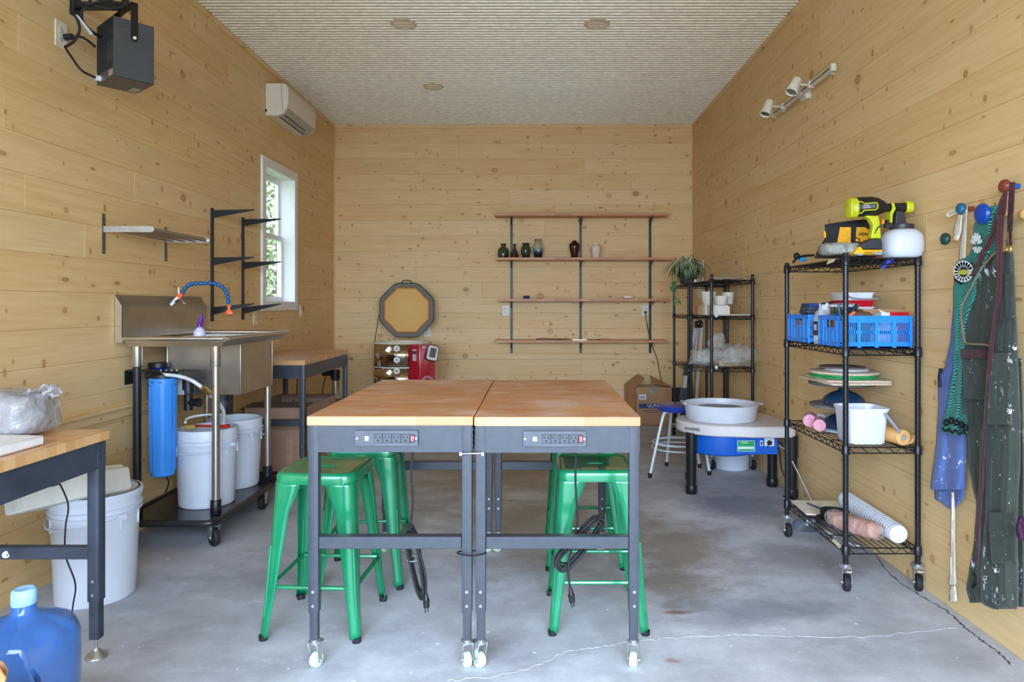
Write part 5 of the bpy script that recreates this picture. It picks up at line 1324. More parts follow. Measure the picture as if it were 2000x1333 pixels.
obj('battery_adapter', MB().prism([Q(1700, 467, -.03), Q(1720, 467, -.03), Q(1723, 473, -.03), Q(1723, 487, -.03), Q(1684, 487, -.03), Q(1679, 479, -.03), Q(1690, 474, -.03)], (0, .06, 0)), GRY, sp_, bev=.003)
bt = obj('battery', MB().prism([Q(1680, 481, -.036), Q(1686, 488, -.036), Q(1724, 488, -.036), Q(1724, 497, -.036), Q(1669, 497, -.036), Q(1671, 490, -.036)], (0, .072, 0)), YEL, sp_, bev=.003)
obj('battery_foot', MB().prism([Q(1675, 495, -.037), Q(1686, 495, -.037), Q(1686, 499, -.037), Q(1675, 499, -.037)], (0, .07, 0)).prism([Q(1709, 492, -.037), Q(1723, 492, -.037), Q(1723, 498, -.037), Q(1709, 498, -.037)], (0, .07, 0)), mat('battery grey', (150, 154, 160), .4), bt)
text('battery_lettering', 'DEWALT', .012, BLK, bt, Q(1698, 494, -.0375), '-Y', .0004)
zoff = 0
tbg = thing('tool_bag', 'black and yellow canvas tool bag behind the sprayer on the near rack', 'tool bag', (1.56, 3.40, ZT))
yb_ = 3.36
def Bq(px, py, dy=0): return P(px, py, yb_ + dy)
CANV = mat('black canvas', (34, 32, 34), .8, bump=.4, nscale=60); CANY = mat('yellow canvas', (240, 170, 24), .7, bump=.3, nscale=60)
ol = [(1590, 505), (1597, 488), (1612, 465), (1611, 440), (1640, 434), (1690, 430), (1712, 440), (1714, 470), (1716, 500), (1700, 505)]
mb = MB(); rings = []
for dy, k in ((-.075, .96), (-.05, 1.0), (.06, 1.0), (.085, .96)):
    cx_, cz_ = 1655, 472; rings.append([Bq(cx_ + (a - cx_) * k, min(cz_ + (b - cz_) * k, 505), dy) for a, b in ol])
mb.ring_loft(rings)
for v in mb.v: v.z = max(v.z, ZT + .001); v.x = min(v.x, 1.765)
obj('bag_body', mb, CANV, tbg, bev=.006)
def patch(pts, m, nm, dy=-.078, th=.003): return obj(nm, MB().prism([Bq(a, b, dy) for a, b in pts], (0, th, 0)), m, tbg)
patch([(1641, 444), (1662, 444), (1662, 478), (1635, 476)], CANY, 'yellow_panel')
fp = patch([(1673, 444), (1690, 444), (1701, 452), (1705, 470), (1703, 476), (1671, 472)], CANY, 'yellow_panel')
patch([(1609, 451), (1613, 453), (1614, 464), (1610, 465)], CANY, 'yellow_loop', -.070)
obj('yellow_strap', MB().tube([Bq(1678, 432, -.06), Bq(1688, 428, -.06), Bq(1698, 430, -.06), Bq(1706, 433, -.06)], .006, 6, 4), CANY, tbg)
text('bag_lettering', 'DEWALT', .021, BLK, fp, Bq(1694, 458, -.0795), '-Y', .0012)
obj('carry_strap', MB().prism([Bq(1663, 438, -.082), Bq(1672, 436, -.082), Bq(1671, 480, -.082), Bq(1662, 480, -.082)], (0, .003, 0)), CANV, tbg)
obj('bag_opening', MB().tube([Bq(1611, 441, -.07), Bq(1640, 436, -.078), Bq(1690, 431, -.078), Bq(1712, 440, -.07)], .005, 6, 4), CANV, tbg)
FILMA = film('clear polythene', (214, 214, 210), .48, 22, 1.0, .12)
tag(obj('parts_bag', blobbox(tuple(P(1640, 489, 3.18) + Vector((0, 0, .004))), (.17, .11, .055), CLAY, 12, .010), film('parts bag film', (176, 178, 168), .72, 20, 1.0, .15)), 'crumpled clear bag of small parts in front of the tool bag', 'plastic bag')
tag(obj('key_loop', MB().tube([P(1672 + 7 * cos(a), 470 + 5 * sin(a), 3.2) for a in [2 * pi * i / 10 for i in range(10)]], .0025, 6, 2, closed=True).tube([P(1668, 474, 3.2), P(1680, 484, 3.19)], .003, 6, 0), BLK), 'small black looped strap between tool bag and battery', 'strap')
cl_ = thing('spring_clamp', 'black clamp with blue pad at the far left end of the near rack top', 'clamp', tuple(P(1565, 505, 3.72)))
yc = 3.72
obj('clamp_bar', MB().tube([P(1549, 514, yc), P(1556, 505, yc), P(1572, 500, yc), P(1590, 499, yc)], .0065, 8, 4).sphere(P(1556, 500, yc), .018, 10, 6), BLK, cl_)
obj('clamp_pad', MB().box(P(1568, 507, yc), (.035, .03, .02)), mat('bright blue pad', (30, 150, 220), .4), cl_, bev=.003)
tag(obj('masking_tape', MB().prism([PX(1614, 517, 1.413), PX(1618, 508, 1.413), PX(1630, 506, 1.413), PX(1627, 512, 1.413)], (.004, 0, 0)), mat('cream tape', (226, 216, 176), .7)), 'scrap of cream masking tape stuck on the near rack top edge', 'tape')
pn = thing('marker_pen', 'blue cone-tipped glue nozzle poking down through the near rack top deck', 'pen', tuple(P(1728, 518, 3.14)))
obj('pen_body', MB().cyl(P(1740, 506, 3.14), P(1723, 524, 3.14), .018, .008, 14), mat('royal blue', (40, 60, 190), .35), pn)
obj('pen_tip', MB().cyl(P(1723, 524, 3.14), P(1719, 528, 3.14), .004, .002, 8), CHR, pn)

# ---------------------------------------------------------------- second shelf: crates and their contents
CRB = mat('crate blue', (44, 140, 236), .35, var=.03)
def crate(label, x0, x1, y0, y1, z0, h, long_x):
    t = thing('folding_crate', label, 'crate', ((x0 + x1) / 2, (y0 + y1) / 2, z0), 'blue folding crates')
    th = .006; z1 = z0 + h
    obj('crate_bottom', MB().bb((x0, y0, z0), (x1, y1, z0 + .006)), CRB, t)
    def slotted(a, b, nx):
        """front/back wall along X between a and b"""
        for y in (y0, y1 - th):
            mb = MB(); m_ = MB()
            mb.bb((x0, y, z0), (x1, y + th, z0 + h * .17)).bb((x0, y, z1 - h * .22), (x1, y + th, z1)).bb((x0, y + .001, z0 + h * .44), (x1, y + th - .001, z0 + h * .53))
            step = (x1 - x0) / nx
            for i in range(nx + 1):
                xc = x0 + step * i; mb.bb((max(x0, xc - .009), y - .001, z0), (min(x1, xc + .009), y + th + .001, z1))
                if i < nx:
                    k = 7
                    for j in range(1, k): xx = xc + .009 + (step - .018) * j / k; mb.bb((xx - .0017, y + .001, z0 + h * .15), (xx + .0017, y + th - .001, z1 - h * .2))
            mb.bb((x0 - .003, y - .003, z1 - .008), (x1 + .003, y + th + .003, z1)).bb((x0, y - .002, z0 + h * .16), (x1, y + th, z0 + h * .18))
            obj('crate_side', mb, CRB, t)
    slotted(x0, x1, 4)
    for x in (x0, x1 - th):
        mb = MB(); ym = (y0 + y1) / 2; wv = (y1 - y0)
        mb.bb((x, y0, z0), (x + th, ym - wv * .20, z1)).bb((x, ym + wv * .20, z0), (x + th, y1, z1)).bb((x, ym - wv * .20, z0), (x + th, ym + wv * .20, z0 + h * .62)).bb((x, ym - wv * .20, z0 + h * .86), (x + th, ym + wv * .20, z1))
        for yy in (y0 + .004, ym - wv * .30, ym + wv * .30, y1 - .004): mb.bb((x - .004, yy - .004, z0), (x + th + .004, yy + .004, z1))
        for zz in (z0 + .006, z0 + h * .14, z1 - .006, z1 - h * .12): mb.bb((x - .004, y0, zz - .003), (x + th + .004, y1, zz + .003))
        for yy in (ym - wv * .15, ym + wv * .15): mb.bb((x - .003, yy - .002, z0 + h * .12), (x + th, yy + .002, z0 + h * .5))
        obj('crate_end', mb, CRB, t)
    return t
zc_ = Z2 + .001
crate('blue slatted folding crate full of boxes at the front of the second shelf', 1.418, 1.742, 3.125, 3.375, zc_, .148, True)
crate('smaller blue folding crate at the far end of the second shelf, dark towels in it', 1.414, 1.742, 3.50, 3.775, zc_, .148, True)
TWL = mat('dark grey towel', (76, 86, 108), .95, var=.12, bump=.8, nscale=70)
for k in range(5):
    zz = Z2 + .115 + k * .020
    def tw(u, v, k=k, zz=zz):
        return (1.46 + .19 * u + .006 * sin(k * 2.1), 3.60 + .12 * v, zz + .010 * sin(u * 6.5 + k * .3 + .5) * (1 - .2 * k) + .012 * u + .004 * sin(v * 7))
    tag(obj('towel', MB().grid(tw, 22, 6), TWL if k < 4 else mat('blue grey towel', (60, 76, 130), .95, bump=.8, nscale=70), solid=.016),
        ['dark grey folded towel, lowest in the far crate stack', 'dark grey folded towel, second from the bottom of the crate stack', 'dark grey folded towel, middle of the crate stack', 'dark grey folded towel, second from the top of the crate stack', 'bluish folded towel on top of the crate stack'][k], 'towel', 'folded towels')
jg2 = thing('jug_bottle', 'white jug with torn black-printed label between the two blue crates', 'bottle', (1.475, 3.44, zc_))
obj('bottle_body', MB().ring_loft([[(1.468 + a, 3.438 + b, z) for a, b in rrect(w_, d_, .012, 3)] for w_, d_, z in ((.075, .07, zc_), (.08, .078, zc_ + .01), (.08, .078, zc_ + .13), (.07, .06, zc_ + .16), (.03, .03, zc_ + .185), (.03, .03, zc_ + .20))]), mat('pale grey jug', (206, 212, 220), .4), jg2)
obj('bottle_label', MB().bb((1.426, 3.412, zc_ + .045), (1.4275, 3.462, zc_ + .115)), BLK, jg2)
mb = MB()
for i in range(3): mb.bb((1.4252, 3.422 + i * .013, zc_ + .07), (1.4265, 3.428 + i * .013, zc_ + .10))
mb.bb((1.4252, 3.42, zc_ + .02), (1.4272, 3.455, zc_ + .042)); obj('label_print', mb, WPL, jg2)
obj('paper_scrap', MB().grid(lambda u, v: (1.43 + .05 * u, 3.40 + .02 * sin(u * 3), zc_ + .14 + .06 * v + .012 * sin(u * 9)), 6, 4), WPL, jg2, solid=.001)
pt = thing('metal_pot', 'shiny steel pot with clear lid in the left of the front crate', 'pot', (1.475, 3.27, zc_))
obj('pot_body', MB().lathe((1.492, 3.27, 0), [(.060, zc_ + .008), (.066, zc_ + .012), (.066, zc_ + .185), (.069, zc_ + .19), (.063, zc_ + .19), (.062, zc_ + .02)], 28), CHR, pt)
obj('pot_lid', MB().lathe((1.492, 3.27, 0), [(.069, zc_ + .19), (.070, zc_ + .198), (.05, zc_ + .205), (.001, zc_ + .207)], 28), mat('frosted lid', (206, 212, 220), .3), pt)
obj('wrist_strap', MB().tube([(1.45, 3.21, zc_ + .14), (1.44, 3.205, zc_ + .19), (1.447, 3.21, zc_ + .205), (1.46, 3.215, zc_ + .19), (1.47, 3.215, zc_ + .14)], .005, 6, 4), mat('teal grey strap', (86, 120, 128), .5), pt)
kn = thing('utility_knife', 'black-handled knife with orange collar standing in the front crate', 'knife', tuple(P(1665, 610, 3.17)))
obj('handle', MB().cyl(P(1657, 616, 3.17), P(1674, 596, 3.17), .008, .009, 10), BLK, kn)
obj('collar', MB().cyl(P(1657, 618, 3.17), P(1668, 610, 3.17), .010, n=8), mat('orange plastic', (244, 108, 62), .35), kn)
def tray(label, z, m, hgt, x0=1.53, x1=1.685):
    t = thing('plastic_tray', label, 'tray', (1.62, 3.48, z), 'nested plastic trays')
    obj('tray_body', MB().ring_loft([[((x0 + x1) / 2 + a, 3.43 + b, zz) for a, b in rrect((x1 - x0) * k, .17 * k, .014, 3)] for k, zz in ((.88, z), (.97, z + hgt), (1.03, z + hgt), (1.03, z + hgt + .004), (.94, z + hgt + .004), (.85, z + .003))]), m, t)
    return t
zt0 = zc_ + .150
# trays sit on cardboard boxes stacked inside the shelf behind the crate
RB = mat('deep red plastic', (196, 22, 40), .35)
tag(obj('storage_box', MB().bb((1.54, 3.40, zc_ + .0005), (1.70, 3.49, zc_ + .149)), CARD, bev=.002), 'brown carton wedged between the crates carrying the nested trays', 'box')
tray('white plastic tray, lowest of the three nested trays above the crate', zt0, WPL, .035)
tray('red plastic tray, middle of the three nested trays', zt0 + .0395, RB, .028)
t3 = tray('white plastic tray with grey bail handle, topmost nested tray', zt0 + .072, WPL, .034)
obj('handle', MB().tube([(1.53, 3.345, zt0 + .105), (1.57, 3.33, zt0 + .082), (1.66, 3.33, zt0 + .078), (1.715, 3.36, zt0 + .084), (1.71, 3.42, zt0 + .096), (1.695, 3.44, zt0 + .10)], .0035, 6, 5), mat('grey handle', (150, 152, 158), .4), t3)
for (a, b, y_, zt2, m_, lb) in ((1682, 1765, 3.27, 604, CARD, 'plain brown carton panel standing at the right in the front crate'), ):
    q, r_ = P(a, zt2, y_), P(b, zt2, y_); tag(obj('small_carton', MB().bb((q.x, y_ - .02, zc_ + .007), (r_.x, y_ + .03, q.z)), m_, bev=.001), lb, 'box')
q, r_ = P(1715, 606, 3.2), P(1768, 606, 3.2)
rc = thing('product_box', 'white and red printed box standing in the right of the front crate', 'box', (1.72, 3.2, zc_))
obj('box_body', MB().bb((q.x, 3.17, zc_ + .007), (r_.x, 3.235, P(0, 611, 3.17).z)), WPL, rc)
obj('red_panel', MB().bb((P(1738, 0, 3.17).x, 3.1685, zc_ + .01), (r_.x, 3.171, P(0, 610, 3.17).z)), mat('red print', (204, 20, 36), .4), rc)
obj('open_flap', MB().prism([(q.x, 3.17, P(0, 611, 3.17).z), (q.x - .02, 3.165, P(0, 604, 3.17).z), (q.x + .03, 3.168, P(0, 612, 3.17).z)], (0, .002, 0)), WPL, rc)
tag(obj('brown_packet', blobbox((1.545, 3.22, zc_ + .09), (.10, .09, .15), CLAY, 20, .006), mat('brown paper', (112, 80, 60), .8)), 'dark brown paper packet in the middle of the front crate', 'packet')
tag(obj('white_packet', blobbox((1.64, 3.20, zc_ + .06), (.12, .10, .10), CLAY, 22, .006), mat('pale packet', (216, 218, 224), .6)), 'white packet seen through the slots of the front crate', 'packet')
tag(obj('grey_packet', blobbox((1.47, 3.20, zc_ + .05), (.08, .05, .09), CLAY, 25, .005), mat('mint packet', (110, 186, 166), .6)), 'mint green packet low in the left of the front crate', 'packet')

# ---------------------------------------------------------------- third shelf: batts on domed bowls, bucket, rolls
cxs, cys = P(1648, 0, 3.46).x, 3.46; z = Z3 + .001
NVY = glaze('navy glaze', [(0, (24, 44, 70)), (1, (34, 66, 96))], 0, 2, .12)
def bowl_up(label, z, h, r):
    """upturned bowl with a foot ring on top"""
    o = obj('bowl', MB().lathe((cxs, cys, 0), [(r * .97, z), (r, z + .004), (r * .99, z + h * .12), (r * .88, z + h * .36), (r * .6, z + h * .56), (r * .3, z + h * .68), (r * .24, z + h * .80), (r * .27, z + h * .98), (r * .25, z + h)], 36), NVY)
    tag(o, label, 'bowl', 'navy bowls'); return z + h
def batt(nm, label, z, r, t_, m, g, dx=0, dy=0, rim=False):
    c = (cxs + dx, cys + dy, 0)
    o = obj(nm, MB().lathe(c, [(r - .003, z), (r, z + .002), (r, z + t_ - .002), (r - .003, z + t_), (.001, z + t_)], 44), m); tag(o, label, 'batt', g); return z + t_
GB = mat('grey batt', (110, 108, 108), .6, var=.08); GW = mat('pale grey plastic', (196, 198, 204), .5)
z = batt('saucer', 'pale blue-grey saucer under the lowest navy bowl', z, .075, .012, mat('blue white stoneware', (186, 202, 214), .3), 'pottery batts', dx=-.02)
z = batt('saucer', 'slim navy-rimmed saucer, second below the lowest navy bowl', z, .080, .010, mat('slate stoneware', (96, 120, 146), .3), 'pottery batts', dx=-.02)
z = bowl_up('navy glazed bowl upside down, lower of the two, beside the white bucket', z, .105, .105)
zb1 = P(0, 803, 3.3).z
z = batt('batt', 'round grey wheel batt carrying the upper navy bowl', z, .165, .014, GB, 'pottery batts')
z = bowl_up('navy glazed bowl upside down, upper of the two, between two grey batts', z, .100, .106)
z = batt('batt', 'round dark grey batt resting on the upper navy bowl', z, .160, .014, mat('dark batt', (84, 82, 80), .6, var=.1), 'pottery batts', dx=-.01)
WDB = mat('particle board', (206, 184, 158), .7, var=.08, nscale=90)
def sqb(label, z, t_, a, w_, d_, dx=0, dy=0, m=WDB):
    o = obj('square_batt', MB().prism([Vector((x, y, 0)) for x, y in rrect(w_, d_, .02, 3)], (0, 0, t_)).xf(Matrix.Translation((cxs + dx, cys + dy, z)) @ Matrix.Rotation(a, 4, 'Z')), m, bev=.001); tag(o, label, 'batt', 'pottery batts'); return z + t_
z = sqb('square tan board with rounded corners, lower of two under the green batts', z + .001, .011, R(2), .30, .42, .0, .02)
z = sqb('square tan board with rounded corners, upper of two under the green batts', z + .001, .011, R(-3), .31, .36, .01, .0)
GG = mat('green batt', (38, 156, 84), .45)
z = batt('batt', 'round bright green batt, lower of the green pair', z + .001, .160, .009, GG, 'pottery batts', dx=-.005)
z = batt('batt', 'round bright green batt, upper of the green pair', z + .0005, .158, .009, GG, 'pottery batts', dx=.0)
z = batt('batt', 'round tan particle-board batt above the green batts', z + .0005, .166, .013, WDB, 'pottery batts', dx=.0)
z = batt('batt', 'small pale-edged round batt near the top of the pile', z + .0005, .108, .006, GW, 'pottery batts', dx=.012)
z = batt('batt', 'thin white-edged round batt second from the top of the pile', z + .0005, .106, .005, WPL, 'pottery batts', dx=.012)
z = batt('batt', 'dark speckled round batt on the very top of the pile', z + .0005, .112, .008, mat('speckled batt', (112, 100, 90), .7, var=.2, nscale=120), 'pottery batts', dx=.0, dy=.02)
PNK = mat('pink sponge', (226, 160, 178), .7, var=.04)
def rollc(name, label, cat, a, b, r, m, hole=0, group=None, core=None):
    t = thing(name, label, cat, tuple((Vector(a) + Vector(b)) / 2), group); a, b = Vector(a), Vector(b); d = (b - a).normalized(); u = d.orthogonal().normalized(); v = d.cross(u); rings = []
    for s_, r_ in ((a + d * .002, hole), (a, hole + .002), (a, r - .003), (a + d * .003, r), (b - d * .003, r), (b, r - .003), (b, hole + .002)): rings.append([s_ + (u * cos(2 * pi * i / 28) + v * sin(2 * pi * i / 28)) * max(r_, .0005) for i in range(28)])
    obj('roll_body', MB().ring_loft(rings, cap=True), m, t)
    for k in range(3):
        rr_ = hole + (r - hole) * (k + 1) / 4; q = a - d * .0006
        obj('layer_line', MB().tube([q + (u * cos(2 * pi * i / 20) + v * sin(2 * pi * i / 20)) * rr_ for i in range(20)], .0011, 5, 1, closed=True), m, t)
    if hole: obj('core_tube', MB().cyl(a - d * .0015, a + d * .05, hole, n=20), core or mat('core grey', (166, 160, 156), .7), t)
    return t
rollc('sponge_roll', 'pink rolled sponge cloth, left one, at far end of the third shelf', 'roll', (1.445, 3.555, Z3 + .037), (1.49, 3.66, Z3 + .037), .034, PNK, .010, 'pink rolls', core=PNK)
rollc('sponge_roll', 'pink rolled sponge cloth, right one, nearer the navy bowl', 'roll', (1.448, 3.44, Z3 + .034), (1.49, 3.54, Z3 + .034), .031, PNK, .009, 'pink rolls', core=PNK)
rollc('mesh_roll', 'white mesh roll lying behind the pink rolls', 'roll', (1.53, 3.62, Z3 + .034), (1.66, 3.70, Z3 + .034), .031, mat('white mesh', (216, 220, 224), .7, var=.1, nscale=120), .009, core=WPL)
rollc('paper_roll', 'tan masking paper roll with hollow core at right of the third shelf', 'roll', (1.695, 3.105, Z3 + .037), (1.60, 3.52, Z3 + .037), .0365, mat('tan paper', (232, 180, 112), .6, var=.03), .014)
tag(obj('paper_sheet', MB().grid(lambda u, v: (1.70 + .052 * sin(u * 1.6) , 3.11 + .10 * v, Z3 + .003 + .058 * (1 - cos(u * 1.3))), 8, 4), MATS['tan paper'], solid=.001), 'loose curling end of tan paper beside the roll', 'paper')
bk = thing('square_bucket', 'white square bucket with grey handle at the front of the third shelf', 'bucket', (1.545, 3.19, Z3))
bxc, byc = 1.545, 3.205
obj('bucket_body', MB().ring_loft([[(bxc + a, byc + b, z) for a, b in rrect(w_, w_ * .95, .03, 5)] for w_, z in ((.158, Z3 + .001), (.166, Z3 + .006), (.186, Z3 + .150), (.196, Z3 + .158), (.200, Z3 + .168), (.190, Z3 + .168), (.182, Z3 + .150), (.16, Z3 + .01))]), mat('bright white bucket', (226, 230, 240), .35, var=.01), bk)
obj('handle', MB().prism([(1.60, byc - .098, Z3 + .150), (1.613, byc - .102, Z3 + .150), (1.672, byc - .118, Z3 + .068), (1.662, byc - .118, Z3 + .058)], (0, -.004, 0)), mat('mid grey handle', (122, 124, 136), .4), bk, bev=.001)

# ---------------------------------------------------------------- bottom shelf and below
z = Z4 + .001
tag(obj('white_board', MB().prism([(1.43, 3.56, z), (1.70, 3.50, z), (1.73, 3.79, z), (1.44, 3.80, z)], (0, 0, .008)), mat('cream board', (238, 228, 206), .6)), 'cream board lying at the far end of the bottom shelf', 'board')
tag(obj('marker', MB().cyl((1.50, 3.72, z + .014), (1.535, 3.62, z + .014), .006, n=10).cyl((1.535, 3.62, z + .014), (1.545, 3.59, z + .014), .007, n=10), mat('slate marker', (70, 80, 100), .4)), 'dark slate pen lying on the cream board', 'pen')
rollc('bubble_wrap_roll', 'white ribbed roll of packing wrap on the bottom shelf against the wall', 'roll', (1.685, 3.13, z + .043), (1.70, 3.70, z + .043), .042, mat('packing wrap white', (228, 232, 240), .4, var=.05, nscale=60), .014, core=WPL)
mb = MB()
for i in range(24):
    y_ = 3.15 + i * .0225; x_ = 1.685 + .015 * (y_ - 3.13) / .57; mb.tube([(x_ + .0428 * cos(2 * pi * k / 16), y_, z + .043 + .0428 * sin(2 * pi * k / 16)) for k in range(16)], .0022, 5, 1, closed=True)
rr_ = obj('wrap_rib', mb, mat('wrap rib shade', (188, 194, 206), .5), bpy.data.objects['bubble_wrap_roll']); rr_['kind'] = 'stuff'
cbag = thing('terracotta_clay_roll', 'pinkish-brown clay roll in clear wrap on the bottom shelf front', 'clay', (1.56, 3.28, z))
mlog = Matrix.Translation((1.545, 3.27, z + .043)) @ Matrix.Rotation(R(-62), 4, 'Z')
b_ = blobbox((0, 0, 0), (.25, .085, .08), CLAY, 31, .004, pw_=2.4).xf(mlog); obj('clay_log', b_, mat('terracotta clay', (206, 142, 116), .6, var=.05, bump=.4), cbag)
obj('plastic_wrap', blobbox((0, 0, .001), (.29, .095, .086), CLAY, 33, .008, pw_=2.4).xf(mlog), film('thin wrap', (226, 206, 200), .34, 30), cbag)
tag(obj('black_sanding_belt', MB().lathe((1.49, 3.42, 0), [(.062, z), (.066, z + .003), (.066, z + .03), (.055, z + .032), (.05, z + .03), (.05, z)], 28).lathe((1.53, 3.45, 0), [(.066, z + .034), (.07, z + .037), (.07, z + .058), (.05, z + .06), (.046, z + .034)], 28), RUB), 'two stacked black rubber rings on the bottom shelf beside the terracotta clay', 'ring')
tag(obj('paper_scrap', MB().prism([PX(1625, 1058, 1.413), PX(1627, 1052, 1.413), PX(1642, 1065, 1.413), PX(1639, 1072, 1.413)], (.004, 0, 0)), mat('cream tape', (226, 216, 176), .7)), 'cream paper scrap on the bottom shelf front left edge', 'paper')
fp_ = thing('foot_pedal', 'grey metal foot pedal with white cord on the floor under the near rack', 'foot pedal', (1.53, 3.93, 0))
fx_, fy_ = P(1583, 0, 3.92).x, 3.94
ALM = mat('cast aluminium', (168, 178, 190), .3, .8, var=.08)
obj('pedal_base', MB().ring_loft([[(fx_ + a, fy_ + b, z_) for a, b in rrect(w_, w_ * 1.1, .03, 4)] for w_, z_ in ((.160, 0), (.165, .008), (.13, .022), (.105, .034), (.10, .092))]), ALM, fp_)
obj('pedal_plate', MB().box((fx_, fy_, .10), (.11, .19, .012), Matrix.Rotation(R(8), 3, 'X')), GRY, fp_, bev=.003)
obj('pedal_cord', MB().tube([(fx_ + .05, fy_ - .06, .012), (fx_ + .09, fy_ - .16, .006), (fx_ + .13, fy_ - .30, .006), (fx_ + .16, fy_ - .26, .006), (fx_ + .17, fy_ - .1, .006)], .005, 8, 6), WPL, fp_)
# ================================================================ pottery wheel
WGT = mat('wheel table ivory', (222, 216, 212), .45, var=.03, nscale=5); WBL = mat('wheel blue', (22, 96, 196), .35, var=.05, spots=(60, .07, (206, 214, 226)))
wt = thing('pottery_wheel', 'pottery wheel with white splash pan, ivory table and blue motor housing', 'pottery wheel', (1.38, 4.85, 0))
zt_, zb_ = .487, .412
# outline of the table top: round about the wheel head, wide flat end to the right
hc = Vector((1.33, 4.83)); ol = []
for i in range(15):
    a = R(270 - 180 * i / 14); ol.append((hc.x + .325 * cos(a) * .98, hc.y + .29 * sin(a)))
ol += [(1.50, 5.12), (1.60, 5.16), (1.68, 5.15), (1.745, 5.05), (1.762, 4.88), (1.762, 4.68), (1.75, 4.535), (1.70, 4.515), (1.45, 4.515), (1.38, 4.53)]
obj('wheel_table', MB().prism([(x, y, zb_) for x, y in ol], (0, 0, zt_ - zb_)), WGT, wt, bev=.012, seg=3, sharp=35)
text('wheel_lettering', 'WHISPER', .028, BLK, wt, (1.078, 4.636, .450), '-Y', .0006, mtx=Matrix.Rotation(R(-38), 4, 'Z'))
legs = [(1.081, 4.675), (1.705, 4.86), (1.735, 4.565), (1.16, 5.04)]
WLG = mat('black steel leg', (34, 34, 36), .32, .2, var=.05, spots=(60, .09, (214, 214, 214)))
for (x, y) in legs:
    lg = obj('leg', MB().lathe((x, y, 0), [(.0335, .02), (.0335, .27), (.0375, .272), (.0375, zb_ + .01)], 22), WLG, wt)
    obj('leg_foot', MB().lathe((x, y, 0), [(.036, 0), (.039, .004), (.039, .055), (.036, .06)], 22), BLK, lg)
obj('motor_shroud', MB().lathe((1.33, 4.83, 0), [(.225, .265), (.24, .275), (.245, .30), (.245, .418)], 40, sy=.92), WBL, wt, bev=.003)
hx0, hx1, hy = P(1437, 0, 4.60).x, P(1519, 0, 4.60).x, 4.60
cb2 = obj('control_housing', MB().bb((hx0, hy, .285), (hx1, hy + .3, .418)), WBL, wt, bev=.003)
def HP(px, py): return P(px, py, hy)
gl_ = obj('green_label', MB().bb(tuple(HP(1440, 861) + Vector((0, -.0015, 0))), tuple(HP(1474, 882))), mat('label green', (20, 170, 90), .4), cb2)
a, b = HP(1440, 861), HP(1474, 882)
mb = MB(); y_ = hy - .0025
for (p, q) in (((a.x, a.z - .003), (b.x, a.z)), ((a.x, b.z), (b.x, b.z + .003)), ((a.x, b.z), (a.x + .003, a.z)), ((b.x - .003, b.z), (b.x, a.z))): mb.bb((p[0], y_, p[1]), (q[0], hy - .001, q[1]))
mb.bb((a.x + .006, y_, b.z + .016), (b.x - .006, hy - .001, b.z + .032)); obj('label_border', mb, WPL, gl_)
text('label_lettering', 'Nidec', .020, WPL, gl_, ((a.x + b.x) / 2 - .008, y_ - .0004, a.z - .014), '-Y', .0003)
mb = MB().bb((a.x + .04, y_, a.z - .030), (b.x - .02, hy - .001, a.z - .027)).bb((a.x + .02, y_, b.z + .007), (b.x - .02, hy - .001, b.z + .009)); obj('label_fine_print', mb, mat('dark green print', (14, 84, 50), .5), gl_)
c_ = HP(1487, 866); obj('power_switch', MB().bb((c_.x - .010, hy - .004, c_.z - .018), (c_.x + .010, hy, c_.z + .018)), WPL, cb2, bev=.001)
obj('switch_rocker', MB().bb((c_.x - .005, hy - .007, c_.z - .010), (c_.x + .005, hy - .003, c_.z + .010)), BLK, cb2)
c_ = HP(1502.5, 864); pp = obj('dial_plate', MB().bb((c_.x - .033, hy - .002, c_.z - .028), (c_.x + .033, hy, c_.z + .028)), WPL, cb2)
obj('speed_knob', MB().cyl((c_.x, hy - .018, c_.z - .004), (c_.x, hy - .002, c_.z - .004), .014, .017, 18).box((c_.x - .010, hy - .016, c_.z - .016), (.006, .008, .026), Matrix.Rotation(R(40), 3, 'Y')), BLK, cb2)
obj('dial_marks', MB().bb((c_.x - .028, hy - .0025, c_.z + .016), (c_.x - .006, hy - .001, c_.z + .019)), mat('pink print', (214, 120, 130), .5), pp)
obj('dial_marks', MB().bb((c_.x + .006, hy - .0025, c_.z + .016), (c_.x + .026, hy - .001, c_.z + .019)), mat('blue print', (90, 130, 190), .5), pp)
# pan
pc = (1.328, 4.83, 0); ps = obj('splash_pan', MB().lathe(pc, [(.10, zt_ + .001), (.232, zt_ + .002), (.244, zt_ + .014), (.256, zt_ + .108), (.268, zt_ + .110), (.270, zt_ + .117), (.262, zt_ + .120), (.252, zt_ + .116), (.240, zt_ + .02), (.10, zt_ + .01)], 56, sy=.92), mat('splash pan white', (214, 218, 226), .35, var=.02), wt)
for s_ in (-1, 1): obj('pan_lug', MB().box((pc[0] + s_ * .270, pc[1] - .03, zt_ + .117), (.022, .07, .007)).cyl((pc[0] + s_ * .262, pc[1] - .03, zt_ + .108), (pc[0] + s_ * .262, pc[1] - .03, zt_ + .125), .006, n=10), MATS['splash pan white'], ps, bev=.002)
obj('wheel_head', MB().lathe(pc, [(.03, zt_ + .01), (.03, zt_ + .07), (.165, zt_ + .074), (.168, zt_ + .078), (.168, zt_ + .086), (.001, zt_ + .087)], 44), mat('grey cast wheel head', (132, 130, 130), .35, .6, var=.08), wt)
obj('power_cord', MB().tube([(hx1, 4.68, .38), (hx1 + .03, 4.66, .30), (hx1 + .035, 4.62, .18), (hx1 + .06, 4.56, .08), (hx1 + .08, 4.50, .01), (hx1 + .03, 4.58, .006)], .005, 8, 6).tube([(hx1, 4.72, .35), (hx1 + .05, 4.66, .34), (hx1 + .07, 4.6, .2), (hx1 + .05, 4.55, .02)], .0045, 8, 6), RUB, wt)
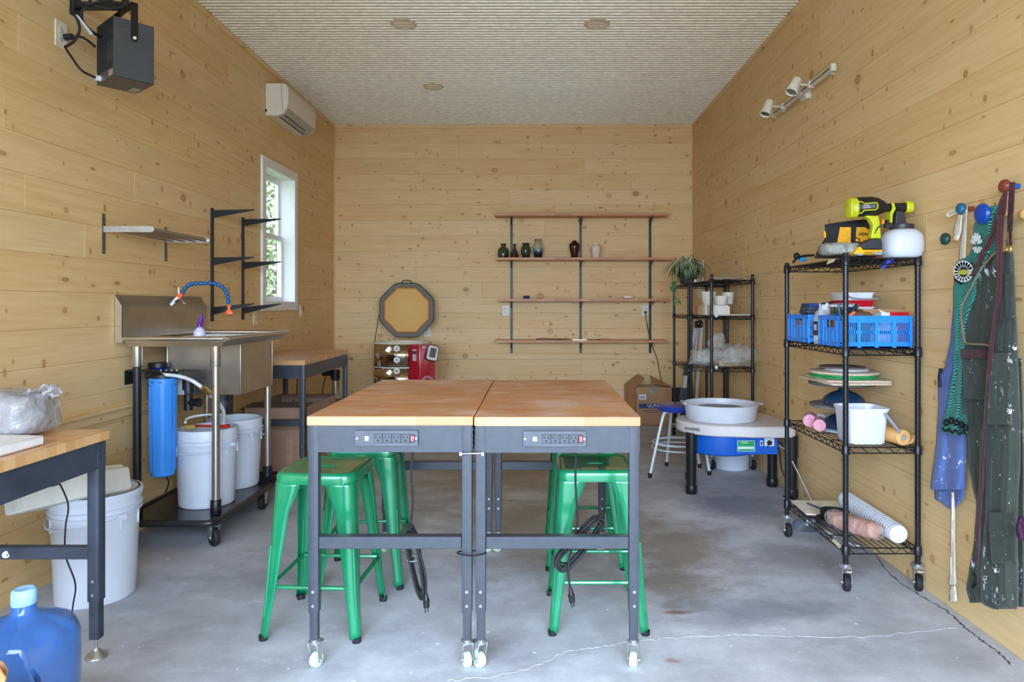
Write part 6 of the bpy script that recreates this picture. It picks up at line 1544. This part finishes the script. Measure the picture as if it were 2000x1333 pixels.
obj('pedal_cord', MB().tube([(hx1, 4.70, .33), (hx1 + .06, 4.62, .31), (hx1 + .085, 4.4, .16), (hx1 + .09, 4.2, .03), (hx1 + .05, 4.05, .01)], .0045, 8, 6), mat('pale cord', (206, 202, 206), .5), wt)
tag(obj('clay_lump', MB().box((1.565, 4.66, zt_ + .004), (.035, .012, .006)), mat('dried clay', (150, 144, 150), .9), bev=.002), 'tiny scrap of dried clay on the ivory wheel table', 'clay')
# white pail beneath, with printed warning label
up = thing('white_pail', 'small white pail with grey warning label under the pottery wheel', 'bucket', (1.575, 5.42, 0), 'white pails')
obj('pail_body', MB().lathe((1.575, 5.42, 0), [(.128, 0), (.134, .006), (.150, .33), (.158, .332), (.158, .37), (.15, .37), (.145, .33), (.12, .01)], 40), PAIL, up)
mb = MB(); n = 6; r_ = .1435
for i in range(n):
    a0, a1 = R(-93 + 26 * i / n + 12), R(-93 + 26 * (i + 1) / n + 12)
    mb.prism([(1.575 + r_ * cos(a0), 5.42 + r_ * sin(a0), .155), (1.575 + r_ * cos(a1), 5.42 + r_ * sin(a1), .155), (1.575 + r_ * cos(a1), 5.42 + r_ * sin(a1), .29), (1.575 + r_ * cos(a0), 5.42 + r_ * sin(a0), .29)], (0, -.002, 0))
lb_ = obj('warning_label', mb, mat('label grey', (120, 126, 130), .6), up)
mb = MB()
for k in range(7): mb.bb((1.585, 5.42 - r_ - .0062, .165 + k * .010), (1.628, 5.42 - r_ + .004, .168 + k * .010))
obj('label_lines', mb, BLK, lb_)

# ================================================================ round blue stool
bs = thing('round_stool', 'round stool with blue seat and white tube legs beside the pottery wheel', 'stool', (1.10, 5.22, 0))
bcx, bcy, bz_ = 1.11, 5.22, .535
obj('seat', MB().lathe((bcx, bcy, 0), [(.15, bz_ - .045), (.165, bz_ - .035), (.170, bz_ - .018), (.160, bz_ - .003), (.12, bz_ + .004), (.001, bz_ + .006)], 40), mat('blue vinyl', (24, 66, 172), .25, var=.03, coat=.3), bs)
LGW = mat('white tube', (220, 230, 236), .3, .1, var=.02)
for (fx, fy) in ((.868, 5.10), (1.065, 5.47), (1.335, 5.17), (1.32, 5.42)):
    d = Vector((fx - bcx, fy - bcy, 0)); t_ = d.normalized() * .11
    lg = obj('leg', MB().tube([Vector((bcx, bcy, bz_ - .047)) + t_ * .3, Vector((bcx, bcy, bz_ - .052)) + t_, Vector((bcx, bcy, bz_ - .10)) + t_ * 1.42, Vector((fx, fy, .02))], .0115, 10, 3), LGW, bs)
    obj('foot_cap', MB().cyl((fx, fy, 0), (fx, fy, .035), .0145, n=12), BLK, lg)
obj('ring_brace', MB().tube([(bcx + .197 * cos(2 * pi * i / 24), bcy + .18 * sin(2 * pi * i / 24), .245) for i in range(24)], .008, 8, 1, closed=True).tube([(bcx + .205 * cos(2 * pi * i / 24), bcy + .19 * sin(2 * pi * i / 24), .205) for i in range(24)], .006, 8, 1, closed=True), LGW, bs)
obj('seat_fixing', MB().cyl((bcx + .06, bcy - .05, bz_ - .085), (bcx + .06, bcy - .05, bz_ - .05), .012, n=10).cyl((bcx + .12, bcy - .03, bz_ - .16), (bcx + .12, bcy - .03, bz_ - .05), .010, n=10), BLK, bs)

# ================================================================ things on the far racks
ZB = 1.505
sp2 = thing('spider_plant', 'variegated spider plant in a small pot on top of the farthest rack', 'plant', (1.50, 6.48, ZB))
plx, ply = P(1341, 0, 6.42).x, 6.42
obj('plant_pot', MB().lathe((plx, ply, 0), [(.055, ZB), (.06, ZB + .004), (.078, ZB + .10), (.084, ZB + .102), (.084, ZB + .118), (.074, ZB + .118), (.05, ZB + .09), (.001, ZB + .09)], 24), mat('dark green pot', (40, 48, 40), .5), sp2)
LF = NT('variegated leaf'); o_ = LF.n('ShaderNodeTexCoord').outputs['Object']; s_ = LF.n('ShaderNodeSeparateXYZ'); LF.l(o_, s_.inputs[0])
edge = LF.math('GREATER_THAN', LF.math('ABSOLUTE', s_.outputs[1]), .0050)
LF.l(LF.mix(edge, rgb(62, 84, 48), rgb(206, 214, 176)), LF.bsdf.inputs['Base Color']); LF.bsdf.inputs['Roughness'].default_value = .4
def leaf_mesh(L, rise, droop, seed):
    q = random.Random(seed); mb = MB(); n = 9; rows = []
    for i in range(n + 1):
        u = i / n; x = L * (u * .85 - .30 * u * u * droop); z = rise * sin(min(1, u * 1.9) * pi / 2) - droop * L * .95 * max(0, u - .25) ** 1.6
        w_ = .0105 * (1 - u ** 2.2) * (.6 + .8 * min(1, u * 5)) + .0004
        rows.append([(x, -w_, z + .002), (x, 0, z - .001), (x, w_, z + .002)])
    for r_ in rows: mb.v += [Vector(p) for p in r_]
    for i in range(n):
        for j in range(2): a = i * 3 + j; mb.f.append((a, a + 1, a + 4, a + 3))
    me = bpy.data.meshes.new('leaf'); me.from_pydata(mb.v, [], mb.f); me.shade_smooth(); me.materials.append(LF.m); return me
LM = [leaf_mesh(.26, .11, 1.0, 1), leaf_mesh(.23, .14, 1.3, 2), leaf_mesh(.30, .10, .75, 3), leaf_mesh(.20, .10, 1.5, 4), leaf_mesh(.27, .15, .45, 5)]
q = random.Random(5)
for i in range(150):
    k = q.choice((0, 0, 1, 1, 3, 3, 3, 2)) if i > 9 else q.choice((2, 4))
    o = bpy.data.objects.new('leaf', LM[k]); COL.objects.link(o); o.parent = sp2
    a = q.uniform(0, 2 * pi)
    o.location = Vector((plx + .02 * cos(a), ply + .02 * sin(a), ZB + .10)) - sp2.location
    o.rotation_euler = (q.uniform(-.25, .25), q.uniform(-.55, .35), a); s_ = q.uniform(.85, 1.22); o.scale = (s_, s_, s_)
vn = MB(); vp = [P(1322, 548, 6.35), P(1314, 560, 6.33), P(1318, 572, 6.33), P(1321, 585, 6.33), P(1323, 598, 6.33)]
vn.tube(vp, .0022, 5, 4)
ob = obj('trailing_vine', vn, mat('vine green', (70, 96, 48), .5), sp2)
mb = MB(); q = random.Random(9)
for i in range(46):
    t_ = q.random() ** 1.3 * (len(vp) - 1); k = int(min(t_, len(vp) - 2)); c_ = vp[k].lerp(vp[k + 1], t_ - k) + Vector((q.uniform(-.03, .03), q.uniform(-.02, .02), q.uniform(-.01, .01)))
    u = Vector((q.uniform(-1, 1), q.uniform(-.5, .5), q.uniform(-1, .3))).normalized() * .016; v = u.cross(Vector((0, 1, .3))).normalized() * .010
    mb.add([c_ - u, c_ + v, c_ + u, c_ - v], [(0, 1, 2, 3)])
vl_ = obj('vine_leaves', mb, mat('vine leaf', (86, 118, 60), .5), ob, smooth=False); vl_['kind'] = 'stuff'
PAPER = mat('white paper', (226, 226, 220), .7)
def sheet(lab, x0, x1, y0, y1, z, seed, m=PAPER, name='paper', cat='paper'):
    q = random.Random(seed)
    o = obj(name, MB().grid(lambda u, v: (x0 + (x1 - x0) * u + .01 * v, y0 + (y1 - y0) * v, z + .006 + .012 * noise.noise(Vector((u * 3 + seed, v * 3, seed)))), 10, 10), m, solid=.0015)
    return tag(o, lab, cat)
sheet('crumpled white paper on the left of the nearer back rack top', 1.42, 1.54, 5.38, 5.60, ZB + .004, 3)
sheet('loose white paper sheets on the right of the nearer back rack top', 1.50, 1.70, 5.45, 5.75, ZB + .010, 6)
sheet('creased white paper hanging by the clip on the farthest rack front edge', 1.42, 1.52, 6.17, 6.30, ZB + .002, 12)
tag(obj('wall_mirror', MB().prism([(RX - .012, 7.13, 1.775)] + [(RX - .012, 7.13 + .0, 1.37)] + [(RX - .012, 7.27 - .13 * cos(a) , 1.42 - .055 * sin(a)) for a in [pi * i / 8 for i in range(9)]] + [(RX - .012, 7.40, 1.775)], (.010, 0, 0)), mat('bright white panel', (232, 240, 246), .2, var=.01), bev=.002), 'white wall panel with rounded bottom, hung in the corner behind the plant', 'panel')
ZC = 1.220
def cup(lab, px, y, z, r, h, m): 
    x = P(px, 0, y).x; o = obj('white_bowl', MB().lathe((x, y, 0), [(r * .72, z), (r * .78, z + .004), (r, z + h), (r - .005, z + h), (r * .68, z + .01), (.001, z + .01)], 26), m); return tag(o, lab, 'bowl', 'white bowls')
WC = mat('warm white glaze', (226, 220, 206), .4, var=.02)
cz_ = ZC + .088
tag(obj('white_box', MB().prism([(x, 5.46, z) for x, z in [(1.42, ZC), (1.575, ZC), (1.575, ZC + .062)] + [(1.555 + .02 * cos(a), ZC + .062 + .02 * sin(a)) for a in (.4, .8, 1.2)] + [(1.42, ZC + .082)]], (0, .16, 0)), WC, bev=.003), 'white round-shouldered box under the bowls on the nearer back rack', 'box')
cup('white bowl, left one above the small carton', 1384, 5.64, cz_ + .002, .062, .105, WC)
cup('white bowl in the centre of the three, on the white box', 1408, 5.54, ZC + .083, .058, .075, WC)
cup('white bowl at right of the three, highest behind the box', 1422, 5.66, ZC + .09, .050, .10, WC)
tag(obj('box_riser', MB().bb((1.41, 5.60, ZC), (1.60, 5.72, ZC + .088)), WC, bev=.002), 'plain white box behind carrying two of the bowls', 'box')
sb_ = thing('small_carton', 'small brown carton beside white box on the nearer back rack', 'box', (1.40, 5.70, ZC))
a, b = P(1362, 0, 5.72).x, P(1388, 0, 5.72).x; a = max(a, 1.385)
obj('box_body', MB().bb((a, 5.74, ZC), (a + .115, 5.86, ZC + .075)), CARD, sb_, bev=.001)
obj('box_print', MB().bb((a + .03, 5.7392, ZC + .015), (a + .07, 5.74, ZC + .04)), mat('brown print', (110, 76, 48), .6), sb_)
obj('yellow_tape', MB().bb((a + .10, 5.739, ZC), (a + .112, 5.74, ZC + .07)), mat('yellow tape', (236, 196, 60), .5), sb_)
tag(obj('white_tray', MB().prism([Vector((a, b, ZC - .001)) for a, b in ((1.405, 5.38), (1.715, 5.38), (1.70, 5.45), (1.41, 5.45))], (0, 0, .010)), WC, bev=.003), 'flat white tray board along the front edge of the second rack shelf', 'tray')
FB = film('packing film', (232, 234, 230), .30, 11, .9, .1)
zf = .804
tag(obj('plastic_bag', blobbox((1.475, 5.56, zf + .075), (.36, .26, .14), CLAY, 41, .035, 30, 16, 2.6), FB), 'heap of clear plastic film, left half, on the nearer back rack', 'plastic bag', 'clear plastic bags')
tag(obj('plastic_bag', blobbox((1.655, 5.52, zf + .085), (.26, .24, .17), CLAY, 47, .04, 30, 16, 2.4), FB), 'bunched clear plastic bag, right half, draping over the nearer back rack edge', 'plastic bag', 'clear plastic bags')
tag(obj('plastic_bag', blobbox((1.56, 5.78, zf + .15), (.13, .12, .20), CLAY, 53, .03, 22, 12, 2.2), FB), 'knotted dark clear plastic bag standing up behind the film heap', 'plastic bag', 'clear plastic bags')
tag(obj('folded_board', MB().bb((1.50, 5.50, zf), (1.66, 5.62, zf + .05)), mat('tan board', (206, 170, 124), .7), bev=.002), 'tan folded board inside the plastic film heap', 'board')
for (px, py, y_, tl) in ((1383, 617, 5.345, 'white price tag clipped on the nearer back rack second shelf'), (1382, 718, 5.345, 'white price tag clipped on the nearer back rack third shelf'), (1352, 549, 6.145, 'white tag clipped on the farthest rack top edge')):
    c_ = P(px if px > 1360 else 1356, py, y_); x_ = max(c_.x, 1.425); tag(obj('shelf_tag', MB().bb((x_, y_ + .004, c_.z - .012), (x_ + .02, y_ + .008, c_.z + .012)), PAPER), tl, 'tag')

# folding ladder against the back wall
LAD = mat('ladder aluminium', (206, 214, 222), .3, .5, var=.03); 
ldr = thing('step_ladder', 'aluminium folding step ladder leaning behind the back racks', 'ladder', (1.62, 7.3, 0))
Yl0, Yl1 = 7.12, 7.50
def rail_(a, b, w_, m=LAD, nm='side_rail'):
    a, b = Vector(a), Vector(b); d = (b - a).normalized(); u = d.cross(Vector((0, 1, 0))).normalized() * w_ / 2
    obj(nm, MB().prism([a - u, a + u, b + u, b - u], (0, .022, 0)), m, ldr, bev=.002)
def LP(px, py, y): v = P(px, py, y); v.x = min(v.x, 1.745); v.z = max(v.z, .0); return v
rail_(P(1320, 843.6, 6.9), P(1359, 641, 6.98), .028)
rail_(P(1340, 843.6, 6.9), P(1364, 636, 7.00), .020)
rail_(P(1356, 838, 7.03), P(1371, 640, 7.04), .030)
for (cx_, cz_, y_) in ((1344, 722, 6.90), (1336, 770, 6.87)):
    c_ = P(cx_, cz_, y_); obj('tread', MB().box(c_, (.085, .16, .022), Matrix.Rotation(R(-50), 3, 'X')), mat('tread grey', (92, 96, 104), .7), ldr, bev=.002)
tp_ = LP(1364, 634, 7.0); obj('top_hinge', MB().box(tp_, (.075, .04, .07)).sphere(tp_ + Vector((.01, -.02, .01)), .035, 12, 8), BLK, ldr, bev=.004)
obj('hinge_rivets', MB().cyl(tp_ + Vector((-.012, -.062, .01)), tp_ + Vector((-.012, -.02, .01)), .006, n=8).cyl(tp_ + Vector((.02, -.062, .0)), tp_ + Vector((.02, -.02, .0)), .006, n=8), ZINC, ldr)
obj('grab_bar', MB().tube([tp_ + Vector((-.03, 0, .03)), tp_ + Vector((-.02, 0, .055)), tp_ + Vector((.02, 0, .055)), tp_ + Vector((.03, 0, .03))], .008, 8, 3), LAD, ldr)

# ================================================================ coat pegs and aprons on the right wall
def peg(lab, px, py, r, knob, stem, ln=.055):
    """knob at the pixel, stem back to the wall"""
    xk = RX - ln; c_ = PX(px, py, xk); t = thing('coat_peg', lab, 'coat peg', (RX, c_.y, c_.z), 'round wall pegs')
    obj('stem', MB().cyl((xk, c_.y, c_.z), (RX, c_.y, c_.z), .0095, .0095, 16), stem, t)
    obj('knob', MB().lathe((xk, c_.y, c_.z), [(.006, -.014), (r * .55, -.013), (r * .9, -.006), (r, .004), (r * .85, .012), (r * .3, .016)], 30, axis='X'), knob, t)
    return c_
NW = mat('natural wood peg', (206, 160, 100), .45); 
k1 = peg('dark green round peg with natural wood stem, empty', 1845, 467, .026, mat('dark green paint', (24, 72, 64), .35), NW)
k2 = peg('teal blue round peg holding the white apron strap', 1876, 408, .024, mat('teal blue paint', (28, 96, 132), .35), mat('red brown stem', (120, 56, 34), .4))
k3 = peg('royal blue large round peg holding the teal checked apron', 1917, 418, .040, mat('royal blue paint', (18, 66, 160), .3), NW, .115)
k4 = peg('reddish brown round peg holding the olive overalls straps', 1961, 364, .026, mat('red brown paint', (134, 58, 40), .35), mat('blue stem', (28, 84, 160), .35))
k5 = peg('pale wooden round peg at the right frame edge', 1999, 418, .020, NW, NW, .05)

def cloth_mat(name, cols, sc, kind='weave', splat=None, nsc=3):
    t = NT(name); b = t.bsdf
    pos = t.n('ShaderNodeNewGeometry').outputs['Position']; sp = t.n('ShaderNodeSeparateXYZ'); t.l(pos, sp.inputs[0])
    cm = t.n('ShaderNodeCombineXYZ'); t.l(sp.outputs[1], cm.inputs[0]); t.l(sp.outputs[2], cm.inputs[1])
    if kind == 'check':
        ch = t.n('ShaderNodeTexChecker', ins={'Scale': sc}); t.l(cm.outputs[0], ch.inputs[0])
        c = t.mix(ch.outputs[1], rgb(*cols[0]), rgb(*cols[1]))
    else:
        g = t.noise(t.mapv(pos, (1, 1, 1)), nsc, 4, .6); f = t.noise(pos, sc, 2)
        c = t.mix(g, rgb(*cols[0]), rgb(*cols[1])); c = t.mix(t.math('MULTIPLY', f, .35), c, rgb(*cols[2]))
    h = t.noise(pos, 220, 2)
    if splat:
        big = t.noise(t.mapv(pos, (1, 3, 3), (splat[3], 0, 0)), 1.0, 2)
        v = t.noise(t.mapv(pos, (1, 34, 20)), 1.0, 4, .7)
        f = t.math('MULTIPLY', t.ramp(v, [(splat[0], (0, 0, 0)), (splat[0] + .04, (1, 1, 1))]), t.ramp(big, [(splat[1], (0, 0, 0)), (splat[1] + .08, (1, 1, 1))]))
        c = t.mix(f, c, rgb(*splat[2]))
        vo = t.n('ShaderNodeTexVoronoi', ins={'Scale': 75.0}); t.l(pos, vo.inputs[0]); s2 = t.n('ShaderNodeSeparateColor'); t.l(vo.outputs['Color'], s2.inputs[0])
        rr_ = t.math('MULTIPLY', t.math('SUBTRACT', s2.outputs[0], .80), 1.1)
        c = t.mix(t.math('LESS_THAN', vo.outputs['Distance'], rr_), c, rgb(*splat[2]))
    t.l(c, b.inputs['Base Color']); b.inputs['Roughness'].default_value = .9; b.inputs['Specular IOR Level'].default_value = .15
    b.inputs['Sheen Weight'].default_value = .15
    t.bump(h, .35, .0012)
    MATS[name] = t.m; return t.m
def hang(edges, base, bulge, folds, seed, nu=26, nv=70, ph=0.):
    """cloth hanging off the wall: edges = [(py, px_left, px_right)], base/bulge distances from the wall"""
    def E(v):
        y0, y1 = edges[0][0], edges[-1][0]; y = y0 + (y1 - y0) * v
        for (a, b) in zip(edges, edges[1:]):
            if y <= b[0] + 1e-6:
                t_ = (y - a[0]) / max(1e-6, b[0] - a[0]); t_ = t_ * t_ * (3 - 2 * t_) * .5 + t_ * .5
                return y, a[1] + (b[1] - a[1]) * t_, a[2] + (b[2] - a[2]) * t_
        return edges[-1]
    def f(u, v):
        y, l, r = E(v); px = l + (r - l) * u
        d = base + bulge * sin(pi * min(1, max(0, u))) ** .7 * (.55 + .45 * v) + .010 * v
        for (amp, fr_, drift) in folds: d += amp * sin(2 * pi * (u * fr_ + drift * v) + ph) * min(1, .25 + v)
        d += .007 * noise.fractal(Vector((u * 3 + seed, v * 7, seed)), .8, 2, 3)
        return PX(px, y, RX - max(.004, d))
    return MB().grid(f, nu, nv)
DEN = cloth_mat('blue denim', ((86, 108, 168), (110, 134, 192), (60, 78, 132)), 300, splat=(.60, .50, (206, 214, 232), 3.0), nsc=7)
CHK = cloth_mat('teal houndstooth', ((16, 34, 40), (72, 178, 160)), 190, 'check')
OLV = cloth_mat('olive canvas', ((54, 60, 54), (70, 77, 68), (42, 47, 44)), 260, splat=(.60, .55, (206, 210, 212), 0.0), nsc=5)
MRN = cloth_mat('maroon webbing', ((74, 36, 42), (92, 48, 52), (56, 26, 32)), 300)
WST = mat('cream cotton strap', (226, 216, 200), .85, var=.03, bump=.3, nscale=120)
# blue denim apron behind, hung by a white neck strap
a1 = thing('denim_apron', 'blue denim apron with white cotton strap, leftmost hanging on the right wall', 'apron', (1.76, 2.85, 1.0))
obj('apron_cloth', hang([(598, 1862, 1876), (660, 1857, 1884), (720, 1846, 1888), (735, 1832, 1888), (790, 1833, 1888), (860, 1829, 1888), (952, 1818, 1886), (957, 1819, 1884)], .030, .022, [(.010, 1.5, .1)], 3), DEN, a1, solid=.003)
obj('apron_hem', hang([(950, 1825, 1884), (975, 1826, 1882), (985, 1842, 1872), (995, 1855, 1862)], .022, .012, [(.006, 1.2, .1)], 5, 12, 10), DEN, a1, solid=.003)
obj('pocket_trim', hang([(720, 1834, 1842), (735, 1832, 1837), (757, 1833, 1840)], .075, .004, [], 6, 4, 8), mat('dark stitched edge', (40, 46, 70), .9), a1, solid=.002)
obj('neck_strap', hang([(404, 1884, 1890), (440, 1880, 1888), (500, 1873, 1886), (560, 1869, 1884), (600, 1864, 1881)], .040, .003, [], 8, 4, 26), WST, a1, solid=.002)
obj('neck_strap', hang([(420, 1870, 1880), (450, 1862, 1878), (468, 1863, 1873), (470, 1864, 1872)], .060, .004, [], 9, 4, 10), WST, a1, solid=.002)
obj('strap_loop', MB().tube([PX(1872, 411, RX - .06), PX(1862, 411, RX - .06), PX(1851, 418, RX - .06), PX(1853, 423, RX - .058), PX(1864, 417, RX - .055), PX(1874, 415, RX - .055)], .0045, 6, 4), WST, a1)
obj('waist_strap', hang([(962, 1858, 1863), (1010, 1857, 1865), (1060, 1856, 1865), (1110, 1856, 1866), (1141, 1852, 1867), (1143, 1853, 1867)], .055, .003, [(.003, 1, .4)], 11, 4, 30), WST, a1, solid=.002)
obj('waist_strap', hang([(1143, 1856, 1866), (1160, 1854, 1868), (1175, 1853, 1869)], .050, .003, [], 12, 4, 8), WST, a1, solid=.002)
# teal houndstooth apron with printed flower border
a2 = thing('checked_apron', 'teal and black checked apron with big flower print, hanging in the middle', 'apron', (1.74, 2.75, 1.2))
obj('apron_cloth', hang([(402, 1938, 1952), (412, 1922, 1950), (440, 1902, 1950), (480, 1900, 1948), (500, 1893, 1948), (512, 1868, 1948), (570, 1862, 1930), (640, 1863, 1900), (720, 1862, 1893), (790, 1850, 1892), (838, 1838, 1890), (846, 1842, 1890), (850, 1870, 1890)], .070, .020, [(.008, 2.2, .1)], 14, 30, 80), CHK, a2, solid=.003)
def petals(cx_, cy_, rx_, ry_, n, a0, a1_, r0, off, m, nm, k=.36):
    mb = MB()
    for i in range(n):
        a = R(a0 + (a1_ - a0) * i / max(1, n - 1)); u = Vector((cos(a) * rx_, -sin(a) * ry_)); w_ = Vector((-sin(a) * rx_, -cos(a) * ry_)) * k
        pts = [Vector((cx_, cy_)) + u * s_ + w_ * t_ for s_, t_ in ((r0, -.35), (.75, -.8), (.96, -.5), (1.0, 0), (.96, .5), (.75, .8), (r0, .35))]
        mb.prism([PX(p.x, p.y, RX - off) for p in pts], (-.0008, 0, 0))
    return obj(nm, mb, m, a2, smooth=False)
PB = mat('print white', (214, 224, 222), .8); PK = mat('print black', (18, 22, 26), .8); PYL = mat('print yellow', (190, 186, 60), .8)
off = .103
obj('flower_ground', MB().prism([PX(a, b, RX - off + .002) for a, b in ((1866, 516), (1880, 510), (1900, 514), (1901, 530), (1890, 549), (1876, 556), (1864, 548), (1863, 532))], (-.0008, 0, 0)), PK, a2)
petals(1882, 531, 20, 22, 9, 15, 175, .42, off + .0015, PB, 'flower_petal', .30)
petals(1882, 533, 19, 19, 8, 190, 350, .45, off + .0015, PB, 'flower_petal', .30)
obj('flower_centre', MB().prism([PX(1882 + 9.5 * cos(a), 532 + 5.5 * sin(a), RX - off - .003) for a in [2 * pi * i / 16 for i in range(16)]], (-.0008, 0, 0)), PYL, a2)
petals(1907, 478, 12, 24, 6, 20, 160, .15, off - .004, PB, 'flower_petal', .20)
petals(1909, 482, 10, 14, 5, 200, 340, .15, off - .004, PB, 'flower_petal', .25)
mb = MB()
for (cx_, cy_) in ((1848, 826), (1858, 822), (1868, 826), (1878, 830), (1886, 836)):
    for i in range(6):
        a = 2 * pi * i / 6; mb.prism([PX(cx_ + 4 * cos(a) + 2.8 * cos(b), cy_ + 5 * sin(a) + 2.8 * sin(b), RX - .112) for b in [2 * pi * j / 7 for j in range(7)]], (-.0008, 0, 0))
obj('lace_border', mb, PK, a2)
obj('lace_edge', MB().tube([PX(a, b, RX - .112) for a, b in ((1841, 836), (1846, 843), (1853, 838), (1860, 846), (1867, 841), (1874, 849), (1881, 844), (1889, 851))], .004, 6, 4), PK, a2)
# olive overalls with maroon straps
a3 = thing('canvas_overalls', 'olive green canvas work overalls with maroon straps and clay splashes, at right edge', 'overalls', (1.74, 2.6, 1.0))
obj('back_panel', hang([(498, 1930, 1950), (560, 1900, 1948), (620, 1880, 1945), (700, 1878, 1940), (800, 1880, 1935), (850, 1888, 1935), (900, 1892, 1930), (950, 1900, 1930), (985, 1908, 1930), (1060, 1903, 1925), (1120, 1893, 1925), (1150, 1888, 1925), (1178, 1895, 1925)], .080, .012, [(.006, 1.5, .1)], 21, 20, 80), OLV, a3, solid=.004)
obj('front_bib', hang([(492, 1952, 1978), (540, 1950, 1981), (600, 1946, 1983), (680, 1935, 1987), (760, 1926, 1990), (830, 1926, 1992), (900, 1925, 1992), (1000, 1924, 1986), (1100, 1915, 1987), (1178, 1915, 1988), (1190, 1940, 1988)], .120, .030, [(.010, 1.6, .15), (.004, 3.5, -.1)], 24, 34, 90), OLV, a3, solid=.004)
obj('side_panel', hang([(700, 1985, 1994), (800, 1986, 1997), (900, 1986, 1999), (1000, 1984, 1999), (1100, 1985, 1999), (1186, 1985, 1999)], .060, .010, [(.006, 1.2, .2)], 27, 12, 60), OLV, a3, solid=.004)
def edge(pts, off_, r_, m, nm, root=a3): return obj(nm, MB().tube([PX(a, b, RX - off_) for a, b in pts], r_, 6, 5), m, root)
STC = mat('stitched seam', (92, 96, 86), .9)
edge([(1949, 488), (1920, 520), (1898, 560), (1878, 600), (1880, 640), (1885, 668), (1895, 672), (1930, 675), (1934, 690)], .125, .0035, mat('tan piping', (128, 110, 86), .9), 'piping')
edge([(1978, 500), (1984, 640), (1990, 760), (1991, 832)], .120, .002, STC, 'seam')
pk = obj('chest_pocket', hang([(536, 1963, 1980), (620, 1964, 1982), (623, 1964, 1982)], .154, .006, [], 30, 6, 8), OLV, a3, solid=.003)
obj('thigh_pocket', hang([(1001, 1930, 1983), (1090, 1934, 1984), (1102, 1937, 1985)], .158, .008, [(.004, 1.2, 0)], 31, 12, 12), OLV, a3, solid=.003)
obj('waist_pocket', hang([(700, 1880, 1930), (712, 1881, 1928), (780, 1882, 1924)], .108, .008, [], 32, 12, 12), OLV, a3, solid=.003)
obj('knee_patch', hang([(690, 1932, 1978), (760, 1930, 1976), (830, 1928, 1976)], .158, .010, [(.004, 1.4, .1)], 33, 14, 14), OLV, a3, solid=.003)
def strapf(edges, off_, nm, m=MRN): return obj(nm, hang(edges, off_, .003, [(.002, 1, .3)], 40, 4, 34), m, a3, solid=.003)
strapf([(356, 1972, 1983), (400, 1970, 1980), (440, 1968, 1978), (480, 1966, 1977)], .075, 'shoulder_strap')
strapf([(372, 1962, 1968), (400, 1950, 1966), (450, 1935, 1957), (480, 1922, 1936), (500, 1912, 1924), (540, 1896, 1904)], .105, 'shoulder_strap')
strapf([(420, 1948, 1962), (500, 1946, 1958), (560, 1948, 1956), (620, 1939, 1948), (680, 1932, 1940), (740, 1926, 1934), (800, 1922, 1929), (860, 1918, 1925), (940, 1912, 1922), (1010, 1908, 1916), (1060, 1906, 1914), (1105, 1904, 1912)], .160, 'long_strap')
strapf([(684, 1876, 1925), (700, 1878, 1933)], .112, 'waist_strap')
bk_ = obj('strap_buckle', MB().tube([PX(a, b, RX - .106) for a, b in ((1968, 452), (1977, 452), (1978, 478), (1969, 478))], .003, 6, 0, closed=True), mat('brown leather', (112, 70, 52), .6), a3)
g_ = PX(1970, 487, RX - .156); obj('brass_grommet', MB().tube([(RX - .156, g_.y + .010 * cos(a), g_.z + .012 * sin(a)) for a in [2 * pi * i / 14 for i in range(14)]], .003, 6, 1, closed=True), mat('brass', (190, 150, 70), .3, .9), a3)
edge([(1902, 1120), (1908, 1135), (1900, 1148), (1912, 1140)], .095, .006, RUB, 'dark_tie_end')
tag(obj('hanging_cloth', hang([(1010, 1990, 2003), (1030, 1985, 2004), (1045, 1986, 2004), (1058, 1992, 2004)], .19, .01, [(.006, 1, 0)], 50, 8, 10), mat('maroon navy cloth', (66, 34, 58), .9, bump=.5), solid=.004), 'dark maroon and navy cloth end poking out at the right frame edge', 'cloth')
